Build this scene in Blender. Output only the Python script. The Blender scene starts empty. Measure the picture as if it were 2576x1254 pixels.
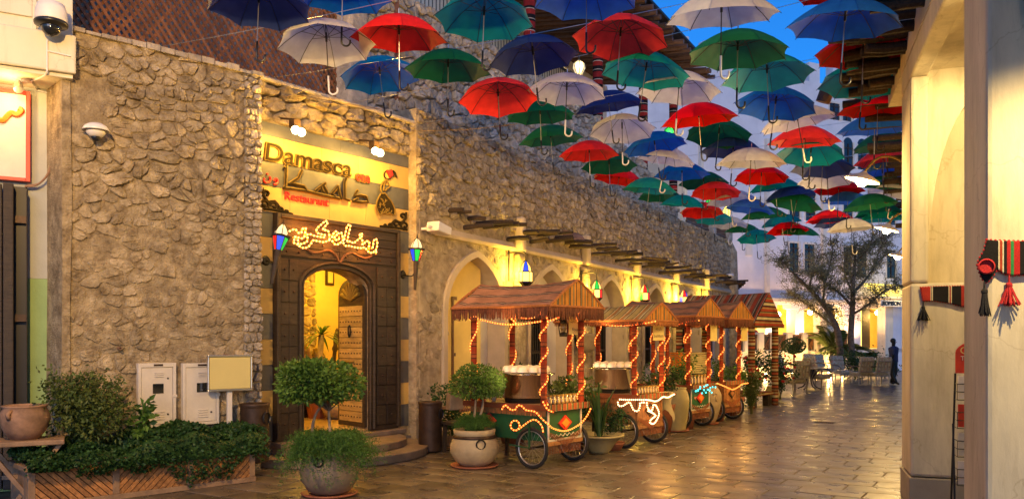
import bpy, math, random
from mathutils import Vector, Matrix
R = math.radians
rnd = random.Random(11)
sc = bpy.context.scene
COL = sc.collection

# ------------------------------------------------------------------ camera, sky, exposure
cam_d = bpy.data.cameras.new('camera')
cam = bpy.data.objects.new('camera', cam_d)
COL.objects.link(cam)
H = 1.7
F = 2047.0
cam.location = (0, 0, H)
cam.rotation_euler = (R(90), 0, 0)
cam_d.sensor_width = 36
cam_d.lens = 36 * F / 2576
cam_d.shift_y = 226 / 2576
cam_d.clip_end = 500
sc.camera = cam

world = bpy.data.worlds.new('World')
sc.world = world
world.use_nodes = True
wn = world.node_tree.nodes
wl = world.node_tree.links
sky = wn.new('ShaderNodeTexSky')
sky.sky_type = 'NISHITA'
sky.sun_disc = False
SUN_EL, SUN_ROT = R(7.0), R(176)
sky.sun_elevation = SUN_EL
sky.sun_rotation = SUN_ROT
sky.air_density = 1.0
sky.dust_density = 0.3
sky.ozone_density = 7.8
bg = wn['Background']
bg.inputs['Strength'].default_value = 0.15
wl.new(sky.outputs[0], bg.inputs['Color'])
sun_d = bpy.data.lights.new('sun', 'SUN')
sun_d.energy = 0.4
sun_d.angle = R(40)
sun_d.color = (1, .84, .95)
sun = bpy.data.objects.new('sun', sun_d)
sun_dir = Vector((math.sin(SUN_ROT) * math.cos(SUN_EL), math.cos(SUN_ROT) * math.cos(SUN_EL), math.sin(SUN_EL)))
sun.rotation_euler = (-sun_dir).to_track_quat('-Z', 'Y').to_euler()
sun.location = (0, -20, 30)
COL.objects.link(sun)
sc.view_settings.view_transform = 'Standard'
sc.view_settings.look = 'None'
sc.view_settings.gamma = 1
sc.view_settings.use_curve_mapping = False
sc.view_settings.exposure = 1.0
sc.cycles.max_bounces = 6
sc.cycles.diffuse_bounces = 3
sc.cycles.glossy_bounces = 3
sc.cycles.transmission_bounces = 4
sc.cycles.transparent_max_bounces = 8
sc.cycles.sample_clamp_indirect = 3.0
sc.cycles.sample_clamp_direct = 0
sc.cycles.use_denoising = True
sc.cycles.caustics_reflective = False
sc.cycles.caustics_refractive = False

def lamp(name, loc, power, color=(1, .72, .35), r=.05, parent=None, typ='POINT', spot=None, rot=None):
    d = bpy.data.lights.new(name, typ)
    d.energy = power * .8
    d.color = color
    d.shadow_soft_size = r
    if spot:
        d.spot_size = R(spot)
        d.spot_blend = .5
    o = bpy.data.objects.new(name, d)
    o.location = loc
    if rot:
        o.rotation_euler = rot
    if parent:
        o.parent = parent
    COL.objects.link(o)
    return o

# ------------------------------------------------------------------ geometry helpers
class MB:
    def __init__(s):
        s.v, s.f, s.t, s.cur = [], [], [], 1.0

    def add(s, vs, fs):
        o = len(s.v)
        s.v.extend([tuple(v) for v in vs])
        for f in fs:
            s.f.append([i + o for i in f])
            s.t.append(s.cur)
        return s

    def box(s, x0, x1, y0, y1, z0, z1):
        return s.add([(x0, y0, z0), (x1, y0, z0), (x1, y1, z0), (x0, y1, z0), (x0, y0, z1), (x1, y0, z1), (x1, y1, z1), (x0, y1, z1)],
                     [(3, 2, 1, 0), (4, 5, 6, 7), (0, 1, 5, 4), (1, 2, 6, 5), (2, 3, 7, 6), (3, 0, 4, 7)])

    def bar(s, a, b, w, h, up=(0, 0, 1)):
        a, b = Vector(a), Vector(b)
        d = (b - a).normalized()
        u = Vector(up)
        if abs(d.dot(u)) > .98:
            u = Vector((1, 0, 0))
        x = d.cross(u).normalized() * (w / 2)
        y = x.cross(d).normalized() * (h / 2)
        vs = [p + i * x + j * y for p in (a, b) for i, j in ((-1, -1), (1, -1), (1, 1), (-1, 1))]
        return s.add(vs, [(0, 1, 2, 3), (7, 6, 5, 4), (0, 4, 5, 1), (1, 5, 6, 2), (2, 6, 7, 3), (3, 7, 4, 0)])

    def tube(s, pts, r, n=8, closed=False):
        pts = [Vector(p) for p in pts]
        m = len(pts)
        rs = r if isinstance(r, (list, tuple)) else [r] * m
        prev = None
        vs = []
        for i, p in enumerate(pts):
            if closed:
                d = (pts[(i + 1) % m] - pts[i - 1])
            else:
                d = pts[min(i + 1, m - 1)] - pts[max(i - 1, 0)]
            d = d.normalized() if d.length > 1e-9 else Vector((0, 0, 1))
            if prev is None:
                u = d.orthogonal().normalized()
            else:
                u = (prev - d * prev.dot(d))
                u = u.normalized() if u.length > 1e-6 else d.orthogonal().normalized()
            prev = u
            w = d.cross(u)
            for k in range(n):
                a = 2 * math.pi * k / n
                vs.append(p + (u * math.cos(a) + w * math.sin(a)) * rs[i])
        fs = []
        for i in range(m if closed else m - 1):
            j = (i + 1) % m
            for k in range(n):
                fs.append((i * n + k, i * n + (k + 1) % n, j * n + (k + 1) % n, j * n + k))
        if not closed:
            fs.append(tuple(range(n - 1, -1, -1)))
            fs.append(tuple((m - 1) * n + k for k in range(n)))
        return s.add(vs, fs)

    def lathe(s, prof, n=24, c=(0, 0, 0), arc=1.0, sx=1, sy=1):
        vs, fs = [], []
        k2 = n if arc == 1.0 else n + 1
        for r, z in prof:
            for k in range(k2):
                a = 2 * math.pi * arc * k / n
                vs.append((c[0] + r * math.cos(a) * sx, c[1] + r * math.sin(a) * sy, c[2] + z))
        for i in range(len(prof) - 1):
            for k in range(n):
                q = (k + 1) % k2
                fs.append((i * k2 + k, i * k2 + q, (i + 1) * k2 + q, (i + 1) * k2 + k))
        return s.add(vs, fs)

    def ball(s, c, r, n=10, m=6, sx=1, sy=1, sz=1):
        prof = [(math.sin(math.pi * i / m) * r, -math.cos(math.pi * i / m) * r * sz) for i in range(m + 1)]
        return s.lathe(prof, n, c, 1.0, sx, sy)

    def prism(s, poly, y0, y1, plane='xz'):
        n = len(poly)
        if plane == 'xz':
            P = lambda a, b, y: (a, y, b)
        elif plane == 'xy':
            P = lambda a, b, y: (a, b, y)
        else:
            P = lambda a, b, y: (y, a, b)
        vs = [P(a, b, y0) for a, b in poly] + [P(a, b, y1) for a, b in poly]
        fs = [tuple(range(n)), tuple(range(2 * n - 1, n - 1, -1))]
        for i in range(n):
            j = (i + 1) % n
            fs.append((j, i, i + n, j + n))
        return s.add(vs, fs)

    def mesh(s, name, smooth=False):
        me = bpy.data.meshes.new(name)
        me.from_pydata(s.v, [], s.f)
        if any(abs(t - 1) > 1e-6 for t in s.t):
            at = me.attributes.new('tint', 'FLOAT', 'FACE')
            at.data.foreach_set('value', s.t)
        else:
            at = me.attributes.new('tint', 'FLOAT', 'FACE')
            at.data.foreach_set('value', [1.0] * len(s.f))
        if smooth:
            me.polygons.foreach_set('use_smooth', [True] * len(s.f))
        me.update()
        return me

def part(name, mb, mat, parent=None, smooth=False, loc=None, rot=None, bev=0, kind=None, label=None, fix=False):
    me = mb.mesh(name, smooth) if isinstance(mb, MB) else mb
    if fix:
        import bmesh
        b = bmesh.new()
        b.from_mesh(me)
        bmesh.ops.recalc_face_normals(b, faces=b.faces)
        b.to_mesh(me)
        b.free()
    o = bpy.data.objects.new(name, me)
    if mat and not me.materials:
        me.materials.append(mat)
    COL.objects.link(o)
    if parent:
        o.parent = parent
    if loc:
        o.location = loc
    if rot:
        o.rotation_euler = rot
    if bev:
        m = o.modifiers.new('bevel', 'BEVEL')
        m.width = bev
        m.segments = 2
        m.limit_method = 'ANGLE'
    if kind:
        o['kind'] = kind
    if label:
        o['label'] = label
    return o

def tag(o, label, cat, group=None):
    o['label'] = label
    o['category'] = cat
    if group:
        o['group'] = group
    return o

def thing(name, label, cat, loc=(0, 0, 0), rz=0, group=None):
    o = bpy.data.objects.new(name, None)
    o.location = loc
    o.rotation_euler = (0, 0, rz)
    o.empty_display_size = .1
    COL.objects.link(o)
    return tag(o, label, cat, group)

def copy_tree(o, parent=None):
    c = o.copy()
    COL.objects.link(c)
    if parent:
        c.parent = parent
    for ch in o.children:
        copy_tree(ch, c)
    return c

def smooth_path(pts, n=6):
    P = [Vector(p) for p in pts]
    out = []
    for i in range(len(P) - 1):
        a, b, c, d = P[max(i - 1, 0)], P[i], P[i + 1], P[min(i + 2, len(P) - 1)]
        for k in range(n):
            t = k / n
            out.append(.5 * ((2 * b) + (c - a) * t + (2 * a - 5 * b + 4 * c - d) * t * t + (3 * b - a - 3 * c + d) * t ** 3))
    out.append(P[-1])
    return out

def resample(pts, step):
    P = [Vector(p) for p in pts]
    out = [P[0]]
    acc = 0
    for a, b in zip(P, P[1:]):
        L = (b - a).length
        if L < 1e-9:
            continue
        t = step - acc
        while t <= L:
            out.append(a + (b - a) * (t / L))
            t += step
        acc = (acc + L) % step
    return out

def ground(dx, dy):
    Z = F * H / (dy - 853)
    return ((dx - 1287.5) / F * Z, Z)

def at(dx, dy, Z):
    return Vector(((dx - 1287.5) / F * Z, Z, H - (dy - 853) / F * Z))

class Frame:
    """A vertical plane: local x along the wall, local -y (or +y when flip) out to the street."""
    def __init__(s, ox, oy, ang):
        s.o = Vector((ox, oy))
        s.u = Vector((math.cos(ang), math.sin(ang)))
        s.n = Vector((s.u.y, -s.u.x))
        s.ang = ang

    def pix(s, dx, dy, out=0.0):
        k = (dx - 1287.5) / F
        o = s.o + s.n * out
        t = o.dot(s.n) / (k * s.n.x + s.n.y)
        p = Vector((k * t, t))
        return ((p - o).dot(s.u), H - (dy - 853) / F * t)

    def loc(s, x, y, z=0):
        p = s.o + s.u * x - s.n * y
        return Vector((p.x, p.y, z))

# ------------------------------------------------------------------ materials
def nt(name):
    m = bpy.data.materials.new(name)
    m.use_nodes = True
    return m, m.node_tree.nodes, m.node_tree.links, m.node_tree.nodes['Principled BSDF']

def M(name, col, rough=.7, var=.2, scale=6.0, bump=0.0, bscale=30.0, metal=0.0, col2=None, spec=.5, tint=True, emit=None, es=0, detail=6, sub=0, coat=0, stretch=None, rvar=0, stain=0):
    m, N, L, b = nt(name)
    tc = N.new('ShaderNodeTexCoord')
    src = tc.outputs['Object']
    if stretch:
        mp = N.new('ShaderNodeMapping')
        mp.inputs['Scale'].default_value = stretch
        L.new(src, mp.inputs['Vector'])
        src = mp.outputs[0]
    n1 = N.new('ShaderNodeTexNoise')
    n1.inputs['Scale'].default_value = scale
    n1.inputs['Detail'].default_value = detail
    n1.inputs['Roughness'].default_value = .62
    L.new(src, n1.inputs['Vector'])
    cr = N.new('ShaderNodeValToRGB')
    c = list(col) + [1]
    lo = [x * (1 - var) for x in col] + [1]
    hi = [min(1, x * (1 + var)) for x in col] + [1] if col2 is None else list(col2) + [1]
    cr.color_ramp.elements[0].position = .33
    cr.color_ramp.elements[1].position = .68
    cr.color_ramp.elements[0].color = lo
    cr.color_ramp.elements[1].color = hi
    L.new(n1.outputs['Fac'], cr.inputs['Fac'])
    out = cr.outputs['Color']
    if tint:
        a = N.new('ShaderNodeAttribute')
        a.attribute_name = 'tint'
        mx = N.new('ShaderNodeMix')
        mx.data_type = 'RGBA'
        mx.blend_type = 'MULTIPLY'
        mx.inputs['Factor'].default_value = 1
        L.new(out, mx.inputs['A'])
        L.new(a.outputs['Fac'], mx.inputs['B'])
        out = mx.outputs['Result']
    if stain:
        # drips, scuffs and hairline cracks with shapes of their own
        mp2 = N.new('ShaderNodeMapping')
        mp2.inputs['Scale'].default_value = (3.2, 3.2, .55)
        L.new(tc.outputs['Object'], mp2.inputs['Vector'])
        n4 = N.new('ShaderNodeTexNoise')
        n4.inputs['Scale'].default_value = 2.1
        n4.inputs['Detail'].default_value = 9
        n4.inputs['Roughness'].default_value = .7
        L.new(mp2.outputs[0], n4.inputs['Vector'])
        r4 = N.new('ShaderNodeValToRGB')
        r4.color_ramp.elements[0].position = .50
        r4.color_ramp.elements[0].color = (1, 1, 1, 1)
        r4.color_ramp.elements[1].position = .74
        r4.color_ramp.elements[1].color = (1 - stain, 1 - stain * 1.08, 1 - stain * 1.2, 1)
        L.new(n4.outputs['Fac'], r4.inputs[0])
        vo = N.new('ShaderNodeTexVoronoi')
        vo.feature = 'DISTANCE_TO_EDGE'
        vo.inputs['Scale'].default_value = 1.3
        nd = N.new('ShaderNodeTexNoise')
        nd.inputs['Scale'].default_value = 5
        nd.inputs['Detail'].default_value = 6
        L.new(tc.outputs['Object'], nd.inputs['Vector'])
        va = N.new('ShaderNodeMix')
        va.data_type = 'VECTOR'
        va.inputs['Factor'].default_value = .22
        L.new(tc.outputs['Object'], va.inputs['A'])
        L.new(nd.outputs['Color'], va.inputs['B'])
        L.new(va.outputs['Result'], vo.inputs['Vector'])
        r5 = N.new('ShaderNodeValToRGB')
        r5.color_ramp.elements[0].position = .0
        r5.color_ramp.elements[0].color = (.82, .79, .75, 1)
        r5.color_ramp.elements[1].position = .006
        r5.color_ramp.elements[1].color = (1, 1, 1, 1)
        L.new(vo.outputs['Distance'], r5.inputs[0])
        for q in (r4, r5):
            m5 = N.new('ShaderNodeMix')
            m5.data_type = 'RGBA'
            m5.blend_type = 'MULTIPLY'
            m5.inputs['Factor'].default_value = 1
            L.new(out, m5.inputs['A'])
            L.new(q.outputs['Color'], m5.inputs['B'])
            out = m5.outputs['Result']
    L.new(out, b.inputs['Base Color'])
    b.inputs['Roughness'].default_value = rough
    b.inputs['Metallic'].default_value = metal
    b.inputs['Specular IOR Level'].default_value = spec
    if coat:
        b.inputs['Coat Weight'].default_value = coat
        b.inputs['Coat Roughness'].default_value = .15
    if rvar:
        n3 = N.new('ShaderNodeTexNoise')
        n3.inputs['Scale'].default_value = scale * 1.7
        n3.inputs['Detail'].default_value = 4
        L.new(src, n3.inputs['Vector'])
        mr = N.new('ShaderNodeMapRange')
        mr.inputs['From Min'].default_value = .3
        mr.inputs['From Max'].default_value = .7
        mr.inputs['To Min'].default_value = max(.02, rough - rvar)
        mr.inputs['To Max'].default_value = min(1, rough + rvar)
        L.new(n3.outputs['Fac'], mr.inputs['Value'])
        L.new(mr.outputs[0], b.inputs['Roughness'])
    if bump:
        n2 = N.new('ShaderNodeTexNoise')
        n2.inputs['Scale'].default_value = bscale
        n2.inputs['Detail'].default_value = 8
        n2.inputs['Roughness'].default_value = .65
        L.new(src, n2.inputs['Vector'])
        bp = N.new('ShaderNodeBump')
        bp.inputs['Strength'].default_value = min(1, bump)
        bp.inputs['Distance'].default_value = .02 * max(1, bump)
        L.new(n2.outputs['Fac'], bp.inputs['Height'])
        L.new(bp.outputs[0], b.inputs['Normal'])
    if emit:
        b.inputs['Emission Color'].default_value = list(emit) + [1]
        b.inputs['Emission Strength'].default_value = es
        m.cycles.emission_sampling = 'NONE'
    return m

def Mglow(name, col, es, sampling='NONE'):
    m, N, L, b = nt(name)
    b.inputs['Base Color'].default_value = (*[min(1, c) * .8 for c in col], 1)
    b.inputs['Roughness'].default_value = .3
    b.inputs['Emission Color'].default_value = (*col, 1)
    b.inputs['Emission Strength'].default_value = es * .55
    m.cycles.emission_sampling = sampling
    return m

def Mstripe(name, axis, period, stops, rough=.85, off=0.0, zig=0.0):
    """woven cloth: constant bands across one object axis"""
    m, N, L, b = nt(name)
    tc = N.new('ShaderNodeTexCoord')
    sp = N.new('ShaderNodeSeparateXYZ')
    L.new(tc.outputs['Object'], sp.inputs[0])
    ad = N.new('ShaderNodeMath')
    ad.operation = 'MULTIPLY_ADD'
    ad.inputs[1].default_value = 1 / period
    ad.inputs[2].default_value = off + 100
    L.new(sp.outputs['XYZ'.index(axis)], ad.inputs[0])
    fr = N.new('ShaderNodeMath')
    fr.operation = 'FRACT'
    L.new(ad.outputs[0], fr.inputs[0])
    cr = N.new('ShaderNodeValToRGB')
    cr.color_ramp.interpolation = 'CONSTANT'
    e = cr.color_ramp.elements
    e[0].position = 0
    e[0].color = (*stops[0][1], 1)
    e[1].position = stops[1][0]
    e[1].color = (*stops[1][1], 1)
    for p, c in stops[2:]:
        q = e.new(p)
        q.color = (*c, 1)
    L.new(fr.outputs[0], cr.inputs[0])
    nz = N.new('ShaderNodeTexNoise')
    nz.inputs['Scale'].default_value = 160
    nz.inputs['Detail'].default_value = 3
    L.new(tc.outputs['Object'], nz.inputs['Vector'])
    n2 = N.new('ShaderNodeTexNoise')
    n2.inputs['Scale'].default_value = 5
    n2.inputs['Detail'].default_value = 5
    L.new(tc.outputs['Object'], n2.inputs['Vector'])
    av = N.new('ShaderNodeMath')
    av.operation = 'ADD'
    L.new(nz.outputs['Fac'], av.inputs[0])
    L.new(n2.outputs['Fac'], av.inputs[1])
    mr = N.new('ShaderNodeMapRange')
    mr.inputs['From Min'].default_value = .7
    mr.inputs['From Max'].default_value = 1.3
    mr.inputs['To Min'].default_value = .6
    mr.inputs['To Max'].default_value = 1.25
    L.new(av.outputs[0], mr.inputs[0])
    mx = N.new('ShaderNodeMix')
    mx.data_type = 'RGBA'
    mx.blend_type = 'MULTIPLY'
    mx.inputs['Factor'].default_value = 1
    L.new(cr.outputs[0], mx.inputs['A'])
    L.new(mr.outputs[0], mx.inputs['B'])
    L.new(mx.outputs['Result'], b.inputs['Base Color'])
    b.inputs['Roughness'].default_value = rough
    b.inputs['Specular IOR Level'].default_value = .15
    bp = N.new('ShaderNodeBump')
    bp.inputs['Strength'].default_value = .3
    bp.inputs['Distance'].default_value = .004
    L.new(nz.outputs['Fac'], bp.inputs['Height'])
    L.new(bp.outputs[0], b.inputs['Normal'])
    return m

def Mfabric(name, col, trans=.45, rough=.55):
    m, N, L, b = nt(name)
    tc = N.new('ShaderNodeTexCoord')
    n = N.new('ShaderNodeTexNoise')
    n.inputs['Scale'].default_value = 7
    n.inputs['Detail'].default_value = 5
    L.new(tc.outputs['Object'], n.inputs['Vector'])
    cr = N.new('ShaderNodeValToRGB')
    cr.color_ramp.elements[0].position = .3
    cr.color_ramp.elements[1].position = .7
    cr.color_ramp.elements[0].color = (*[c * .82 for c in col], 1)
    cr.color_ramp.elements[1].color = (*[min(1, c * 1.1) for c in col], 1)
    L.new(n.outputs['Fac'], cr.inputs[0])
    oi = N.new('ShaderNodeObjectInfo')
    hs = N.new('ShaderNodeHueSaturation')
    mv = N.new('ShaderNodeMapRange')
    mv.inputs['To Min'].default_value = .85
    mv.inputs['To Max'].default_value = 1.1
    L.new(oi.outputs['Random'], mv.inputs[0])
    L.new(mv.outputs[0], hs.inputs['Value'])
    ms_ = N.new('ShaderNodeMapRange')
    ms_.inputs['To Min'].default_value = 1.03
    ms_.inputs['To Max'].default_value = .97
    L.new(oi.outputs['Random'], ms_.inputs[0])
    L.new(ms_.outputs[0], hs.inputs['Saturation'])
    L.new(cr.outputs[0], hs.inputs['Color'])
    cr = hs
    bp = N.new('ShaderNodeBump')
    bp.inputs['Strength'].default_value = .35
    bp.inputs['Distance'].default_value = .02
    L.new(n.outputs['Fac'], bp.inputs['Height'])
    L.new(bp.outputs[0], b.inputs['Normal'])
    L.new(cr.outputs[0], b.inputs['Base Color'])
    b.inputs['Roughness'].default_value = rough
    b.inputs['Specular IOR Level'].default_value = .3
    tr = N.new('ShaderNodeBsdfTranslucent')
    L.new(cr.outputs[0], tr.inputs['Color'])
    mx = N.new('ShaderNodeMixShader')
    mx.inputs[0].default_value = trans
    L.new(b.outputs[0], mx.inputs[1])
    L.new(tr.outputs[0], mx.inputs[2])
    L.new(mx.outputs[0], N['Material Output'].inputs['Surface'])
    return m

def Mleaf(name, c1, c2, trans=.25):
    m, N, L, b = nt(name)
    tc = N.new('ShaderNodeTexCoord')
    n = N.new('ShaderNodeTexNoise')
    n.inputs['Scale'].default_value = 3.5
    n.inputs['Detail'].default_value = 3
    L.new(tc.outputs['Object'], n.inputs['Vector'])
    cr = N.new('ShaderNodeValToRGB')
    cr.color_ramp.elements[0].position = .35
    cr.color_ramp.elements[1].position = .65
    cr.color_ramp.elements[0].color = (*c1, 1)
    cr.color_ramp.elements[1].color = (*c2, 1)
    L.new(n.outputs['Fac'], cr.inputs[0])
    a = N.new('ShaderNodeAttribute')
    a.attribute_name = 'tint'
    mx = N.new('ShaderNodeMix')
    mx.data_type = 'RGBA'
    mx.blend_type = 'MULTIPLY'
    mx.inputs['Factor'].default_value = 1
    L.new(cr.outputs[0], mx.inputs['A'])
    L.new(a.outputs['Fac'], mx.inputs['B'])
    L.new(mx.outputs['Result'], b.inputs['Base Color'])
    b.inputs['Roughness'].default_value = .5
    b.inputs['Specular IOR Level'].default_value = .35
    tr = N.new('ShaderNodeBsdfTranslucent')
    L.new(mx.outputs['Result'], tr.inputs['Color'])
    ms = N.new('ShaderNodeMixShader')
    ms.inputs[0].default_value = trans
    L.new(b.outputs[0], ms.inputs[1])
    L.new(tr.outputs[0], ms.inputs[2])
    L.new(ms.outputs[0], N['Material Output'].inputs['Surface'])
    return m

def Mfloral(name):
    m, N, L, b = nt(name)
    tc = N.new('ShaderNodeTexCoord')
    v = N.new('ShaderNodeTexVoronoi')
    v.inputs['Scale'].default_value = 11
    L.new(tc.outputs['Object'], v.inputs['Vector'])
    cr = N.new('ShaderNodeValToRGB')
    cr.color_ramp.interpolation = 'CONSTANT'
    e = cr.color_ramp.elements
    e[0].position = 0
    e[0].color = (.5, .1, .12, 1)
    e[1].position = .2
    e[1].color = (.52, .43, .30, 1)
    q = e.new(.55)
    q.color = (.3, .34, .2, 1)
    q = e.new(.62)
    q.color = (.66, .58, .44, 1)
    L.new(v.outputs['Distance'], cr.inputs[0])
    L.new(cr.outputs[0], b.inputs['Base Color'])
    b.inputs['Roughness'].default_value = .9
    return m

m_stone = M('limestone', (.38, .28, .155), .92, .36, 6, 3.2, 21, col2=(.64, .52, .34))
m_stone_pale = M('pale_limestone', (.47, .40, .31), .92, .34, 5, 2.2, 16)
m_mortar = M('mortar', (.32, .23, .125), .95, .38, 6, 3.0, 22, col2=(.55, .44, .275))
m_render = M('rough_wall_render', (.38, .29, .17), .95, .3, 4, 3.0, 14, col2=(.58, .47, .31))
m_mortar_pale = M('pale_mortar', (.3, .26, .21), .95, .3, 5, 1.0, 22)
m_plaster = M('beige_plaster', (.55, .44, .30), .9, .14, 2.2, .35, 14)
m_plaster_r = M('cream_plaster', (.60, .50, .345), .88, .2, 1.7, .5, 7, stretch=(1, 1, .3), col2=(.74, .63, .455), stain=.28)
m_skirt = M('grey_skirting', (.3, .25, .2), .8, .15, 3, .2, 20)
m_white = M('white_plaster', (.72, .67, .58), .9, .08, 1.5, .25, 12)
m_farwhite = M('far_white_plaster', (.76, .73, .74), .9, .1, .8, .6, 1.6)
m_cream = M('cream_paint', (.66, .61, .48), .6, .06, 2, .08, 25, stain=.22)
m_grey_paint = M('grey_paint', (.40, .42, .40), .8, .08, 3, .2, 30)
m_green_paint = M('green_paint', (.26, .40, .17), .7, .1, 3, .2, 30)
m_paver = M('paving_stone', (.10, .08, .059), .35, .24, 1.3, .06, 9, rvar=.15, spec=.5, col2=(.165, .13, .094))
m_joint = M('sandy_joint', (.15, .118, .082), .9, .2, 6, .3, 40)
m_step = M('step_stone', (.20, .15, .11), .5, .3, 4, .5, 22)
m_tile_y = M('ochre_tile', (.56, .36, .105), .5, .1, 3, .06, 20)
m_tile_g = M('grey_tile', (.10, .098, .095), .42, .25, 3, .08, 20)
m_wood_dk = M('dark_wood', (.034, .022, .013), .55, .45, 7, .4, 30, stretch=(1, 1, 6))
m_wood_br = M('brown_wood', (.13, .062, .03), .55, .4, 5, .3, 25, stretch=(6, 1, 1))
m_wood_or = M('orange_wood', (.33, .15, .05), .6, .4, 6, .35, 24, stretch=(3, 3, 3))
m_wood_pl = M('planter_wood', (.27, .17, .10), .75, .3, 6, .3, 30)
m_lattice = M('lattice_wood', (.21, .085, .03), .6, .35, 6, .2, 30)
m_pole = M('weathered_pole', (.048, .03, .018), .85, .45, 10, .8, 30, stretch=(.6, 4, 4))
m_iron = M('black_iron', (.015, .014, .013), .45, .3, 10, .1, 60, metal=.4)
m_steel = M('polished_steel', (.74, .78, .8), .13, .06, 4, .03, 30, metal=1)
m_alu = M('aluminium', (.62, .60, .55), .32, .06, 6, 0, 30, metal=.9)
m_foil = M('foil', (.8, .75, .6), .22, .1, 20, 1.0, 40, metal=1)
m_rubber = M('tyre_rubber', (.012, .011, .01), .8, .2, 10, .2, 80)
m_metal_br = M('brown_metal', (.06, .035, .022), .5, .3, 8, .15, 40, metal=.5)
m_cab = M('cabinet_paint', (.62, .57, .5), .5, .08, 5, .06, 30)
m_dark = M('dark_void', (.012, .011, .010), .5, .2, 5)
m_glass_dk = M('dark_glass', (.015, .017, .02), .08, .1, 3, spec=.8)
m_ceramic = M('tan_clay', (.40, .31, .18), .7, .2, 5, .25, 16)
m_clay_gr = M('grey_clay', (.19, .145, .095), .6, .3, 5, .3, 14)
m_clay_br = M('brown_clay', (.24, .14, .085), .75, .45, 6, .3, 20)
m_terra = M('terracotta', (.30, .10, .05), .65, .2, 6, .15, 25)
m_olive = M('olive_jar', (.38, .32, .15), .6, .15, 4, .1, 18)
m_soil = M('soil', (.04, .028, .018), .95, .4, 18, 1, 40)
m_cyw = M('cream_board', (.62, .52, .2), .5, .05, 2, .03, 30)
m_sign_y = M('sign_card', (.68, .55, .18), .6, .05, 4)
m_red = M('red_paint', (.55, .03, .015), .45, .12, 8, .1, 30)
m_gold = M('olive_gold', (.17, .11, .025), .7, .2, 8, .1, 30, spec=.2)
m_olv = M('dark_olive', (.028, .02, .009), .85, .2, 8, spec=.08)
m_redletter = M('red_letter', (.62, .02, .015), .4, .1, 8)
m_orange = M('orange_letter', (.75, .22, .02), .5, .1, 8)
m_black = M('black_plastic', (.012, .012, .013), .35, .2, 10)
m_whitepl = M('white_plastic', (.72, .7, .7), .35, .05, 10)
m_green_cart = M('green_cart_paint', (.012, .085, .032), .5, .25, 6, .1, 25)
m_white_trim = M('white_trim', (.62, .58, .45), .6, .1, 10)
m_egg = M('white_china', (.72, .66, .58), .35, .06, 10)
m_jar = M('jar_glass', (.17, .12, .055), .15, .3, 30, coat=.6)
m_cloth_y = M('cream_cloth', (.55, .47, .22), .9, .1, 6, .2, 12)
m_fringe = M('brown_fringe', (.15, .045, .02), .9, .35, 30, .3, 90)
m_fringe_or = M('orange_fringe', (.36, .13, .04), .9, .3, 30, .3, 90)
m_yarn_r = M('red_yarn', (.42, .015, .02), .9, .2, 20, .5, 90)
m_yarn_k = M('black_yarn', (.012, .01, .012), .9, .2, 20, .5, 90)
m_bark = M('bark', (.13, .095, .065), .9, .4, 8, .8, 24)
m_bark_pale = M('pale_bark', (.24, .18, .12), .9, .3, 8, .6, 24)
m_stem = M('green_stem', (.09, .10, .03), .8, .3, 8)
m_leaf = Mleaf('hedge_leaf', (.02, .062, .016), (.045, .11, .028))
m_leaf_b = Mleaf('bright_leaf', (.055, .13, .02), (.12, .22, .035))
m_leaf_o = Mleaf('olive_leaf', (.05, .09, .018), (.11, .145, .035))
m_leaf_t = Mleaf('tree_leaf', (.15, .165, .085), (.24, .25, .14), .45)
m_fern = Mleaf('fern_leaf', (.05, .13, .02), (.09, .2, .035))
m_leaf_s = Mleaf('strap_leaf', (.03, .08, .02), (.08, .14, .04))
m_floral = Mfloral('floral_cushion')
m_chair = M('chair_metal', (.36, .33, .27), .4, .1, 10, metal=.3)
m_chair_dk = M('dark_chair_metal', (.05, .045, .05), .35, .1, 10, metal=.4)
m_skin = M('skin', (.35, .2, .13), .6, .08, 10)
m_navy_cl = M('navy_cloth', (.035, .045, .11), .9, .15, 10)
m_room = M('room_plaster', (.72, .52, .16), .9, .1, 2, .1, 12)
m_room_fl = M('room_floor', (.35, .25, .13), .45, .3, 3, .1, 10)
m_doorleaf = M('studded_door', (.36, .25, .09), .5, .3, 6, .15, 30, stretch=(1, 1, 4))
g_bulb = Mglow('sign_bulb_glow', (1, .50, .14), 4.2)
g_bulb_cart = Mglow('cart_bulb_glow', (1, .31, .055), 3.6)
g_cable = Mglow('red_halo_glow', (1, .10, .012), 1.7)  # emission put on the cart cables for the red halo round their bulbs
g_cable_o = Mglow('orange_halo_glow', (1, .26, .02), 1.3)  # emission for the orange halo behind the sign bulbs
g_bulb_o = Mglow('orange_bulb_glow', (1, .30, .05), 3.2)
g_bulb_w = Mglow('warm_white_bulb_glow', (1, .72, .36), 4.5)
g_bulb_c = Mglow('cyan_bulb_glow', (.05, .85, .9), 3)
g_bulb_g = Mglow('green_bulb_glow', (.05, .8, .35), 2)
g_lampb = Mglow('lamp_bulb_glow', (1, .82, .45), 22)
g_red = Mglow('red_glass_glow', (.9, .012, .01), 1.0)
g_blue = Mglow('blue_glass_glow', (.015, .06, .9), 1.2)
g_green = Mglow('green_glass_glow', (.01, .5, .06), 1.0)
g_amber = Mglow('amber_glass_glow', (1, .6, .12), 2.5)
g_pale = Mglow('pale_glass_glow', (1, .80, .45), .75)
g_awn = Mglow('awning_glow', (1, .75, .1), 1.6)

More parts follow.
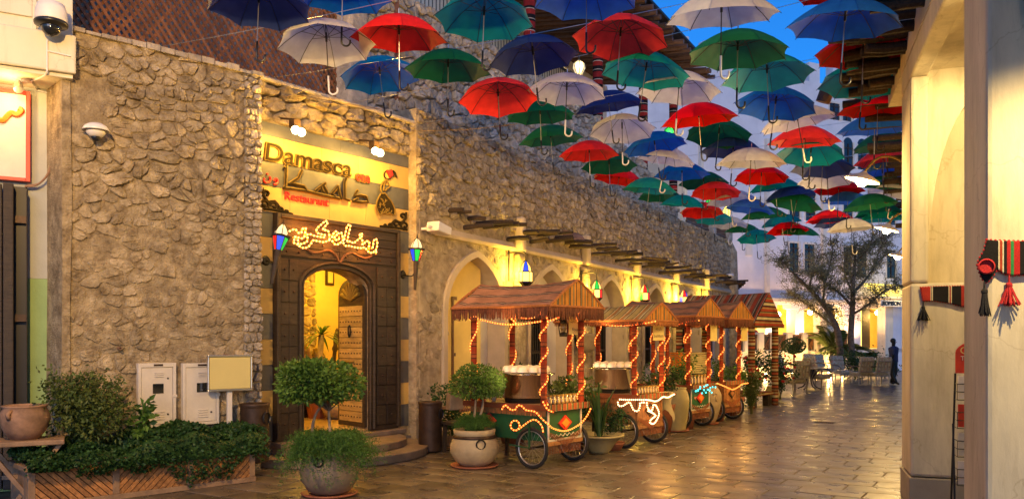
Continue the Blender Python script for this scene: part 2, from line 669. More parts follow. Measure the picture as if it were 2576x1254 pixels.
# ------------------------------------------------------------------ pavement
def Mbrickground():
    m, N, L, b = nt('far_paving')
    tc = N.new('ShaderNodeTexCoord')
    br = N.new('ShaderNodeTexBrick')
    br.inputs['Scale'].default_value = 1
    br.inputs['Brick Width'].default_value = .70
    br.inputs['Row Height'].default_value = .40
    br.inputs['Mortar Size'].default_value = .008
    br.inputs['Color1'].default_value = (.10, .082, .068, 1)
    br.inputs['Color2'].default_value = (.15, .12, .095, 1)
    br.inputs['Mortar'].default_value = (.30, .25, .19, 1)
    L.new(tc.outputs['Object'], br.inputs['Vector'])
    L.new(br.outputs['Color'], b.inputs['Base Color'])
    b.inputs['Roughness'].default_value = .36
    return m

PANG = R(58)
ground_o = part('ground', MB().add([(-80, -80, 0), (160, -80, 0), (160, 160, 0), (-80, 160, 0)], [(0, 1, 2, 3)]), Mbrickground(), rot=(0, 0, PANG - R(90)), loc=(0, 0, -.016), kind='structure')
pv = bpy.data.objects.new('pavement', None)
pv.rotation_euler = (0, 0, PANG - R(90))
pv['kind'] = 'structure'
COL.objects.link(pv)
part('joint_bed', MB().add([(-9, 1, 0), (7, 1, 0), (7, 33, 0), (-9, 33, 0)], [(0, 1, 2, 3)]), m_joint, pv, loc=(0, 0, -.009))
PW, PD = .70, .40
def paver_mb(t, seed, w=PW, d=PD, mb=None, ox=0, oy=0, oz=0):
    r = random.Random(seed)
    mb = mb or MB()
    mb.cur = t
    g, c = .004, .007
    x0, x1, y0, y1 = -w / 2 + g, w / 2 - g, -d / 2 + g, d / 2 - g
    zt = [r.uniform(-.0006, .0006) for _ in range(4)]
    vs = [(x0, y0, -.03), (x1, y0, -.03), (x1, y1, -.03), (x0, y1, -.03), (x0 + c * .3, y0 + c * .3, -.005), (x1 - c * .3, y0 + c * .3, -.005), (x1 - c * .3, y1 - c * .3, -.005), (x0 + c * .3, y1 - c * .3, -.005),
          (x0 + c, y0 + c, zt[0]), (x1 - c, y0 + c, zt[1]), (x1 - c, y1 - c, zt[2]), (x0 + c, y1 - c, zt[3])]
    vs = [(a + ox, b + oy, e + oz) for a, b, e in vs]
    fs = []
    for k in range(4):
        q = (k + 1) % 4
        fs += [(k, q, q + 4, k + 4), (k + 4, q + 4, q + 8, k + 8)]
    fs += [(8, 9, 10), (8, 10, 11)]
    return mb.add(vs, fs)
pvm = [paver_mb(.68 + .055 * i, i).mesh('paver') for i in range(10)]
for me in pvm:
    me.materials.append(m_paver)
cand = []
r0 = random.Random(5)
ca, sa = math.cos(PANG - R(90)), math.sin(PANG - R(90))
for j in range(-2, 88):
    off = (j % 2) * .5 * PW + r0.uniform(-.07, .07)
    for i in range(-13, 11):
        lx, ly = i * PW + off, 2 + j * PD
        wx, wy = lx * ca - ly * sa, lx * sa + ly * ca
        if wy < 5.5:
            continue
        px, py = 1287.5 + wx / wy * F, 853 + F * H / wy
        if px < -150 or px > 2420 or py > 1330:
            continue
        # inside the street between the two building lines
        if (Vector((wx, wy)) - Vector((-1.54, 13.1))).dot(Vector((.875, -.485))) < -.2 and wx > -1.6:
            continue
        if wx < -1.6 and (Vector((wx, wy)) - Vector((-3.29, 10.65))).dot(Vector((.71, -.71))) < -.3:
            continue
        cand.append((wy + abs(wx) * .2, lx, ly))
cand.sort()
mbs = MB()
for k, (_, lx, ly) in enumerate(cand):
    if k < 296:
        o = bpy.data.objects.new('paver', pvm[r0.randrange(10)])
        COL.objects.link(o)
        o.parent = pv
        o.location = (lx, ly, r0.uniform(-.0025, .002))
        o.rotation_euler = (r0.uniform(-.0012, .0012), r0.uniform(-.0012, .0012), r0.uniform(-.004, .004))
    else:
        paver_mb(r0.uniform(.74, 1.12), k, mb=mbs, ox=lx, oy=ly, oz=r0.uniform(-.002, .002))
part('paver', mbs, m_paver, pv, kind='stuff')
gx, gz = ground(2075, 1062)
dr = thing('drain_cover', 'dark iron drain grate let into the paving in mid street', 'drain cover', (gx, gz, .002), PANG - R(90))
part('frame', MB().box(-.2, .2, -.11, .11, 0, .006), m_iron, dr)
mb = MB()
for i in range(9):
    mb.box(-.17 + i * .04, -.15 + i * .04, -.09, .09, .006, .014)
part('grate', mb, m_metal_br, dr)

# ------------------------------------------------------------------ rubble masonry
def clip(poly, mx, my, nx, ny):
    out = []
    m = len(poly)
    for i in range(m):
        a, b = poly[i], poly[(i + 1) % m]
        da = (a[0] - mx) * nx + (a[1] - my) * ny
        db = (b[0] - mx) * nx + (b[1] - my) * ny
        if da <= 0:
            out.append(a)
        if (da < 0 < db) or (db < 0 < da):
            t = da / (da - db)
            out.append((a[0] + (b[0] - a[0]) * t, a[1] + (b[1] - a[1]) * t))
    return out

def cells(x0, x1, z0, z1, cw, ch, seed, jit=.14, mix=0.0):
    r = random.Random(seed)
    k = cw / ch
    pts = []
    z = z0 - ch
    while z < z1 + ch:
        h = ch * r.uniform(.7 - .25 * mix, 1.35 + .35 * mix)
        x = x0 - cw - r.random() * cw
        while x < x1 + cw:
            w = cw * r.uniform(.55, 1.55) * (r.choice((.55, .8, 1.1, 1.5)) if mix else 1)
            pts.append((x + w / 2 + r.gauss(0, jit * cw), (z + h / 2 + r.gauss(0, jit * h * 1.2)) * k))
            x += w
        z += h
    G = {}
    g = cw * 1.3
    for i, p in enumerate(pts):
        G.setdefault((int(p[0] // g), int(p[1] // g)), []).append(i)
    out = []
    for i, p in enumerate(pts):
        if not (x0 - .3 * cw < p[0] < x1 + .3 * cw and z0 - .3 * ch < p[1] / k < z1 + .3 * ch):
            continue
        X0, X1, Y0, Y1 = max(x0, p[0] - 1.4 * cw), min(x1, p[0] + 1.4 * cw), max(z0 * k, p[1] - 1.4 * cw), min(z1 * k, p[1] + 1.4 * cw)
        if X1 <= X0 or Y1 <= Y0:
            continue
        poly = [(X0, Y0), (X1, Y0), (X1, Y1), (X0, Y1)]
        gi, gj = int(p[0] // g), int(p[1] // g)
        for a in range(gi - 2, gi + 3):
            for b in range(gj - 2, gj + 3):
                for q in G.get((a, b), ()):
                    if q != i and poly:
                        Q = pts[q]
                        poly = clip(poly, (p[0] + Q[0]) / 2, (p[1] + Q[1]) / 2, Q[0] - p[0], Q[1] - p[1])
        if len(poly) >= 3:
            poly = [(a, b / k) for a, b in poly]
            A = sum(poly[t][0] * poly[(t + 1) % len(poly)][1] - poly[(t + 1) % len(poly)][0] * poly[t][1] for t in range(len(poly))) / 2
            if A > .08 * cw * ch:
                out.append(poly)
    return out

def stone(mb, poly, depth, r, gap=.012):
    n = len(poly)
    cx = sum(p[0] for p in poly) / n
    cz = sum(p[1] for p in poly) / n
    pts = []
    for i in range(n):
        a, b = poly[i], poly[(i + 1) % n]
        L = math.hypot(b[0] - a[0], b[1] - a[1])
        if L < .015:
            pts.append(((a[0] + b[0]) / 2, (a[1] + b[1]) / 2))
            continue
        t = r.uniform(.16, .3)
        pts.append((a[0] + (b[0] - a[0]) * t, a[1] + (b[1] - a[1]) * t))
        if L > .07:
            q = r.uniform(-.05, .03) * L
            pts.append(((a[0] + b[0]) / 2 + (b[1] - a[1]) / L * q, (a[1] + b[1]) / 2 - (b[0] - a[0]) / L * q))
        pts.append((b[0] + (a[0] - b[0]) * t, b[1] + (a[1] - b[1]) * t))
    m = len(pts)
    rad = sum(math.hypot(p[0] - cx, p[1] - cz) for p in pts) / m
    s1 = max(.6, 1 - gap / rad)
    rings = []
    tx, tz = r.uniform(-.12, .12), r.uniform(-.2, .12)
    for s, y in ((s1, .006), (s1 * .975, depth * .6), (s1 * .84, depth)):
        ring = []
        for p in pts:
            k = s * r.uniform(.93, 1.035)
            px, pz = cx + (p[0] - cx) * k, cz + (p[1] - cz) * k
            yy = y if y < .01 else y * r.uniform(.5, 1.25) + (px - cx) * tx + (pz - cz) * tz
            ring.append((px, -yy if y > .01 else .006, pz))
        rings.append(ring)
    vs = rings[0] + rings[1] + rings[2] + [(cx + r.uniform(-.2, .2) * rad, -depth * r.uniform(.85, 1.2), cz + r.uniform(-.2, .2) * rad)]
    fs = []
    for q in range(2):
        for i in range(m):
            j = (i + 1) % m
            fs.append((q * m + i, q * m + j, (q + 1) * m + j, (q + 1) * m + i))
    for i in range(m):
        fs.append((2 * m + i, 2 * m + (i + 1) % m, 3 * m))
    mb.add(vs, fs)

def masonry(root, polys, depth, mat, seed, nmax, key, keep=lambda x, z: True, gap=.012, tint=(.66, 1.14)):
    r = random.Random(seed)
    L = []
    for p in polys:
        cx = sum(a for a, _ in p) / len(p)
        cz = sum(b for _, b in p) / len(p)
        if keep(cx, cz):
            L.append((key(cx, cz), cx, cz, p))
    L.sort(key=lambda t: t[0])
    rest = MB()
    for k, (_, cx, cz, p) in enumerate(L):
        mb = MB() if k < nmax else rest
        d = depth(cx, cz, r) if callable(depth) else depth * r.uniform(.6, 1.3)
        mb.cur = r.uniform(*tint)
        stone(mb, p, d, r, gap)
        if k < nmax:
            part('stone', mb, mat, root)
    if rest.v:
        part('stone', rest, mat, root, kind='stuff')

def arch(cx, w, z0, zt, n=16, point=.0):
    h = w / 2
    out = []
    for i in range(n + 1):
        a = math.pi * (1 - i / n)
        x, z = math.cos(a), math.sin(a)
        z = z + point * (1 - abs(x)) ** 2 * .5
        out.append((cx + h * x, z0 + (zt - z0) * z / (1 + point * .5)))
    return out

# ------------------------------------------------------------------ stone wall at the left
W1 = Frame(-4.94, 9.0, R(45))
L1 = 2.335
w1 = thing('stone_wall', 'tall rubble limestone wall behind the planter, two metal cabinets set into it', 'stone wall', (-4.94, 9.0, 0), R(45))
part('wall_core', MB().box(-.02, L1, 0, .55, 0, 5.14), m_mortar, w1)
part('plaster_edge', MB().prism([(-.06, 0), (.05, 0), (.035, 2), (.06, 3.2), (.03, 5.1), (-.05, 5.1), (-.04, 2.4)], -.035, .56), m_mortar, w1)
def d1(x, z, r):
    k = .42 + .75 * max(0, min(1, (z - 2.7) / 1.0)) + .25 * max(0, (1.9 - z) / 2)
    return (.014 + .038 * r.random()) * k * .95
CABS = [(W1.pix(342, 913), W1.pix(437, 1070)), (W1.pix(454, 913), W1.pix(545, 1063))]
def out_cab(x, z):
    for (a, b), (c, d) in CABS:
        if a - .05 < x < c + .05 and d - .05 < z < b + .06:
            return False
    return True
rs1 = random.Random(90)
masonry(w1, cells(.05, L1 - .24, 0, 5.15, .165, .125, 3, .28, 1.0), d1, m_stone, 31, 292, lambda x, z: -z, lambda x, z: out_cab(x, z) and (z > 3.4 or rs1.random() > .10) and not (x < .45 and 4.0 < z < 4.7), .006, (.74, 1.15))
masonry(w1, cells(L1 - .24, L1 + .01, 0, 5.15, .12, .095, 8), lambda x, z, r: .03 + .03 * r.random(), m_stone_pale, 32, 0, lambda x, z: -z, out_cab, .008)
mb = MB()
rr = random.Random(3)
for k in range(14):
    x = .03 + k * .166
    mb.cur = rr.uniform(.8, 1.1)
    mb.box(x, x + .155, -.05 - rr.random() * .02, .5, 5.12, 5.15 + rr.random() * .05)
part('coping', mb, m_stone_pale, w1)
for i, ((a, b), (c, d)) in enumerate(CABS):
    t = thing('meter_cabinet', ['white meter cabinet left of the sign board, small window and louvres in its door', 'white meter cabinet partly behind the cream sign board'][i], 'cabinet', W1.loc(a, 0, d), R(45), 'meter cabinets in the stone wall')
    w, h = c - a, b - d
    part('frame', MB().box(0, .035, -.07, .0, 0, h).box(w - .035, w, -.07, 0, 0, h).box(.035, w - .035, -.07, 0, 0, .035).box(.035, w - .035, -.07, 0, h - .05, h), m_cab, t, bev=.004)
    dd = part('door', MB().box(.04, w - .04, -.06, -.02, .04, h - .055), m_cab, t, bev=.003)
    part('window', MB().box(w * .38, w * .66, -.066, -.058, h * .53, h * .68), m_glass_dk, t)
    for k in range(4):
        part('louvre', MB().bar((w * .42, -.062, h * .13 + k * .028), (w * .68, -.062, h * .13 + k * .028), .02, .01), m_cab, t)
    for k in range(3):
        part('louvre', MB().bar((w * .42, -.062, h * .79 + k * .022), (w * .66, -.062, h * .79 + k * .022), .018, .008), m_cab, t)
    part('lock', MB().ball((w * .78, -.062, h * .2), .012), m_black, t)
    part('lock', MB().ball((w * .78, -.062, h * .76), .012), m_black, t)
    part('label_plate', MB().box(w * .4, w * .64, -.075, -.068, h - .035, h - .012), m_metal_br, t)
    part('latch', MB().box(w * .9, w * 1.02, -.078, -.068, h * .46, h * .5), m_cab, t)
# dome camera with hood on the stone wall
a, b = W1.pix(238, 330, .12)
t = thing('dome_camera', 'white dome camera under a curved hood on the stone wall', 'camera', W1.loc(a, 0, b), R(45))
part('hood', MB().lathe([(.005, .085), (.07, .078), (.115, .05), (.145, .0), (.14, -.004), (.10, .04), (.02, .07)], 24, (0, -.15, 0)), m_whitepl, t, True)
part('housing', MB().lathe([(.0, .05), (.095, .04), (.1, -.005), (.07, -.04), (.055, -.05), (0, -.05)], 24, (0, -.15, -.02)), m_whitepl, t, True)
part('lens_dome', MB().ball((0, -.15, -.07), .052), m_glass_dk, t, True)
part('bracket', MB().box(-.05, .05, -.16, .01, -.02, .05), m_whitepl, t)
# small pipe ends on the wall
for px, py, lb in ((300, 875, 'small round pipe end low on the stone wall, left of the pair'), (735, 890, '')):
    if lb:
        a, b = W1.pix(px, py, .05)
        part_o = part('pipe_end', MB().lathe([(.02, -.03), (.02, .03), (.012, .03), (.012, 0), (0, 0)], 12), m_clay_br, loc=W1.loc(a, -.05, b), rot=(R(90), 0, R(45)))
        tag(part_o, lb, 'pipe')
a, b = W1.pix(567, 893, .05)
part_o = part('pipe_end', MB().lathe([(.02, -.03), (.02, .03), (.012, .03), (.012, 0), (0, 0)], 12), m_clay_br, loc=W1.loc(a, -.05, b), rot=(R(90), 0, R(45)))
tag(part_o, 'small round pipe end on the stone wall above the sign board', 'pipe')

# ------------------------------------------------------------------ shop building at far left
W0 = Frame(-5.3, 9.35, R(30))
w0 = thing('shop_building', 'cream shop front with overhanging upper floor at the left edge', 'building', (-5.3, 9.35, 0), R(30))
S0 = .206
part('upper_storey', MB().box(-6, S0, -.6, 1.2, 4.62, 9), m_cream, w0, bev=.01)
part('ledge', MB().box(-6, S0 + .03, -.66, -.602, 4.60, 5.02), m_cream, w0, bev=.02)
part('soffit', MB().box(-6, S0, -.595, .0, 4.56, 4.617), m_cream, w0)
zg = W0.pix(95, 700)[1]
part('wall_upper', MB().box(-6, .35, 0, .4, zg, 4.558), m_grey_paint, w0)
part('wall_lower', MB().box(-6, .35, 0, .4, 0, zg - .002), m_green_paint, w0)
a0, b0 = W0.pix(108, 0, .6)
part('panel_frame', MB().box(-6, a0 - .1, -.63, -.602, 5.15, 5.5).box(a0 - .1, a0 - .06, -.63, -.602, 5.02, 8), m_cream, w0, bev=.008)
x1, zt = W0.pix(76, 232, .08)
zb = W0.pix(76, 458, .08)[1]
sg = thing('shop_sign', 'white shop sign panel in a red frame with orange script', 'sign', W0.loc(0, 0, 0), R(30))
part('panel', MB().box(-3, x1 - .04, -.07, -.02, zb + .04, zt - .04), m_white, sg)
part('frame', MB().box(x1 - .045, x1, -.1, -.01, zb, zt).box(-3, x1 - .046, -.1, -.01, zb, zb + .04).box(-3, x1 - .046, -.1, -.01, zt - .04, zt), m_red, sg, bev=.004)
pts = [W0.pix(x, y, .09) for x, y in ((-40, 268), (-20, 285), (-5, 300), (8, 302), (18, 292), (28, 284), (42, 288), (54, 278), (46, 272))]
part('script_letter', MB().tube(smooth_path([(x, -.085, z) for x, z in pts], 5), [.02] * 5 + [.03] * 36, 6), m_orange, sg)
sl = thing('sign_spotlight', 'small chrome spotlight lighting the red framed shop sign', 'spotlight', W0.loc(x1 - .11, -.32, zt - .03), R(30))
part('body', MB().tube([(0, .05, .05), (0, -.03, -.03)], .045, 14), m_alu, sl)
part('lens', MB().ball((0, .035, .03), .034), g_lampb, sl)
part('arm', MB().bar((0, 0, 0), (0, .3, .12), .02, .02), m_alu, sl)
lamp('sign_light', W0.loc(x1 - .2, -.36, zt - .12), 10, (1, .58, .18), .04)
dk = thing('folding_door', 'tall dark brown folding door of the shop standing open', 'door', W0.loc(0, 0, 0), R(30))
xa = W0.pix(8, 700, .1)[0]
xb = W0.pix(42, 700, .1)[0]
xc = W0.pix(66, 700, .1)[0]
zt2 = W0.pix(30, 466, .1)[1]
part('leaf', MB().box(xa - 1.5, xa - .01, -.16, -.1, 0.05, zt2), m_wood_dk, dk, bev=.01)
part('leaf', MB().box(xa, xa + .1, -.24, -.02, 0.05, zt2), m_wood_dk, dk, bev=.01)
part('leaf', MB().box(xb + .1, xc, -.2, -.04, 0.05, zt2 - .06), m_wood_dk, dk, bev=.01)
part('hinge', MB().box(xa + .1, xb + .1, -.12, -.08, .6, .68).box(xa + .1, xb + .1, -.12, -.08, 1.9, 1.98).box(xa + .1, xb + .1, -.12, -.08, 3.0, 3.08), m_metal_br, dk)
part('jamb', MB().box(xa + .1, xb + .1, -.05, -.005, 0, zt2), m_dark, dk)
a, b = W0.pix(128, 50, .85)
ct = thing('security_camera', 'grey domed security camera hanging from the cream overhang', 'camera', W0.loc(a, -.6, b), R(30))
part('mount', MB().tube([(0, 0, .22), (0, -.2, .24), (0, -.25, .2)], .022, 8), m_whitepl, ct)
part('housing', MB().lathe([(0, .2), (.05, .2), (.13, .16), (.15, .1), (.155, 0), (.15, -.03), (0, -.03)], 24, (0, -.25, 0)), m_whitepl, ct, True)
part('collar', MB().lathe([(.155, -.02), (.165, -.035), (.16, -.06), (.1, -.075)], 24, (0, -.25, 0)), m_black, ct, True)
part('lens_dome', MB().ball((0, -.25, -.08), .1), m_glass_dk, ct, True)
a, b = W0.pix(118, 100, .67)
a2, b2 = W0.pix(118, 180, .67)
mb = MB().tube([(a, -.675, b), (a, -.675, b2)], .008, 6).tube([(a, -.675, b - .12), (a + .22, -.675, b - .14)], .008, 6)
mb.tube([(a, -.66, b2), (a - .02, -.58, 4.555), (a - .15, -.3, 4.552), (a - .1, -.01, 4.54), (a + .2, -.015, 4.5)], .01, 6)
o = part('conduit', mb, m_whitepl, loc=(-5.3, 9.35, 0), rot=(0, 0, R(30)))
tag(o, 'thin white conduit running down the cream overhang from its camera', 'conduit')
cb = smooth_path([(W0.pix(135, 395, .1)[0], -.1, W0.pix(135, 395, .1)[1]), (W0.pix(118, 440, .12)[0], -.12, W0.pix(118, 440, .12)[1]), (W0.pix(92, 465, .1)[0], -.1, W0.pix(92, 465, .1)[1]), (W0.pix(62, 468, .1)[0], -.08, W0.pix(62, 468, .1)[1])], 6)
o = part('cable', MB().tube(cb, .012, 6).tube([(x + .02, y, z + .02) for x, y, z in cb], .008, 6), m_clay_br, loc=(-5.3, 9.35, 0), rot=(0, 0, R(30)))
tag(o, 'loose grey cable drooping beside the red framed sign', 'cable')

# ------------------------------------------------------------------ restaurant facade
W2 = Frame(-3.604, 10.73, R(52.1))
L2 = W2.pix(1030, 500)[0]
w2 = thing('restaurant_facade', 'striped ochre and grey tiled restaurant front with rough stone top', 'building', (-3.604, 10.73, 0), R(52.1))
sd0, sd1 = W2.pix(757, 900)[0], W2.pix(925, 900)[0]
sf0, sf1 = W2.pix(684, 900)[0], W2.pix(995, 900)[0]
FL = .33
dc = (sd0 + sd1) / 2
door_arch = arch(dc, sd1 - sd0, 2.46, 2.74, 14)
part('wall_core', MB().prism([(0, 0), (sd0, 0)] + door_arch + [(sd1, 0), (L2, 0), (L2, 5.16), (0, 5.16)], .012, .34), m_mortar, w2)
masonry(w2, cells(0, L2, 4.66, 5.19, .36, .21, 4), lambda x, z, r: .05 + .05 * r.random() + .05 * (z > 4.95), m_stone, 41, 80, lambda x, z: x, gap=.006, tint=(.8, 1.12))
part('coping', MB().box(0, L2, -.14, .4, 5.17, 5.23), m_stone_pale, w2, bev=.02)
def tiles(z0, z1, xs, mat, x0=0., x1=None, dy=.02):
    xs = [x0] + [x for x in xs] + [L2 if x1 is None else x1]
    r = random.Random(int(z0 * 100))
    for a, b in zip(xs, xs[1:]):
        mb = MB()
        mb.cur = r.uniform(.9, 1.08)
        mb.box(a + .0015, b - .0015, -dy, .012, z0 + .0015, z1 - .0015)
        part('tile', mb, mat, w2, bev=.003)
tiles(4.47, 4.65, (.9, 1.7, 2.5), m_tile_g)
tiles(4.12, 4.47, (.7, 1.35, 2.05, 2.7), m_tile_y)
tiles(3.785, 4.12, (1.0, 1.75, 2.45), m_tile_g)
tiles(3.435, 3.785, (.8, 1.5, 2.2, 2.75), m_tile_y)
for k in range(9):
    z1 = 3.435 - .347 * k
    z0 = max(z1 - .347, .3)
    mt = m_tile_g if k % 2 == 0 else m_tile_y
    tiles(z0, z1, (), mt, 0, sf0 - .003)
    tiles(z0, z1, (), mt, sf1 + .003, L2)
part('side_return', MB().box(L2, L2 + .1, -.16, .4, 0, 5.2), m_plaster, w2, bev=.03)
part('tile_edging', MB().box(L2 - .03, L2 - .002, -.05, -.021, 3.44, 4.65), m_tile_y, w2)
# arched timber surround
su = thing('door_surround', 'dark studded timber surround with a shallow arch round the doorway', 'door frame', (-3.604, 10.73, 0), R(52.1))
part('backing', MB().prism([(sf0, FL - .03), (sd0, FL - .03)] + door_arch + [(sd1, FL - .03), (sf1, FL - .03), (sf1, 3.43), (sf0, 3.43)], -.06, -.001), m_wood_dk, su)
part('border_moulding', MB().box(sf0, sf0 + .06, -.12, -.061, FL, 3.43).box(sf1 - .06, sf1, -.12, -.061, FL, 3.43).box(sf0 + .06, sf1 - .06, -.12, -.061, 3.37, 3.43), m_wood_dk, su, bev=.01)
ring = [(sd0 - .07, FL)] + arch(dc, sd1 - sd0 + .14, 2.46, 2.82, 14) + [(sd1 + .07, FL)]
part('arch_moulding', MB().tube([(x, -.07, z) for x, z in ring], .026, 6), m_wood_dk, su)
ring2 = [(sd0 - .01, FL)] + arch(dc, sd1 - sd0 + .02, 2.46, 2.75, 14) + [(sd1 + .01, FL)]
part('inner_moulding', MB().tube([(x, -.05, z) for x, z in ring2], .02, 6), m_wood_dk, su)
studs = MB()
rr = random.Random(9)
def board(x0, x1, z0, z1, stud):
    mb = MB()
    mb.cur = rr.uniform(.75, 1.3)
    mb.box(x0 + .004, x1 - .004, -.082 - rr.random() * .006, -.061, z0 + .004, z1 - .004)
    part('plank', mb, m_wood_dk, su, bev=.004)
    for k in range(stud):
        studs.ball((x0 + (x1 - x0) * (k + .5) / stud, -.09, (z0 + z1) / 2), .017, 6, 4)
for k in range(4):
    z0 = 2.85 + k * .13
    board(sf0 + .07, dc, z0, z0 + .13, 5 if k < 2 else 0)
    board(dc, sf1 - .07, z0, z0 + .13, 5 if k < 2 else 0)
for x0, x1 in ((sf0 + .07, sd0 - .12), (sd1 + .12, sf1 - .07)):
    m = 2
    for i in range(m):
        for k in range(8):
            z0 = FL + .05 + k * .305
            board(x0 + (x1 - x0) * i / m, x0 + (x1 - x0) * (i + 1) / m, z0, z0 + .3, 1)
part('stud', studs, m_metal_br, su, kind='stuff')
cv = [(dc - .62, 2.98), (dc - .5, 2.93), (dc - .36, 2.95), (dc - .22, 2.99), (dc - .08, 2.93), (dc, 2.83), (dc + .08, 2.93), (dc + .22, 2.99), (dc + .36, 2.95), (dc + .5, 2.93), (dc + .62, 2.98)]
part('carved_scroll', MB().tube(smooth_path([(x, -.092, z) for x, z in cv], 4), .018, 6), m_wood_br, su)
part('pull_bar', MB().tube([(sf0 + .04, -.13, 1.35), (sd0 - .03, -.13, 1.34)], .012, 6), m_gold, su)
# interior behind the doorway
xl, xr, yb = sd0 - .5, sd1 + 3.0, 3.3
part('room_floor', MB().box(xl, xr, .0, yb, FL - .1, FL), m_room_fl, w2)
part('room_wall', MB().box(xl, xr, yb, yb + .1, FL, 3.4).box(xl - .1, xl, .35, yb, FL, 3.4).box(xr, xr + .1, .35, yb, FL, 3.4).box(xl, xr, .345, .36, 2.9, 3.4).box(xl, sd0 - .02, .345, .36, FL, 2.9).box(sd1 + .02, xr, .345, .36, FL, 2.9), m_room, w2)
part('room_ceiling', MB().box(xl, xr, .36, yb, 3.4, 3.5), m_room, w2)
masonry(w2, [[(a, b) for a, b in p] for p in cells(W2.pix(752, 800, -yb)[0], W2.pix(792, 800, -yb)[0], FL, 3.4, .24, .18, 14)], .06, m_stone, 42, 0, lambda x, z: x)
o2 = [o for o in w2.children if o.name.startswith('stone') and o.get('kind') == 'stuff'][-1]
o2.location = (0, yb, 0)
lamp('room_light', W2.loc(dc + .5, 1.0, 3.1), 80, (1, .60, .07), .12)
lamp('room_light', W2.loc(dc + 2.0, 2.2, 2.9), 60, (1, .58, .07), .1)
# open studded door leaf
hx = sd1 - .02
a0 = R(97)
dl = thing('studded_door', 'tall studded wooden door with carved shell top, open inwards', 'door', W2.loc(hx, .02, FL), R(52.1) + math.pi - a0)
dw, dh = .72, 2.18
outl = [(0, .02), (dw, .02), (dw, dh - .12)] + [(dw / 2 + dw / 2 * math.cos(R(a)), dh - .12 + .26 * math.sin(R(a))) for a in range(15, 166, 15)] + [(0, dh - .12)]
part('leaf', MB().prism(outl, -.03, .03), m_wood_dk, dl)
for sy in (-1, 1):
    st = MB()
    for k in range(11):
        z0 = .09 + k * .164
        mb = MB()
        mb.cur = rr.uniform(.8, 1.2)
        mb.box(.05, dw - .05, .031 * sy if sy > 0 else -.045, .045 if sy > 0 else -.031, z0 + .004, z0 + .158)
        part('plank', mb, m_doorleaf, dl, bev=.003)
        for q in range(8):
            st.ball((.09 + q * (dw - .18) / 7, .048 * sy, z0 + .08), .012, 6, 4)
    part('stud', st, m_metal_br, dl, kind='stuff')
    sh = MB()
    for k in range(9):
        an = R(20 + k * 17.5)
        sh.tube([(dw / 2, .035 * sy, dh - .2), (dw / 2 + .26 * math.cos(an), .045 * sy, dh - .2 + .28 * math.sin(an))], [.012, .034], 6)
    part('shell_carving', sh, m_gold, dl)
    part('ring_handle', MB().tube([(dw * .5 + .03 * math.cos(t * .6), .065 * sy, 1.5 + .09 * math.sin(t * .6)) for t in range(11)], .012, 6, True), m_iron, dl)
    part('latch_bar', MB().tube([(dw * .35, .06 * sy, 1.02), (dw * .75, .06 * sy, 1.02)], .016, 6), m_gold, dl)
# steps
sc_x = dc
for a, b, z0, z1, nm in ((1.42, 1.3, 0, .12, 'step'), (1.12, .95, .121, .225, 'step')):
    if a > 1.3:
        stp = thing('door_steps', 'low curved stone steps leading up to the restaurant doorway', 'steps', (-3.604, 10.73, 0), R(52.1))
    poly = [(sc_x + a * math.cos(R(t)), -b * math.sin(R(t))) for t in range(0, 181, 10)]
    part(nm, MB().prism(poly, z0, z1, 'xy'), m_step, stp, bev=.015, fix=True)
part('threshold', MB().box(sf0 - .02, sf1 + .02, -.22, -.0, .226, FL - .035), m_step, stp, bev=.01)

# ------------------------------------------------------------------ long arcaded stone wall
W3 = Frame(-1.54, 13.1, R(61))
w3 = thing('arcade_wall', 'long rubble stone wall with arched bays and a row of projecting poles', 'stone wall', (-1.54, 13.1, 0), R(61))
L3, H3 = 20.4, 5.42
BC = [1.82, 4.85, 8.2, 11.6, 15.0, 18.3]
AW, SP, AP = 2.0, 2.15, 3.2
out = [(0, 0)]
for c in BC:
    out += [(c - AW / 2, 0)] + arch(c, AW, SP, AP, 16, .25) + [(c + AW / 2, 0)]
out += [(L3, 0), (L3, H3), (0, H3)]
part('wall_core', MB().prism(out, 0, .5), m_render, w3)
part('infill_wall', MB().box(.3, L3 - .3, .34, .44, 0, 3.5), m_white, w3)
rs3 = random.Random(12)
def hole3(x, z):
    if z < 3.6 and rs3.random() < .5:
        return False
    if z > H3 - .02:
        return False
    for c in BC:
        dx = abs(x - c)
        if dx < AW / 2 + .04:
            if z < SP:
                return False
            q = (dx / (AW / 2 + .05)) ** 2 + ((z - SP) / (AP - SP + .06)) ** 2
            if q < 1:
                return False
    return True
def d3(x, z, r):
    return (.025 + .042 * r.random()) * (1 if z > 3.75 else .3)
masonry(w3, cells(0, L3, 0, H3, .25, .165, 21, .18), d3, m_stone, 51, 292, lambda x, z: x - .22 * z, hole3, .008, (.7, 1.12))
part('end_pier', MB().tube([(L3, .1, 0), (L3, .12, 2.5), (L3, .16, 5.0), (L3 - .05, .3, 5.5)], [.42, .4, .36, .25], 12), m_stone, w3, True)
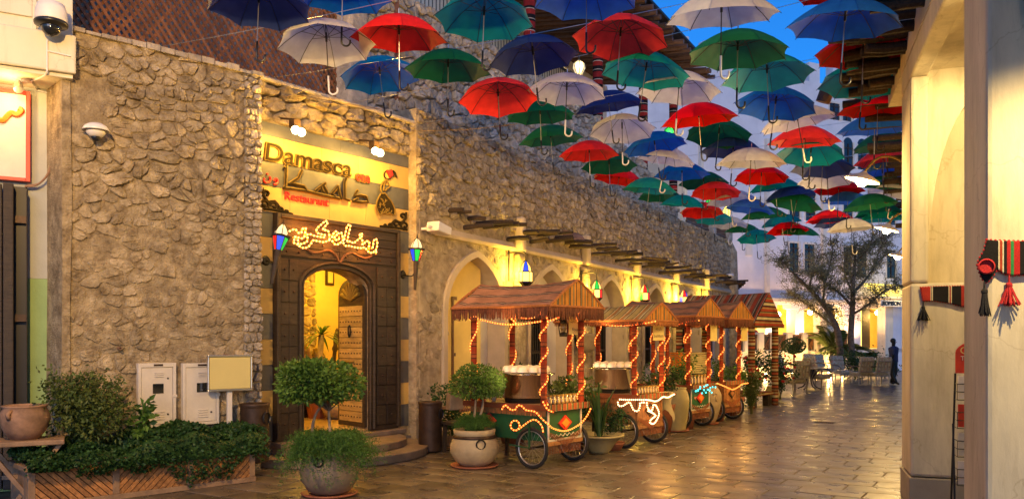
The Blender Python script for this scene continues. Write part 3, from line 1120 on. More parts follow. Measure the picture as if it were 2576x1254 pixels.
for i, c in enumerate(BC):
    b = [(c - AW / 2 - .1, .02)] + arch(c, AW + .2, SP, AP + .1, 16, .25) + [(c + AW / 2 + .1, .02)]
    a = [(c - AW / 2 + .02, .02)] + arch(c, AW - .04, SP, AP - .02, 16, .25) + [(c + AW / 2 - .02, .02)]
    n = len(a)
    mb = MB()
    vs = [(x, -.055, z) for x, z in a] + [(x, -.055, z) for x, z in b] + [(x, .36, z) for x, z in a] + [(x, .01, z) for x, z in b]
    fs = []
    for k in range(n - 1):
        fs += [(k, k + 1, n + k + 1, n + k), (k + 1, k, 2 * n + k, 2 * n + k + 1), (n + k, n + k + 1, 3 * n + k + 1, 3 * n + k)]
    mb.add(vs, fs)
    part('arch_trim', mb, m_plaster, w3, fix=True)
    mid = (BC[i - 1] + c) / 2 if i else .36
    x0 = .62 if i == 0 else (BC[i - 1] + c) / 2 + .2
    x1 = (c + BC[i + 1]) / 2 - .2 if i < 5 else L3 - .1
    part('ledge', MB().prism([(0, 3.42), (-.07, 3.42), (-.09, 3.48), (-.02, 3.58), (0, 3.58)], x0 - .12, x1 + .06, 'yz'), m_plaster, w3, bev=.015, fix=True)
    if i:
        part('pilaster', MB().prism([(mid - .17, 0), (mid - .13, 3.37), (mid + .13, 3.37), (mid + .17, 0)], -.16, -.0), m_stone, w3, bev=.05)
        part('pilaster', MB().prism([(mid - .1, 3.4), (mid - .08, 4.1), (mid + .08, 4.1), (mid + .1, 3.4)], -.2, -.0), m_plaster, w3, bev=.05)
    # barred window in the white infill
    if i == 0:
        wa, wb = W3.pix(1134, 745, -.3), W3.pix(1192, 900, -.3)
        x0, x1, z0, z1 = wa[0], wb[0], .95, wa[1]
    else:
        x0, x1, z0, z1 = c - .36, c + .4, .95, 2.42
    wm = m_wood_br if i == 0 else m_wood_dk
    wd = part('window', MB().box(x0 + .05, x1 - .05, .325, .338, z0, z1), m_red if i == 0 else m_glass_dk, w3)
    wd.data.materials.clear()
    wd.data.materials.append(m_wood_br if i == 0 else m_glass_dk)
    part('frame', MB().box(x0, x0 + .055, .27, .339, z0, z1).box(x1 - .055, x1, .27, .339, z0, z1).box(x0 + .056, x1 - .056, .27, .339, z1 - .06, z1).box(x0 + .056, x1 - .056, .27, .339, z0, z0 + .06), wm, wd)
    part('rail', MB().box(x0 + .056, x1 - .056, .275, .31, z0 + .45, z0 + .51), wm, wd)
    part('rail', MB().box(x0 + .056, x1 - .056, .275, .31, z0 + 1.1, z0 + 1.16), wm, wd)
    bm = MB().tube([(0, .29, z0 + .06), (0, .29, z1 - .06)], .011, 5).mesh('bar')
    bm.materials.append(m_iron)
    for k in range(6):
        part('bar', bm, None, wd, loc=(x0 + .13 + k * (x1 - x0 - .26) / 5, 0, 0))
# projecting roof poles
rr = random.Random(77)
pos = [.85, 1.12, 1.42, 1.52, 1.8, 2.0, 2.06, 2.5]
x = 3.0
while x < 20.3:
    pos.append(x)
    x += rr.choice((.2, .26, .34, .5)) if x < 12 else rr.uniform(.22, .55)
for k, x in enumerate(pos):
    z = 3.84 + rr.uniform(-.09, .08) - (.13 if k % 3 == 2 else 0)
    L = rr.uniform(.35, .75) * (.6 if k < 2 else 1)
    dx = rr.uniform(-.1, .22)
    r = rr.uniform(.032, .055)
    mb = MB()
    mb.cur = rr.uniform(.7, 1.4)
    mb.tube([(x, .1, z), (x + dx * .5, -L * .5, z + rr.uniform(-.01, .03)), (x + dx, -L, z + rr.uniform(-.02, .05))], [r, r * rr.uniform(.9, 1.1), r * .85], 8)
    part('pole', mb, m_pole, w3)
for k, s0, in enumerate((L3 - .1, L3 + .05, L3 + .12, L3 + .2)):
    part('pole', MB().tube([(s0 - .3, .2, 3.8 + .05 * k), (s0 + .5, -.4 + .1 * k, 3.86 - .06 * k)], .06, 8), m_pole, w3)
# stepped plinth along the wall
part('plinth', MB().box(.1, 6.6, -.62, -.0, 0, .17), m_step, w3, bev=.015)

a, b = W3.pix(1093, 573, .25)
t = thing('floodlight', 'cream box floodlight fixed on the stone wall beside the restaurant front', 'floodlight', W3.loc(a, -.25, b), R(61))
part('body', MB().prism([(-.1, -.06), (.28, -.1), (.3, .03), (-.08, .1)], -.14, .1), m_whitepl, t, bev=.02)
part('bracket', MB().box(-.2, -.1, -.02, .02, -.02, .02).box(-.02, .02, .1, .26, -.02, .02), m_whitepl, t, bev=.005)
a, b = W3.pix(1446, 596, .2)
t = thing('rusty_cowl', 'rust brown half round metal cowl on the wall above the poles', 'cowl', W3.loc(a, -.2, b), R(61))
mb = MB()
n = 9
vs = [(x, .18 - .3 * math.sin(R(90 * k / 8)), -.1 + .24 * math.cos(R(90 * k / 8))) for x in (-.3, .3) for k in range(n)]
mb.add(vs, [(k, k + 1, n + k + 1, n + k) for k in range(n - 1)])
mb.add([(x, .2, -.1) for x in (-.3, .3)], [])
part('shell', mb, m_clay_br, t, True)
part('side', MB().prism([(.18, -.1)] + [(.18 - .3 * math.sin(R(90 * k / 8)), -.1 + .24 * math.cos(R(90 * k / 8))) for k in range(n)], -.305, -.29, 'yz'), m_clay_br, t)
for dx_, dy_, lb in ((1905 * 1.0, 700, ''),):
    pass
a, b = W3.pix(1835, 694, .2)
t = thing('dome_camera', 'small white dome camera near the far end of the arcade wall', 'camera', W3.loc(a, -.2, b), R(61))
part('hood', MB().lathe([(.0, .1), (.12, .08), (.17, 0), (0, .0)], 16), m_whitepl, t, True)
part('lens_dome', MB().ball((0, 0, -.02), .08), m_glass_dk, t, True)

# ------------------------------------------------------------------ terrace above the arcade
UO = W3.loc(-.6, .85)
UW = Frame(UO.x, UO.y, R(61))
uw = thing('terrace_wall', 'upper rubble wall of the roof terrace, set back above the arcade', 'stone wall', (UO.x, UO.y, 5.2), R(61))
def ztop(x):
    return 2.55 - max(0, x - 9) * .16
part('wall_core', MB().prism([(0, 0), (17, 0), (17, ztop(17)), (9, 2.5), (0, 2.5)], 0, .35), m_mortar_pale, uw)
masonry(uw, cells(0, 17, 0, 2.6, .27, .2, 61, .2), lambda x, z, r: .04 + .06 * r.random(), m_stone_pale, 62, 290, lambda x, z: x, lambda x, z: z < ztop(x), .009)
part('corner_pier', MB().box(-.12, .34, -.1, .5, 0, 4.6), m_stone_pale, uw, bev=.06)
rl = thing('iron_railing', 'black iron railing on top of the upper terrace wall', 'railing', (UO.x, UO.y, 7.7), R(61))
mb = MB().tube([(0, .2, .02), (9, .2, .02)], .02, 6)
part('rail', MB().tube([(0, .2, .06), (9, .2, .06)], .02, 6), m_iron, rl)
part('rail', MB().bar((0, .2, .78), (9, .2, .78), .1, .05), m_wood_dk, rl)
bm = MB().tube([(0, .2, .06), (0, .2, .76)], .01, 5).mesh('baluster')
bm.materials.append(m_iron)
for k in range(72):
    part('baluster', bm, None, rl, loc=(.1 + k * .124, 0, 0))
# wooden railings with stone posts at the far end
for (xa, xb, lb) in ((15.0, 17.6, 'brown wooden terrace railing before the first lantern post'), (18.15, 20.0, 'brown wooden terrace railing at the far end of the arcade wall')):
    o = W3.loc(xa, .12)
    t = thing('terrace_railing', lb, 'railing', (o.x, o.y, H3), R(61), 'wooden railings on the terrace')
    part('top_rail', MB().box(0, xb - xa, -.04, .04, .58, .68), m_wood_br, t)
    part('bottom_rail', MB().box(0, xb - xa, -.03, .03, .08, .14), m_wood_br, t)
    bm = MB().box(-.02, .02, -.02, .02, .14, .58).mesh('baluster')
    bm.materials.append(m_wood_br)
    for k in range(int((xb - xa) / .13)):
        part('baluster', bm, None, t, loc=(.07 + k * .13, 0, 0))
for x_, lb in ((17.88, 'stone terrace post with a lantern on it, between the wooden railings'), (20.2, 'stone terrace post with a lantern on it, at the wall end')):
    o = W3.loc(x_, .15)
    t = thing('terrace_post', lb, 'post', (o.x, o.y, H3), R(61), 'stone posts on the terrace')
    part('shaft', MB().box(-.2, .2, -.2, .2, 0, .72), m_stone_pale, t, bev=.04)
    part('cap', MB().box(-.24, .24, -.24, .24, .722, .8), m_stone_pale, t, bev=.02)
part('terrace_floor', MB().box(.3, L3, .45, 6, 5.2, 5.3), m_white, w3)
# plastered upper storey with textile wrapped columns under a pole roof
BO = W3.loc(.2, 4.4)
up = thing('upper_storey', 'plastered upper storey with a dark pole roof above the terrace', 'building', (BO.x, BO.y, 5.3), R(61))
part('back_wall', MB().box(-9, 18.5, 0, .3, 0, 6.2), m_white, up)
part('side_wall', MB().box(18.2, 18.5, -3.2, 0, 0, 3.0), m_white, up)
for k in range(5):
    x = 4.5 + 3.2 * k
    f = part('window', MB().box(x, x + .8, -.06, -.005, 2.9, 4.5), m_glass_dk, up)
    part('frame', MB().box(x - .07, x, -.09, -.004, 2.85, 4.55).box(x + .8, x + .87, -.09, -.004, 2.85, 4.55).box(x, x + .8, -.09, -.004, 4.5, 4.55), m_wood_br, f)
m_tex = Mstripe('woven_column_cloth', 'Z', .5, [(0, (.28, .02, .02)), (.3, (.012, .01, .012)), (.4, (.55, .45, .35)), (.43, (.012, .01, .012)), (.62, (.3, .025, .02)), (.86, (.5, .42, .33)), (.9, (.012, .01, .012))])
m_tex2 = Mstripe('woven_column_cloth_tan', 'Z', .34, [(0, (.16, .05, .02)), (.16, (.42, .33, .18)), (.2, (.05, .03, .02)), (.32, (.3, .06, .03)), (.5, (.05, .035, .02)), (.6, (.45, .38, .22)), (.76, (.2, .05, .025)), (.9, (.35, .27, .13))])
for k, x in enumerate((5.6, 9.6, 13.2, 16.2)):
    part('column', MB().tube([(x, -3.4, 0), (x, -3.4, 5.6)], .14, 12), m_tex, up)
rr = random.Random(6)
for k in range(52):
    x = 6.2 + k * .235
    mb = MB()
    mb.cur = rr.uniform(.6, 1.5)
    z = 5.8 + rr.uniform(-.03, .03)
    mb.tube([(x, .2, z + .5), (x + rr.uniform(-.1, .1), -2, z + .2), (x + rr.uniform(-.15, .15), -4.3 + rr.uniform(-.2, .2), z)], [.09, .085, .075], 7)
    part('roof_pole', mb, m_wood_br, up)
part('roof_deck', MB().box(6, 18.6, -4.0, .3, 6.42, 6.5), m_wood_dk, up)
part('added_shade_roof', MB().box(-9, 3.2, -3.3, .3, 4.6, 4.7), m_wood_dk, up)  # roof added to keep the space behind the lattice dark
part('roof_beam', MB().box(6, 18.5, -3.5, -3.3, 5.62, 5.74), m_wood_dk, up)

# ------------------------------------------------------------------ lattice screen above the left walls
LO = W2.loc(0, .75)
LT = Frame(LO.x, LO.y, R(52.1))
la, lb_ = LT.pix(90, 50)[0], LT.pix(998, 250)[0]
lt = thing('lattice_screen', 'tall brown wooden lattice screen above the rough stone walls', 'lattice screen', (LO.x, LO.y, 4.9), R(52.1))
LW, LH = lb_ - la, 4.2
part('post', MB().box(lb_ - .1, lb_, -.05, .05, 0, LH), m_lattice, lt)
part('post', MB().box(la, la + .08, -.05, .05, 0, LH), m_lattice, lt)
part('bottom_rail', MB().box(la, lb_, -.045, .045, .1, .2), m_lattice, lt)
def slat(k, sgn, y):
    # slope 1.25 lines clipped to the panel
    q = 1.25
    x0 = la + k
    pts = []
    for z in (0, LH):
        pts.append((x0 + sgn * z / q, z))
    (xa, za), (xb, zb) = pts
    if xa > xb:
        (xa, za), (xb, zb) = (xb, zb), (xa, za)
    if xb < la or xa > lb_:
        return
    if xa < la:
        za += (la - xa) / (xb - xa) * (zb - za)
        xa = la
    if xb > lb_:
        zb += (lb_ - xb) / (xb - xa) * (zb - za)
        xb = lb_
    if xb - xa < .1:
        return
    mb = MB()
    mb.cur = rr.uniform(.7, 1.3)
    mb.bar((xa, y, za), (xb, y, zb), .012, .036, (0, 1, 0))
    mb2 = MB()
    mb2.cur = mb.cur
    d = Vector((xb - xa, 0, zb - za)).normalized()
    nrm = Vector((-d.z, 0, d.x)) * .02
    A, B = Vector((xa, 0, za)), Vector((xb, 0, zb))
    vs = [p + s * nrm + Vector((0, y + t, 0)) for p in (A, B) for s, t in ((-1, -.006), (1, -.006), (1, .006), (-1, .006))]
    mb2.add(vs, [(0, 1, 2, 3), (7, 6, 5, 4), (0, 4, 5, 1), (1, 5, 6, 2), (2, 6, 7, 3), (3, 7, 4, 0)])
    part('slat', mb2, m_lattice, lt)
k = -LH / 1.25
while k < LW + LH / 1.25:
    slat(k, 1, .008)
    slat(k, -1, -.008)
    k += .105

# ------------------------------------------------------------------ arcaded building at the right
W4 = Frame(4.05, 8.27, R(70.8))      # local +y is out to the street
w4 = thing('arcade_building', 'beige plastered arcade at the right, pillars and lit bays', 'building', (4.05, 8.27, 0), R(70.8))
PL, PT = .73, .78
for k, (x0, y1) in enumerate(((0, 1), (-3.486, 1))):
    mb = MB().box(x0, x0 + PL, -PT - .9 * 0, 0, .31, 4.37)
    if k == 0:
        mb = MB().box(x0, x0 + PL, -PT - .5, 0, .31, 2.27).box(x0 - .0, x0 + PL, -.17, 0, 2.271, 4.37)
    elif k == 1:
        mb = MB().box(x0, x0 + PL, -PT - .9, 0, .31, 4.37)
    part('pillar', mb, m_plaster_r, w4, bev=.03)
    part('skirting', MB().box(x0 - .012, x0 + PL + .012, -PT - .92, .012, 0, .3), m_skirt, w4, bev=.008)
# set back cross wall with pointed arch above the far pillar
part('cross_wall', MB().box(1.2, 1.5, -3.6, -.171, 0, 4.6).box(.36, 1.2, -3.6, -3.3, 0, 4.6), m_plaster_r, w4)
cur = [(-.171, 2.275), (-.18, 2.275)] + [(-.18 - .62 * (1 - math.cos(R(a))) , 2.3 + 1.95 * math.sin(R(a)) ** .85) for a in range(0, 91, 9)] + [(-3.6, 4.25), (-3.6, 4.49), (-.171, 4.49)]
part('arch_spandrel', MB().prism(cur, .12, .72, 'yz'), m_plaster_r, w4, bev=.01, fix=True)
part('lintel', MB().box(-12, .74, -.17, 0, 4.372, 4.62).box(-12, .74, -.6, -.171, 4.45, 4.62), m_plaster_r, w4, bev=.02)
part('upper_wall', MB().box(-12, 2.1, -.6, -.0, 4.622, 5.6), m_plaster_r, w4)
part('parapet', MB().box(-12, 2.6, -.9, -.3, 5.602, 7.6), m_plaster_r, w4, bev=.02)
part('arcade_ceiling', MB().box(-12, 1.5, -4, -.601, 4.5, 4.6), m_plaster_r, w4)
part('back_wall', MB().box(-12, .7, -4.2, -4.0, 0, 4.5), m_plaster_r, w4)
# arches springing above the near pillar
x0 = -3.486
for nm, p in (('vault_rib', [(-.17, 4.36), (-.17, 3.9), (-.26, 3.3), (-.36, 2.75), (-.42, 3.3), (-.6, 4.0), (-.75, 4.36)]),):
    part(nm, MB().prism(p, x0 - .1, x0 - .002, 'yz'), m_plaster_r, w4, bev=.02, fix=True)
# projecting poles near the camera and beyond
rr = random.Random(17)
xs = [-2.25, -1.05, -.95, -.35, .2, .3, .8, 1.0, 1.35, 1.6, 1.75]
for k, x in enumerate(xs):
    for q in range(2):
        r = rr.uniform(.05, .075)
        L = rr.uniform(.5, .78) if q == 0 else rr.uniform(.25, .5)
        mb = MB()
        mb.cur = rr.uniform(.7, 1.3)
        z = 4.92 - .13 * q + rr.uniform(-.03, .03)
        xx = x + .09 * q
        mb.tube([(xx, -.3, z), (xx + .02, L * .5, z - .01), (xx + rr.uniform(-.05, .05), L, z + rr.uniform(-.04, .01))], [r, r, r * .92], 9)
        part('pole', mb, m_pole, w4)
FO = W4.loc(.73, .02)
FA = Frame(FO.x, FO.y, R(62))
fw = thing('far_arcade', 'plastered wall running on beyond the first pillar, carrying street lamps', 'building', (FO.x, FO.y, 0), R(62))
part('wall', MB().box(0, 22, -.9, -.25, 0, 5.7), m_plaster_r, fw)
for k in range(34):
    x = 1.6 + k * .42 + rr.uniform(-.1, .1)
    r = rr.uniform(.05, .075)
    L = rr.uniform(.3, .75)
    mb = MB()
    mb.cur = rr.uniform(.7, 1.3)
    z = 4.85 + rr.uniform(-.12, .06)
    mb.tube([(x, -.4, z), (x + rr.uniform(-.08, .08), L, z + rr.uniform(-.05, .04))], [r, r * .9], 8)
    part('pole', mb, m_pole, fw)
part('rain_spout', MB().tube(smooth_path([(1.2, -.4, 4.98), (1.2, .3, 5.0), (1.2, .8, 4.98), (1.22, .95, 4.75)], 4), .09, 10), m_wood_br, fw)

# goose neck street lamps
def street_lamp(label, p, ang, power, wall, spot=150):
    t = thing('street_lamp', label, 'street lamp', p, ang, 'lamps with white shades along the right wall')
    # local -x towards the wall
    arm = smooth_path([(.55, 0, .18), (.3, 0, .33), (.1, 0, .3), (.0, 0, .12)], 5)
    part('arm', MB().tube(arm, .014, 8), m_gold, t)
    part('wall_plate', MB().lathe([(0, -.012), (.06, -.012), (.06, .012), (0, .012)], 14), m_gold, t, loc=(.56, 0, .18), rot=(0, R(90), 0))
    part('shade', MB().lathe([(.02, .12), (.05, .09), (.12, .065), (.2, .02), (.205, .0), (.19, .012), (.1, .05), (.02, .07)], 28), m_whitepl, t, True)
    part('bulb', MB().ball((0, 0, .0), .07, 16, 10), g_lampb, t, True)
    lamp('street_lamp_light', (0, 0, -.085), power * 1.0, (1, .62, .18), .05, t)
    return t
for k, (px, py, Zl, lb, pw) in enumerate(((2168, 455, 9.9, 'nearest white shaded street lamp on a goose neck by the pillar', 250), (2230, 578, 14.1, 'second white shaded street lamp, below and beyond the nearest one', 220), (2257, 645, 18.7, 'farthest white shaded street lamp, lowest of the row', 200))):
    p = at(px, py, Zl)
    t = street_lamp(lb, p, R(-28), pw, FA)
    t.rotation_euler = (0, R(16), R(-28))
t = thing('added_floodlight', 'added out-of-view floodlight on a mast washing the rubble wall and planter with amber light', 'floodlight', (-3.1, 3.2, 5.0))  # lamp added out of view to brighten the stone walls
part('body', MB().box(-.15, .15, -.02, .12, -.1, .1), m_black, t, bev=.01, rot=(R(-18), 0, R(30)))
part('mast', MB().tube([(0, -.2, -5.0), (0, -.2, .1), (0, 0, .1)], .04, 8), m_iron, t)
wdir = Vector((-2.9, 10.6, 2.9)) - Vector((-3.1, 3.4, 4.95))
lamp('added_wall_light', (0, .25, -.05), 1150, (1, .58, .17), .12, t, 'SPOT', 84, wdir.to_track_quat('-Z', 'Y').to_euler())
# lamps inside the right arcade
def ceiling_lamp(label, x, y, power, spot):
    p = W4.loc(x, y, 4.45)
    t = thing('ceiling_lamp', label, 'lamp', p, 0, 'lamps under the arcade ceiling')
    part('cord', MB().tube([(0, 0, 0), (0, 0, -.3)], .006, 5), m_black, t)
    part('shade', MB().lathe([(.02, -.28), (.06, -.3), (.14, -.42), (.145, -.43), (.13, -.42), (.05, -.32)], 18), m_whitepl, t, True)
    part('bulb', MB().ball((0, 0, -.39), .05), g_lampb, t, True)
    lamp('arcade_light', (0, 0, -.47), power, (1, .74, .31), .03, t, 'SPOT' if spot else 'POINT', spot)
ceiling_lamp('white shaded lamp hanging in the far arcade bay', -1.25, -.75, 170, None)
ceiling_lamp('white shaded lamp hanging in the near arcade bay', -4.75, -.55, 380, 132)

# ------------------------------------------------------------------ tall white hotel closing the square
FB = Frame(15.65, 42.0, R(26.5))
fb = thing('white_hotel', 'tall white plastered hotel with battlements closing the far end', 'building', (15.65, 42, 0), R(26.5))
PX = lambda x, y, o=0: FB.pix(x, y, o)
wx0, wx1 = -14, 16
zroof = PX(2050, 207)[1]
zter = 1.2
zop = PX(1970, 764)[1]
ops = []
for a, b in ((1700, 1790), (1850, 1925), (1944, 2000), (2022, 2068), (2084, 2124)):
    ops.append((PX(a, 800)[0], PX(b, 800)[0]))
ol = [(wx0, 0)]
for a, b in ops:
    ol += [(a, 0), (a, zop - .25), (a + .25, zop - .22), (a + .3, zop), (b - .3, zop), (b - .25, zop - .22), (b, zop - .25), (b, 0)]
xd0, xd1 = PX(2165, 800)[0], PX(2235, 800)[0]
zd = PX(2200, 775)[1]
ol += [(xd0, 0), (xd0, zd), (xd1, zd), (xd1, 0), (wx1, 0), (wx1, zroof), (wx0, zroof)]
part('wall', MB().prism(ol, 0, .6), m_farwhite, fb)
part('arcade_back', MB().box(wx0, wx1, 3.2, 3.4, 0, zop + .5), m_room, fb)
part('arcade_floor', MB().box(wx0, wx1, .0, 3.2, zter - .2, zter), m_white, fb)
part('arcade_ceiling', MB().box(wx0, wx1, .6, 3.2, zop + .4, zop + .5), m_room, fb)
z0 = PX(1700, 205)[1]
k = wx0
while k < wx1:
    part('merlon', MB().box(k, k + .75, .02, .5, zroof + .001, zroof + 1.0 + .25 * (int(k * 7) % 2)), m_farwhite, fb)
    k += 1.7
wins = [(1984, 2007, 610, 685, 0), (2022, 2047, 613, 688, 0), (2120, 2141, 620, 693, 0), (2154, 2178, 623, 696, 0), (2229, 2251, 629, 700, 0),
        (1984, 2010, 505, 549, 0), (2025, 2049, 477, 505, 0), (2120, 2143, 500, 556, 0), (2155, 2178, 505, 560, 0), (2025, 2049, 530, 556, 0),
        (2121, 2144, 360, 424, 1), (2156, 2180, 364, 428, 1), (1984, 2008, 348, 410, 1), (2022, 2046, 352, 414, 1),
        (2085, 2110, 258, 303, 0), (2118, 2140, 262, 306, 0), (1890, 1912, 395, 450, 0), (1890, 1912, 500, 552, 0), (2229, 2251, 512, 566, 0), (2229, 2251, 372, 436, 1)]
for a, b, c, d, ar in wins:
    xa, za = PX(a, c)
    xb, zb = PX(b, d)
    zt_ = za
    hole = [(xa, zb), (xb, zb), (xb, zt_)] + ([(xa + (xb - xa) * (.5 + .5 * math.cos(R(t))), zt_ + (xb - xa) * .5 * math.sin(R(t))) for t in range(20, 161, 20)] if ar else []) + [(xa, zt_)]
    w = part('window', MB().prism(hole, -.012, -.003), m_glass_dk, fb)
    mb = MB().box(xb, xb + .14, -.06, -.001, zb, zt_ + .1).box(xa - .05, xa, -.05, -.001, zb, zt_ + .05)
    if not ar:
        mb.box(xa, xb, -.06, -.001, zt_, zt_ + .1)
    part('frame', mb, m_white, w)
    mb = MB().box((xa + xb) / 2 - .03, (xa + xb) / 2 + .03, -.05, -.013, zb, zt_)
    for q in (.45, .82):
        z = zb + (zt_ - zb) * q
        mb.box(xa, xb, -.045, -.0135, z - .035, z + .035)
    part('mullion', mb, m_wood_dk, w)
xa, za = PX(1875, 608)
xb, zb = PX(1891, 643)
part('blind_niche', MB().box(xa, xb, -.05, -.001, zb, za), m_white, fb)
for q in (1926, 1760, 2068):
    xa = PX(q - 4, 400)[0]
    xb = PX(q + 4, 400)[0]
    part('pilaster', MB().box(xa, xb, -.18, -.001, zop + .3, PX(q, 350)[1]), m_white, fb)
part('string_course', MB().box(PX(2085, 240)[0], wx1, -.15, -.001, PX(2085, 240)[1], PX(2085, 236)[1]), m_cream, fb)
part('string_course', MB().box(PX(1845, 600)[0], PX(2130, 745)[0], -.12, -.0015, zop + .12, zop + .28), m_cream, fb)
part('door_frame', MB().box(xd0 + .6, xd0 + 1.9, 1.0, 1.1, zter, zter + 3.0), m_wood_dk, fb)
part('door_glass', MB().box(xd0 + .75, xd0 + 1.2, .97, .995, zter + .1, zter + 2.8), g_amber, fb)
# terrace in front
TO = FB.loc(0, -2.6)
te = thing('hotel_terrace', 'raised white terrace wall with lit posts in front of the hotel', 'terrace', (TO.x, TO.y, 0), R(26.5))
TX = Frame(TO.x, TO.y, R(26.5))
t0, t1 = TX.pix(1780, 880)[0], TX.pix(2150, 880)[0]
part('retaining_wall', MB().box(t0, t1, 0, .3, 0, 1.15), m_white, te)
part('terrace_floor', MB().box(t0, t1, .3, 2.6, .9, 1.14), m_white, te)
tx = [TX.pix(q, 860)[0] for q in (1800, 1836, 1879, 1914, 1947, 1986, 2025, 2057, 2082, 2112, 2140)]
for i, x in enumerate(tx):
    part('post', MB().box(x - .16, x + .16, -.04, .26, 1.152, 2.02), m_white, te, bev=.02)
    if i + 1 < len(tx):
        xb = tx[i + 1]
        pn = part('lattice_panel', MB().box(x + .18, xb - .18, .08, .1, 1.22, 1.86), m_wood_dk, te)
        part('rail', MB().box(x + .17, xb - .17, .05, .13, 1.862, 1.93), m_wood_br, pn)
        mb = MB()
        k = x + .2
        while k < xb - .3:
            mb.bar((k, .07, 1.24), (min(k + .5, xb - .18), .07, 1.84), .02, .03)
            k += .13
        part('slat', mb, m_lattice, pn, kind='stuff')
part('steps', MB().box(t1 + .02, t1 + 2.2, -.3, .9, 0, .4).box(t1 + .02, t1 + 2.2, .1, .9, .401, .8), m_plaster, te)
# bright uplit gate pillar
xg = TX.pix(2085, 860, .5)[0]
gp = thing('lit_pillar', 'brightly uplit white pillar before the hotel terrace fence', 'pillar', TX.loc(xg, -.45), R(26.5))
part('shaft', MB().box(-.3, .3, -.2, .2, 0, 2.6), m_white, gp, bev=.03)
part('cap', MB().ball((0, 0, 2.75), .26), m_white, gp, True)
ul = 0
for q, o_, pw, lb in ((2085, 1.3, 260, 'small ground uplight in front of the bright gate pillar'), (1925, .6, 160, 'small ground uplight below the terrace behind the tent post'), (1995, .6, 120, 'small ground uplight below the terrace by the clipped bush'), (2120, .7, 150, 'small ground uplight below the terrace near the palm'), (1870, .6, 150, 'small ground uplight below the terrace left of the tent')):
    x = TX.pix(q, 900, o_)[0]
    t = thing('uplight', lb, 'uplight', TX.loc(x, -o_, .0), 0, 'ground uplights along the hotel terrace')
    part('housing', MB().lathe([(.0, 0), (.12, 0), (.12, .16), (.09, .16), (.09, .12), (0, .12)], 14), m_black, t)
    part('lens', MB().ball((0, 0, .13), .08), g_lampb, t, True)
    lamp('uplight_light', (0, 0, .3), pw * (.9 if q == 2085 else .34), (1, .56, .17), .08, t)
for q in (1815, 1935, 2010, 2076, 2135):
    x = PX(q, 870)[0]
    t = thing('wall_washer', 'floor uplight against the hotel wall ' + {1815: 'hidden behind the carts', 1935: 'behind the tent post', 2010: 'behind the clipped bush', 2076: 'behind the lit gate pillar', 2135: 'behind the tree trunk'}[q], 'uplight', FB.loc(x, -.75, 1.15), R(26.5), 'wall washers along the hotel front')
    part('housing', MB().box(-.25, .25, -.06, .06, 0, .1), m_black, t)
    part('lens', MB().box(-.22, .22, -.045, .045, .101, .11), g_lampb, t)
    lamp('washer_light', (0, 0, .3), 230, (1, .55, .25), .1, t, 'SPOT', 150, (R(180), 0, 0))
for q, yy in ((1897 + 60, 790), (2037, 785), (2084, 787), (2207, 786), (2243, 798), (1860, 786), (1740, 786)):
    x, z = PX(q, yy, -.9)
    t = thing('bracket_lamp', 'small white globe lamp in the hotel arcade, ' + {1957: 'in the first bay right of the tent', 2037: 'behind the palm fronds', 2084: 'behind the tree trunk', 2207: 'left of the lit doorway', 2243: 'by the standing man', 1860: 'behind the tent', 1740: 'hidden by the carts'}[q], 'lamp', FB.loc(x, .9, z), R(26.5), 'globe lamps in the hotel arcade')
    part('globe', MB().ball((0, 0, 0), .14), g_lampb, t, True)
    part('bracket', MB().bar((0, .12, .05), (0, .9, .15), .05, .05), m_iron, t)
    lamp('globe_light', (0, .0, -.25), 75, (1, .58, .12), .1, t)
# entrance awning and name board
xa = PX(2205, 750, 1.2)[0]
aw = thing('entrance_awning', 'glowing striped awning over the hotel entrance', 'awning', FB.loc(xa, -1.2, 0), R(26.5))
za = PX(2230, 745, 1.2)[1]
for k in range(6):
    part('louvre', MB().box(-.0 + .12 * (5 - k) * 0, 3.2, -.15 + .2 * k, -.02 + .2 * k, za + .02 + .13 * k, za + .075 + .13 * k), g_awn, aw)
part('roof_slab', MB().box(-.2, 3.4, -.2, 1.1, za - .12, za), m_cream, aw)
part('post', MB().box(.9, 1.5, .2, .7, 0, za - .122), m_cream, aw)
xs, zs = PX(2222, 762, 1.5)
sb = thing('name_board', 'small white name board with dark letters under the awning', 'sign', FB.loc(xs, -1.5, zs), R(26.5))
part('board', MB().box(-.2, 2.6, 0, .06, -.16, .18), m_white, sb)
lamp('name_board_light', (1, -.6, .5), 30, (1, .7, .25), .05, sb)
def text(s, size, mat, parent, loc, rot=(R(90), 0, 0), ext=.01, name='lettering', off=0, shear=0, sx=1, align='LEFT', space=1):
    c = bpy.data.curves.new(name, 'FONT')
    c.body = s
    c.size = size
    c.extrude = ext
    c.offset = off
    c.shear = shear
    c.align_x = align
    c.space_character = space
    c.materials.append(mat)
    tmp = bpy.data.objects.new(name, c)
    COL.objects.link(tmp)
    bpy.context.view_layer.update()
    me = bpy.data.meshes.new_from_object(tmp)
    bpy.data.objects.remove(tmp)
    ta = me.attributes.new('tint', 'FLOAT', 'FACE')
    ta.data.foreach_set('value', [1.0] * len(me.polygons))
    o = bpy.data.objects.new(name, me)
    COL.objects.link(o)
    o.parent = parent
    o.location = loc
    o.rotation_euler = rot
    o.scale = (sx, 1, 1)
    return o
text('ROBISON HO', .28, m_black, sb, (-.1, -.012, -.09), off=.012, sx=1.15)

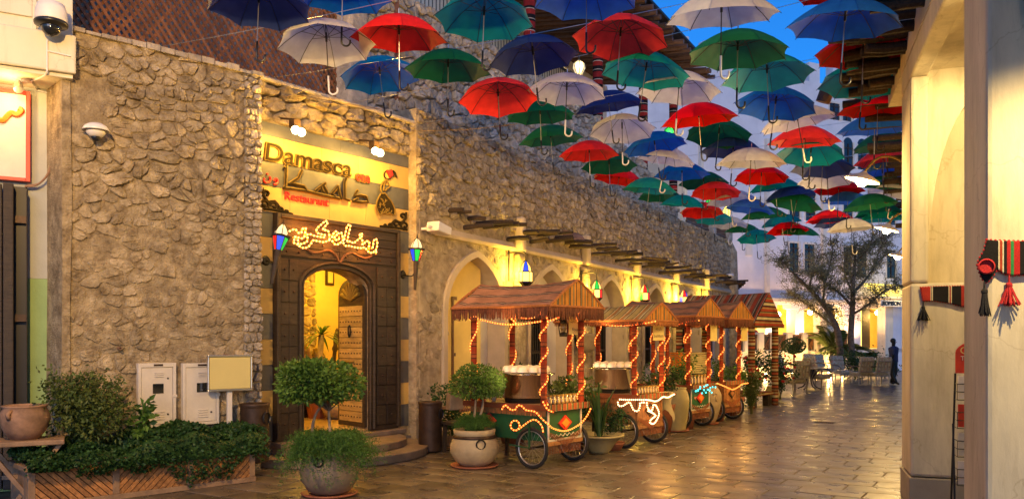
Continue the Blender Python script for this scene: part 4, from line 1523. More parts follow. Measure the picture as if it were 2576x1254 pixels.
# ------------------------------------------------------------------ umbrellas over the street
UC = {'red': (.86, .02, .018), 'teal': (.002, .30, .38), 'green': (.008, .15, .08), 'blue': (.014, .14, .76), 'navy': (.014, .036, .22), 'white': (.78, .80, .98)}
m_umb = {k: Mfabric('umbrella_' + k, c, .55 if k != 'navy' else .4) for k, c in UC.items()}
m_shaft = M('steel_shaft', (.35, .35, .38), .3, .05, 10, metal=.8)
UR, UD = .525, .255
def canopy_mb():
    mb = MB()
    ns, nr = 4, 7
    for g in range(8):
        vs, fs = [], []
        a0 = R(45 * g)
        for i in range(nr + 1):
            q = i / nr
            for k in range(ns + 1):
                t = k / ns
                f = math.cos(R(22.5)) / math.cos(R(45 * (t - .5)))
                f = 1 - (1 - f) * (.35 + .65 * q) - .035 * q * q * math.sin(math.pi * t)
                rr_ = UR * q * f
                z = -UD * (q ** 2.0) + .012 * math.sin(math.pi * t) * q
                vs.append((rr_ * math.cos(a0 + R(45) * t), rr_ * math.sin(a0 + R(45) * t), z))
        for i in range(nr):
            for k in range(ns):
                a, b, c, d = i * (ns + 1) + k, i * (ns + 1) + k + 1, (i + 1) * (ns + 1) + k + 1, (i + 1) * (ns + 1) + k
                fs.append((a, d, c, b) if i else (a, d, c))
        mb.add(vs, fs)
    return mb
can_me = {}
for k in UC:
    me = canopy_mb().mesh('canopy', True)
    me.materials.append(m_umb[k])
    can_me[k] = me
def shared(mb, name, mat, smooth=False):
    me = mb.mesh(name, smooth)
    me.materials.append(mat)
    return me
shaft_me = [shared(MB().tube([(0, 0, .06), (0, 0, -.62)], .0055, 6), 'shaft', m) for m in (m_shaft, m_black)]
hk = [(0, 0, -.58), (0, 0, -.70)] + [(.045 - .045 * math.cos(R(a)), 0, -.74 - .045 * math.sin(R(a))) for a in range(0, 181, 20)] + [(.09, 0, -.715)]
handle_me = [shared(MB().tube(hk, .0105, 8), 'handle', m, True) for m in (m_black, m_whitepl)]
runner_me = shared(MB().tube([(0, 0, -.1), (0, 0, -.2)], .012, 8), 'runner', m_black)
fer_me = shared(MB().tube([(0, 0, 0), (0, 0, .075)], [.009, .005], 6), 'ferrule', m_shaft)
rib_me, str_me = [], []
for g in range(8):
    a = R(45 * g)
    rib_me.append(shared(MB().tube([(UR * q * math.cos(a), UR * q * math.sin(a), -UD * q * q - .006) for q in (.04, .3, .6, .85, 1.015)], .0032, 4), 'rib', m_black))
    str_me.append(shared(MB().tube([(.01 * math.cos(a), .01 * math.sin(a), -.15), (UR * .5 * math.cos(a), UR * .5 * math.sin(a), -UD * .25 - .008)], .003, 4), 'stretcher', m_black))
UL = [(520, 785, 70, 'navy'), (740, 985, 36, 'blue'), (697, 940, 158, 'white'), (882, 1124, 138, 'red'), (850, 1052, 228, 'blue'), (1095, 1343, 97, 'teal'), (1018, 1236, 212, 'green'), (1150, 1352, 282, 'red'),
      (1222, 1450, 186, 'navy'), (1325, 1528, 265, 'white'), (1268, 1446, 318, 'green'), (1300, 1464, 373, 'green'), (1338, 1612, 48, 'blue'), (1442, 1684, 145, 'red'), (1518, 1742, 223, 'teal'), (1440, 1614, 293, 'navy'),
      (1480, 1648, 353, 'white'), (1404, 1558, 408, 'red'), (1460, 1602, 435, 'green'), (1494, 1628, 468, 'red'), (1605, 1815, 262, 'white'), (1562, 1722, 390, 'blue'), (1605, 1757, 421, 'white'), (1567, 1705, 492, 'teal'),
      (1603, 1717, 508, 'green'), (1645, 1785, 455, 'blue'), (1660, 1777, 527, 'teal'), (1660, 1850, 328, 'red'), (1728, 1893, 365, 'green'), (1766, 1926, 402, 'navy'), (1673, 1957, 92, 'white'), (1730, 1982, 179, 'green'),
      (1815, 2040, 229, 'teal'), (1853, 2057, 299, 'blue'), (1905, 2095, 336, 'white'), (1935, 2112, 379, 'red'), (1958, 2124, 411, 'teal'), (1993, 2147, 443, 'navy'), (1803, 1977, 431, 'white'), (1848, 1984, 463, 'red'),
      (1882, 2012, 488, 'teal'), (1920, 2050, 509, 'navy'), (1943, 2072, 528, 'green'), (1707, 1833, 475, 'green'), (1737, 1864, 500, 'red'), (1775, 1897, 517, 'white'), (1830, 1952, 540, 'blue'), (1862, 1980, 556, 'green'),
      (1910, 2014, 571, 'teal'), (1928, 2032, 590, 'red'), (1960, 2062, 597, 'green'), (1853, 1950, 608, 'teal'), (1822, 1912, 588, 'green'), (1790, 1882, 574, 'white'), (1748, 1847, 563, 'teal'), (1710, 1820, 545, 'red'),
      (1998, 2195, 18, 'red'), (1990, 2268, 113, 'blue'), (2055, 2290, 176, 'red'), (2066, 2282, 246, 'teal'), (2110, 2306, 303, 'red'), (2110, 2290, 351, 'blue'), (2143, 2300, 386, 'green'), (2150, 2290, 423, 'red'),
      (2008, 2152, 470, 'white'), (2047, 2173, 493, 'red'), (2072, 2195, 520, 'blue'), (2118, 2253, 531, 'green'), (2028, 2142, 563, 'red'), (2046, 2158, 573, 'navy'), (2080, 2198, 586, 'white'), (2148, 2264, 548, 'green'),
      (2158, 2272, 562, 'teal'), (2150, 2285, 456, 'blue'), (2170, 2300, 476, 'green'), (2185, 2310, 497, 'white')]
ORD = ['nearest', 'second nearest', 'third nearest', 'fourth nearest', 'fifth nearest', 'sixth nearest', 'seventh nearest', 'eighth nearest', 'ninth nearest', 'tenth nearest', 'eleventh nearest', 'twelfth nearest', 'thirteenth nearest', 'fourteenth nearest', 'fifteenth nearest', 'sixteenth nearest', 'seventeenth nearest', 'eighteenth nearest']
rr = random.Random(23)
US = []
for xa, xb, yb, col in UL:
    D = 2 * UR * .985
    Z = F * D / (xb - xa)
    z = H + (853 - yb) / F * (Z + D * .46)
    US.append([Z, ((xa + xb) / 2 - 1287.5) / F * Z, z, col, (xa + xb) / 2, yb])
cnt = {}
for u in sorted(US, key=lambda t: t[0]):
    Z, X, zr, col, cx, cy = u
    cnt[col] = cnt.get(col, 0) + 1
    ab = min((v for v in US if v is not u), key=lambda v: abs(v[4] - cx) + abs(v[5] - cy) * 1.2)
    pos = ('just above' if ab[5] > cy + 15 else 'just below' if ab[5] < cy - 15 else 'beside')
    side = ' at left' if cx < 1250 else ' by the pole ends' if cx > 2100 else ''
    lb = f'{ORD[cnt[col] - 1]} {col} open umbrella{side}, {pos} a {ab[3]} one'
    t = thing('umbrella', lb, 'umbrella', (X, Z, zr + UD), 0, 'open umbrellas hung over the street')
    t.rotation_euler = (rr.gauss(0, .075), rr.gauss(0, .085), rr.uniform(-.6, .45))
    s = lambda me: part(me.name, me, None, t)
    s(can_me[col])
    s(shaft_me[1 if col == 'white' else 0])
    s(handle_me[1 if col == 'white' else 0])
    s(runner_me)
    s(fer_me)
    if Z < 16:
        for g in range(8):
            s(rib_me[g])
            if Z < 11.5:
                s(str_me[g])
nrm3 = Vector((.875, -.485))
OR2 = ['first', 'second', 'third', 'fourth', 'fifth', 'sixth', 'seventh', 'eighth', 'ninth', 'tenth', 'eleventh', 'twelfth', 'thirteenth', 'fourteenth', 'fifteenth']
for k in range(15):
    s0 = -4.2 + k * 1.45
    a = W3.loc(s0, -.02 if s0 > 0 else .8, 5.3)
    e = Vector((a.x, a.y)) + nrm3 * 9.5
    sl = Vector((.485, .875)) * rr.uniform(-1.2, .2)
    pts = [(a.x + (e.x + sl.x - a.x) * q, a.y + (e.y + sl.y - a.y) * q, 5.22 - .5 * q * (1 - q)) for q in [i / 10 for i in range(11)]]
    o = part('wire', MB().tube(pts, .0035, 4), m_alu)
    tag(o, f'thin umbrella wire strung across the street, {OR2[k]} from the camera', 'wire', 'wires the umbrellas hang from')
for (x0, y0, x1, y1, Za, Zb, lb) in ((650, 212, 960, 275, 10.9, 12.2, 'thin wire sagging above the restaurant front toward a blue umbrella'), (1035, 330, 1300, 312, 13.0, 11.0, 'thin wire running from the stone wall to a red umbrella')):
    o = part('wire', MB().tube([at(x0, y0, Za), at((x0 + x1) / 2, (y0 + y1) / 2 + 6, (Za + Zb) / 2), at(x1, y1, Zb)], .004, 4), m_gold)
    tag(o, lb, 'wire')

# ------------------------------------------------------------------ facade lettering, lamps and the bulb sign
def fpx(x, y, s, ox, oy, out):
    a, b = W2.pix((ox + x / s) * .7724, (oy + y / s) * .7724, out)
    return Vector((a, -out, b))
ls = thing('wall_lettering', 'raised olive and red lettering across the striped restaurant front', 'sign lettering', (-3.604, 10.73, 0), R(52.1))
sA = W2.pix(657, 390)[0]
sB = W2.pix(878, 430)[0]
def fit(o, w):
    ws = [v.co.x for v in o.data.vertices]
    o.scale.x = w / (max(ws) - min(ws))
tx1 = text('Damasca', .335, m_gold, ls, (sA, -.034, 4.135), off=.012, ext=.012, shear=.1, name='letter')
fit(tx1, sB - sA)
tx2 = text('Damasca', .335, m_olv, ls, (sA, -.05, 4.135), off=-.001, ext=.006, shear=.1, name='letter')
tx2.scale.x = tx1.scale.x
a, b = W2.pix(890, 440)[0], W2.pix(927, 450)[0]
tx1 = text('one', .21, m_gold, ls, (a, -.034, 4.1), off=.016, ext=.012, name='letter')
fit(tx1, b - a)
tx2 = text('one', .21, m_redletter, ls, (a, -.05, 4.1), off=.004, ext=.008, name='letter')
tx2.scale.x = tx1.scale.x
a, b = W2.pix(711, 490)[0], W2.pix(821, 510)[0]
tx1 = text('Restaurant', .155, m_redletter, ls, (a, -.03, 3.64), off=.002, ext=.009, name='letter')
fit(tx1, b - a)
def strokes(paths, s, ox, oy, out, r, mat, name='letter', n=6):
    for p in paths:
        part(name, MB().tube([fpx(x, y, s, ox, oy, out) for x, y in p], r, n), mat, ls)
AR = [[(300, 440), (322, 400), (318, 520), (312, 640), (300, 660)], [(285, 668), (400, 680), (560, 705), (700, 742), (820, 768), (945, 792)], [(498, 465), (455, 555), (348, 622), (420, 626), (520, 648), (548, 690)],
      [(765, 615), (700, 660), (648, 705)], [(740, 635), (790, 730)], [(715, 660), (740, 715)], [(910, 645), (835, 735), (880, 765)], [(905, 650), (940, 785)], [(1005, 555), (985, 600), (985, 790), (1040, 808)],
      [(1130, 695), (1090, 755), (1170, 750), (1225, 765), (1248, 825), (1180, 832), (1075, 815)], [(1130, 785), (1090, 815)]]
strokes(AR, 3.484, 840, 420, .05, .026, m_gold)
strokes([[(x, y) for x, y in p] for p in AR], 3.484, 840, 420, .068, .013, m_olv)
strokes([[(70, 558), (62, 590), (88, 610), (128, 598), (142, 570), (130, 538)], [(98, 512), (108, 505)], [(200, 590), (178, 580), (195, 562), (215, 570), (222, 600), (205, 625), (178, 628)]], 3.484, 840, 420, .04, .015, m_redletter)
# stroke figure with a red cap and patterned skirt
fgr = thing('figure_emblem', 'olive line figure in a red cap and patterned skirt on the striped front', 'emblem', (-3.604, 10.73, 0), R(52.1))
def fs_(paths, out, r, mat, name):
    for p in paths:
        part(name, MB().tube(smooth_path([fpx(x, y, 3.484, 840, 420, out) for x, y in p], 4), r, 6), mat, fgr)
hd = [(1475 + 44 * math.cos(R(a)), 520 + 48 * math.sin(R(a))) for a in range(0, 361, 30)]
fs_([hd], .045, .012, m_olv, 'head_ring')
c0 = fpx(1475, 520, 3.484, 840, 420, .03)
part('face', MB().lathe([(0, 0), (.085, 0), (.085, .012), (0, .012)], 18), m_tile_y, fgr, loc=c0, rot=(R(90), 0, 0))
q = [fpx(x, y, 3.484, 840, 420, .05) for x, y in ((1452, 478), (1505, 455), (1528, 520), (1490, 555))]
part('cap', MB().prism([(v.x, v.z) for v in q], -.07, -.046), m_red, fgr)
fs_([[(1520, 475), (1550, 490), (1560, 520), (1575, 548)], [(1535, 470), (1545, 500), (1562, 545)]], .05, .014, m_olv, 'hair')
fs_([[(1455, 572), (1405, 625), (1390, 680), (1400, 715)], [(1462, 575), (1475, 615), (1492, 655), (1460, 680), (1440, 700)], [(1450, 580), (1430, 640), (1425, 700)]], .045, .014, m_gold, 'arm')
sk = [(1395, 730), (1360, 790), (1342, 860), (1355, 930), (1385, 975), (1400, 960), (1425, 950), (1470, 965), (1500, 950), (1530, 975), (1555, 960), (1550, 900), (1520, 830), (1470, 765), (1440, 730)]
q = [fpx(x, y, 3.484, 840, 420, .04) for x, y in sk]
part('skirt', MB().prism([(v.x, v.z) for v in q], -.055, -.03), m_olv, fgr, fix=True)
fs_([sk + [sk[0]]], .06, .012, m_gold, 'skirt_edge')
rq = random.Random(5)
mb = MB()
for k in range(26):
    x, y = 1370 + rq.random() * 150, 790 + rq.random() * 150
    if x > 1400 + (y - 700) * .8 or x < 1440 - (y - 700) * .7 and y < 860:
        continue
    mb.tube([fpx(x, y, 3.484, 840, 420, .058), fpx(x + rq.uniform(-18, 18), y + rq.uniform(-22, 22), 3.484, 840, 420, .06), fpx(x + rq.uniform(-25, 25), y + rq.uniform(-25, 25), 3.484, 840, 420, .058)], .007, 5)
part('skirt_pattern', mb, m_gold, fgr, kind='stuff')
# scroll ornaments in the lower corners of the panel
for sd, lb, base in ((1, 'dark scroll ornament in the lower left corner of the striped front', (40, 905)), (-1, 'dark scroll ornament in the lower right corner of the striped front', (1690, 1150))):
    orn = thing('scroll_ornament', lb, 'ornament', (-3.604, 10.73, 0), R(52.1), 'scroll ornaments on the tiled front')
    def sp(cx, cy, r0, turns, a0, dir_):
        return [(cx + (r0 * (1 - .75 * i / 14)) * math.cos(a0 + dir_ * turns * 2 * math.pi * i / 14), cy + (r0 * (1 - .75 * i / 14)) * math.sin(a0 + dir_ * turns * 2 * math.pi * i / 14)) for i in range(15)]
    L = [sp(30, -60, 55, 1.1, 1.5, -1), sp(55, -180, 45, .9, 2.4, 1), sp(140, -60, 45, 1, 2.8, 1), sp(220, -25, 28, 1, 2.9, 1), sp(285, -12, 16, .9, 3, 1), [(0, -10), (90, -12), (180, -8), (280, 0), (350, 8)], [(10, -240), (25, -150), (80, -90), (150, -110), (200, -50)]]
    for p in L:
        pp = []
        for x, y in p:
            # panel slopes down to the right in the picture
            X = base[0] + sd * x * (1 if sd > 0 else .88)
            Y = base[1] + y * (1 if sd > 0 else .85) + sd * x * .155
            pp.append(fpx(X, Y, 3.484, 840, 420, .03))
        part('scroll', MB().tube(smooth_path(pp, 2), .02, 6), m_olv, orn)
# flood lamps
for px, py, lb in ((745, 325, 'left bright flood lamp above the restaurant lettering'), (945, 378, 'right bright flood lamp above the restaurant lettering')):
    a, b = W2.pix(px, py, .42)
    t = thing('flood_lamp', lb, 'lamp', W2.loc(a, -.42, b), R(52.1), 'flood lamps over the restaurant front')
    part('housing', MB().box(-.05, .06, -.02, .1, .02, .14), m_metal_br, t, bev=.01)
    part('arm', MB().bar((0, .05, .14), (0, .42, .22), .025, .025), m_metal_br, t)
    part('bulb', MB().ball((-.03, -.02, -.02), .055, 12, 8).ball((.07, -.02, -.03), .055, 12, 8), g_lampb, t, True)
    lamp('flood_light', (0, -.12, -.09), 78, (1, .54, .07), .06, t)
# torches with coloured panes
def torch(label, px, py, lean, mx, my):
    a, b = W2.pix(px, py, .36)
    t = thing('torch_lamp', label, 'wall lamp', W2.loc(a, -.36, b), R(52.1), 'torch lamps beside the doorway')
    hd_ = bpy.data.objects.new('lantern_head', None)
    rt = (0, lean, 0)
    dn = Vector((-math.sin(lean), 0, -math.cos(lean)))
    part('stick', MB().tube([dn * .56, dn * .1], [.022, .045], 10), m_wood_dk, t)
    cols = [g_blue, g_green, g_red, g_blue, g_green, g_red] if px < 900 else [g_green, g_red, g_blue, g_green, g_red, g_blue]
    for k in range(6):
        a0, a1 = R(60 * k - 154), R(60 * k - 98)
        mb = MB()
        mb.add([(.05 * math.cos(a0), .05 * math.sin(a0), -.1), (.05 * math.cos(a1), .05 * math.sin(a1), -.1), (.1 * math.cos(a1), .1 * math.sin(a1), .07), (.1 * math.cos(a0), .1 * math.sin(a0), .07)], [(0, 1, 2, 3)])
        part('pane', mb, cols[k], t, rot=rt)
        a2 = R(60 * k - 96)
        part('pane_bar', MB().tube([(.052 * math.cos(a2), .052 * math.sin(a2), -.11), (.104 * math.cos(a2), .104 * math.sin(a2), .075)], .007, 5), m_iron, t, rot=rt)
    part('crown', MB().lathe([(.05, .07), (.13, .07), (.135, .095), (.08, .1)], 6), m_iron, t, rot=rt)
    part('dome', MB().lathe([(.082, .1), (.085, .14), (.06, .2), (.02, .25)], 10), g_pale, t, rot=rt)
    mb = MB()
    for k in range(6):
        a2 = R(60 * k)
        mb.tube([(q * math.cos(a2), q * math.sin(a2), z) for q, z in ((.086, .1), (.09, .14), (.064, .2), (.02, .255))], .006, 5)
    mb.tube([(0, 0, .25), (0, 0, .33)], [.015, .003], 6)
    part('dome_rib', mb, m_iron, t, rot=rt)
    ma, mz = W2.pix(mx, my, .02)
    part('rosette', MB().lathe([(0, .02), (.05, .02), (.07, .0), (0, 0)], 16), m_iron, t, loc=(ma - a, .34, mz - b), rot=(R(90), 0, 0))
    part('arm', MB().tube(smooth_path([(ma - a, .33, mz - b), (ma - a + .02, .15, mz - b - .03), dn * .2], 5), .01, 6), m_iron, t)
    lamp('torch_light', (0, -.02, .16), 4, (1, .55, .3), .05, t)
torch('coloured glass torch lamp left of the doorway, leaning on its bracket', 703, 610, .22, 668, 655)
torch('coloured glass torch lamp right of the doorway', 1047, 640, .06, 1013, 690)
# sign of lit bulbs
bs = thing('bulb_sign', 'script of small lit bulbs mounted over the timber doorway', 'light sign', (-3.604, 10.73, 0), R(52.1))
BSP = [[(625, 320), (670, 298), (715, 280), (762, 300), (780, 345), (820, 362), (862, 350), (866, 298), (900, 255), (948, 270), (940, 325), (928, 378), (922, 425), (893, 465), (850, 465), (805, 450), (740, 435), (693, 450)],
       [(715, 495), (693, 545), (738, 568), (780, 585), (835, 580), (885, 570), (930, 555), (970, 530), (988, 490), (980, 440), (962, 390), (1035, 380), (1112, 412), (1198, 430), (1283, 442), (1330, 445), (1330, 400), (1248, 378), (1205, 370), (1165, 340), (1160, 290), (1190, 245), (1265, 180), (1340, 115), (1387, 130), (1375, 180), (1308, 250), (1285, 290), (1375, 305), (1410, 335), (1420, 430), (1420, 480), (1440, 490)],
       [(740, 435), (785, 495), (812, 530), (780, 585), (810, 615), (850, 640), (895, 657), (940, 655), (985, 640), (1025, 610), (1055, 570), (1065, 525), (1105, 500), (1185, 522), (1312, 542), (1398, 512), (1440, 490)],
       [(1470, 435), (1485, 390), (1515, 350), (1555, 320), (1580, 350), (1620, 375), (1660, 355), (1680, 400), (1690, 510), (1640, 550), (1600, 580), (1565, 592), (1525, 580), (1475, 520)],
       [(1565, 395), (1525, 420), (1520, 465), (1540, 495), (1590, 495), (1620, 465), (1615, 420)],
       [(1715, 480), (1725, 430), (1755, 290), (1765, 243), (1795, 198), (1840, 195), (1838, 243), (1815, 335), (1785, 470), (1775, 515), (1800, 545), (1838, 515), (1870, 545), (1905, 560), (2035, 455), (2020, 400), (2050, 360), (2085, 390), (2060, 430), (2065, 475), (2080, 515), (2080, 590), (2120, 555), (2150, 525), (2195, 515), (2218, 550), (2218, 600), (2200, 640), (2220, 685)],
       [(1700, 560), (1720, 600), (1755, 620), (1835, 610), (1870, 630), (1995, 655), (2075, 660), (2110, 640), (2140, 665), (2180, 700), (2200, 735), (2235, 755), (2285, 748), (2330, 720), (2355, 685), (2370, 640), (2378, 555), (2372, 510), (2352, 475), (2310, 500), (2295, 545), (2300, 590), (2290, 635), (2260, 670)],
       [(2355, 735), (2350, 785)]]
bulb_me = shared(MB().ball((0, 0, 0), .0135, 8, 6), 'bulb', g_bulb, True)
for p in BSP:
    P3 = [fpx(x, y, 6.133, 840, 700, .16) for x, y in p]
    part('halo_tube', MB().tube(P3, .010, 5), g_cable_o, bs)  # glowing tube behind the bulbs, stands in for their orange halo
    for v in resample(P3, .0585):
        part('bulb', bulb_me, None, bs, loc=v + Vector((0, -.006, 0)))
for px, py in ((770, 580), (840, 600), (925, 620)):
    a, b = W2.pix(px, py, .2)
    lamp('sign_light', (a, -.24, b), 11, (1, .30, .03), .08, bs)

# ------------------------------------------------------------------ coloured lanterns on the arcade
def lantern(label, px, py, out, cols, power, sc_=1.0, wall=True):
    a, b = W3.pix(px, py, out)
    t = thing('hanging_lantern', label, 'lantern', W3.loc(a, -out, b), R(61), 'coloured glass lanterns along the arcade')
    k_ = sc_
    for k in range(6):
        a0, a1 = R(60 * k - 118), R(60 * k - 62)
        c0, s0, c1, s1 = math.cos(a0), math.sin(a0), math.cos(a1), math.sin(a1)
        r1 = .125 * k_
        part('pane', MB().add([(r1 * c0, r1 * s0, -.12 * k_), (r1 * c1, r1 * s1, -.12 * k_), (r1 * c1, r1 * s1, .06 * k_), (r1 * c0, r1 * s0, .06 * k_)], [(0, 1, 2, 3)]), cols[k % len(cols)], t)
        part('dome_pane', MB().add([(.1 * k_ * c0, .1 * k_ * s0, .08 * k_), (.1 * k_ * c1, .1 * k_ * s1, .08 * k_), (.085 * k_ * c1, .085 * k_ * s1, .16 * k_), (.085 * k_ * c0, .085 * k_ * s0, .16 * k_), (.02 * k_ * c1, .02 * k_ * s1, .27 * k_), (.02 * k_ * c0, .02 * k_ * s0, .27 * k_)], [(0, 1, 2, 3), (3, 2, 4, 5)]), cols[(k + 1) % len(cols)], t)
    mb = MB()
    for k in range(6):
        a2 = R(60 * k)
        mb.tube([(q * k_ * math.cos(a2), q * k_ * math.sin(a2), z * k_) for q, z in ((.06, -.2), (.13, -.13), (.13, .06), (.104, .08), (.088, .16), (.02, .28))], .007 * k_, 5)
    part('lattice_frame', mb, m_iron, t)
    part('rim', MB().lathe([(.135, -.135), (.14, -.12), (.125, -.12)], 6).lathe([(.135, .055), (.14, .075), (.1, .08)], 6), m_iron, t, loc=(0, 0, 0))
    part('base_bowl', MB().lathe([(.0, -.23), (.06, -.2), (.12, -.135)], 6), m_iron, t)
    part('hook', MB().tube([(0, 0, .27 * k_), (0, 0, .42)], .008, 5).tube(smooth_path([(0, 0, .42), (0, .1, .46), (0, out - .02, .44)], 4), .012, 5).tube([(0, out - .05, .52), (0, out - .05, -.1)], .02, 5), m_iron, t)
    lamp('lantern_light', (0, out * .45, .05), power * 2.3, (1, .62, .07), .08, t)
    return t
lantern('yellow and violet glass lantern glowing above the nearest cart roof', 1322, 692, .42, [g_amber, g_amber, g_blue, g_green], 26)
lantern('red, yellow and green glass lantern between the first two cart roofs', 1500, 735, .42, [g_red, g_amber, g_green, g_amber], 26)
lantern('red and green glass lantern above the second cart roof', 1621, 742, .42, [g_red, g_green, g_amber], 30)
lantern('farthest arcade lantern, half hidden by the third cart roof', 1720, 752, .42, [g_red, g_blue, g_amber], 36)
lantern('last arcade lantern close to the end of the stone wall', 1792, 762, .42, [g_amber, g_red], 36)
for px, py, Zl, cols, lb in ((1456, 172, 20.5, [g_pale, g_green], 'yellow green lantern up on the terrace above a white umbrella'), (1683, 335, 26.0, [g_green, g_pale], 'green white lantern on the terrace below a red umbrella')):
    p = at(px, py, Zl)
    t = thing('terrace_lantern', lb, 'lantern', p, 0, 'lanterns up on the terrace')
    part('glass', MB().lathe([(.09, -.15), (.16, 0), (.14, .12), (.03, .2)], 8), cols[0], t)
    mb = MB()
    for k in range(8):
        a2 = R(45 * k)
        mb.tube([(q * math.cos(a2), q * math.sin(a2), z) for q, z in ((.09, -.15), (.165, 0), (.145, .12), (.03, .21))], .01, 5)
    mb.tube([(0, 0, .2), (0, 0, .36)], [.03, .005], 6).tube([(0, 0, -.15), (0, 0, -.9)], .02, 6)
    part('lattice_frame', mb, m_iron, t)
    lamp('lantern_light', (0, -.25, 0), 14, (1, .75, .35), .1, t)
for x_, lb in ((17.88, 'green glass lantern on the first terrace post'), (20.2, 'bright yellow glass lantern on the last terrace post')):
    t = thing('post_lantern', lb, 'lantern', W3.loc(x_, .15, H3 + .8), R(61), 'lanterns on the terrace posts')
    part('glass', MB().lathe([(.08, .04), (.15, .12), (.15, .34), (.03, .5)], 8), g_amber if x_ > 19 else g_green, t)
    mb = MB()
    for k in range(8):
        a2 = R(45 * k)
        mb.tube([(q * math.cos(a2), q * math.sin(a2), z) for q, z in ((.08, .0), (.155, .12), (.155, .34), (.03, .52))], .01, 5)
    part('lattice_frame', mb, m_iron, t)
    lamp('lantern_light', (0, 0, .62), 10, (1, .7, .25), .05, t)

# ------------------------------------------------------------------ food carts
XD, YD = Vector((.766, -.643)), Vector((.643, .766))
CANG = R(-40)
m_roof1 = Mstripe('rust_woven_roof', 'Y', .205, [(0, (.33, .17, .115)), (.55, (.09, .06, .06)), (.65, (.33, .24, .18)), (.72, (.09, .06, .06)), (.82, (.33, .17, .115))])
m_roof2 = Mstripe('sand_woven_roof', 'X', .27, [(0, (.30, .24, .10)), (.2, (.08, .06, .04)), (.26, (.45, .38, .22)), (.36, (.33, .14, .05)), (.5, (.22, .19, .10)), (.62, (.46, .40, .28)), (.7, (.10, .08, .05)), (.78, (.32, .26, .12))])
m_gable = Mstripe('orange_woven_gable', 'Y', .26, [(0, (.50, .21, .04)), (.22, (.05, .035, .03)), (.29, (.40, .33, .18)), (.33, (.05, .035, .03)), (.40, (.50, .21, .04)), (.6, (.16, .15, .09)), (.7, (.50, .21, .04)), (.86, (.05, .03, .02)), (.93, (.50, .24, .06))])
m_roof5 = Mstripe('red_woven_roof', 'X', .42, [(0, (.26, .05, .03)), (.25, (.09, .07, .07)), (.32, (.3, .24, .2)), (.36, (.05, .04, .04)), (.5, (.27, .06, .035)), (.62, (.3, .26, .22)), (.72, (.06, .05, .05)), (.8, (.24, .16, .12))])
m_gable5 = Mstripe('red_banded_gable', 'Z', .36, [(0, (.03, .02, .02)), (.08, (.50, .44, .26)), (.25, (.03, .02, .02)), (.33, (.28, .045, .02)), (.52, (.25, .19, .07)), (.6, (.04, .03, .02)), (.66, (.30, .05, .02)), (.84, (.32, .25, .1)), (.92, (.2, .04, .02))])
m_post = Mstripe('wrapped_post_cloth', 'Z', .17, [(0, (.24, .035, .015)), (.42, (.05, .02, .015)), (.5, (.30, .08, .03)), (.74, (.06, .02, .015)), (.8, (.26, .05, .02))])
m_edge = Mstripe('plaid_table_edge', 'Y', .12, [(0, (.16, .045, .02)), (.35, (.26, .22, .13)), (.45, (.03, .06, .03)), (.7, (.2, .06, .025))])

def wheel(parent, x, y, r):
    w = bpy.data.objects.new('wheel', None)
    COL.objects.link(w)
    w.parent = parent
    w.location = (x, y, r)
    mb = MB()
    circ = lambda q, n=26: [(q * math.cos(2 * math.pi * k / n), 0, q * math.sin(2 * math.pi * k / n)) for k in range(n)]
    part('tyre', MB().tube(circ(r - .024), .024, 10, True), m_rubber, w, True)
    part('rim', MB().tube(circ(r - .052), .010, 8, True), m_alu, w, True)
    part('hub', MB().tube([(0, -.05, 0), (0, .05, 0)], .022, 10), m_metal_br, w)
    for k in range(20):
        a = 2 * math.pi * k / 20
        mb.tube([(.02 * math.cos(a + .4), .025 * (1 if k % 2 else -1), .02 * math.sin(a + .4)), ((r - .055) * math.cos(a), 0, (r - .055) * math.sin(a))], .0022, 4)
    part('spoke', mb, m_alu, w, kind='stuff')

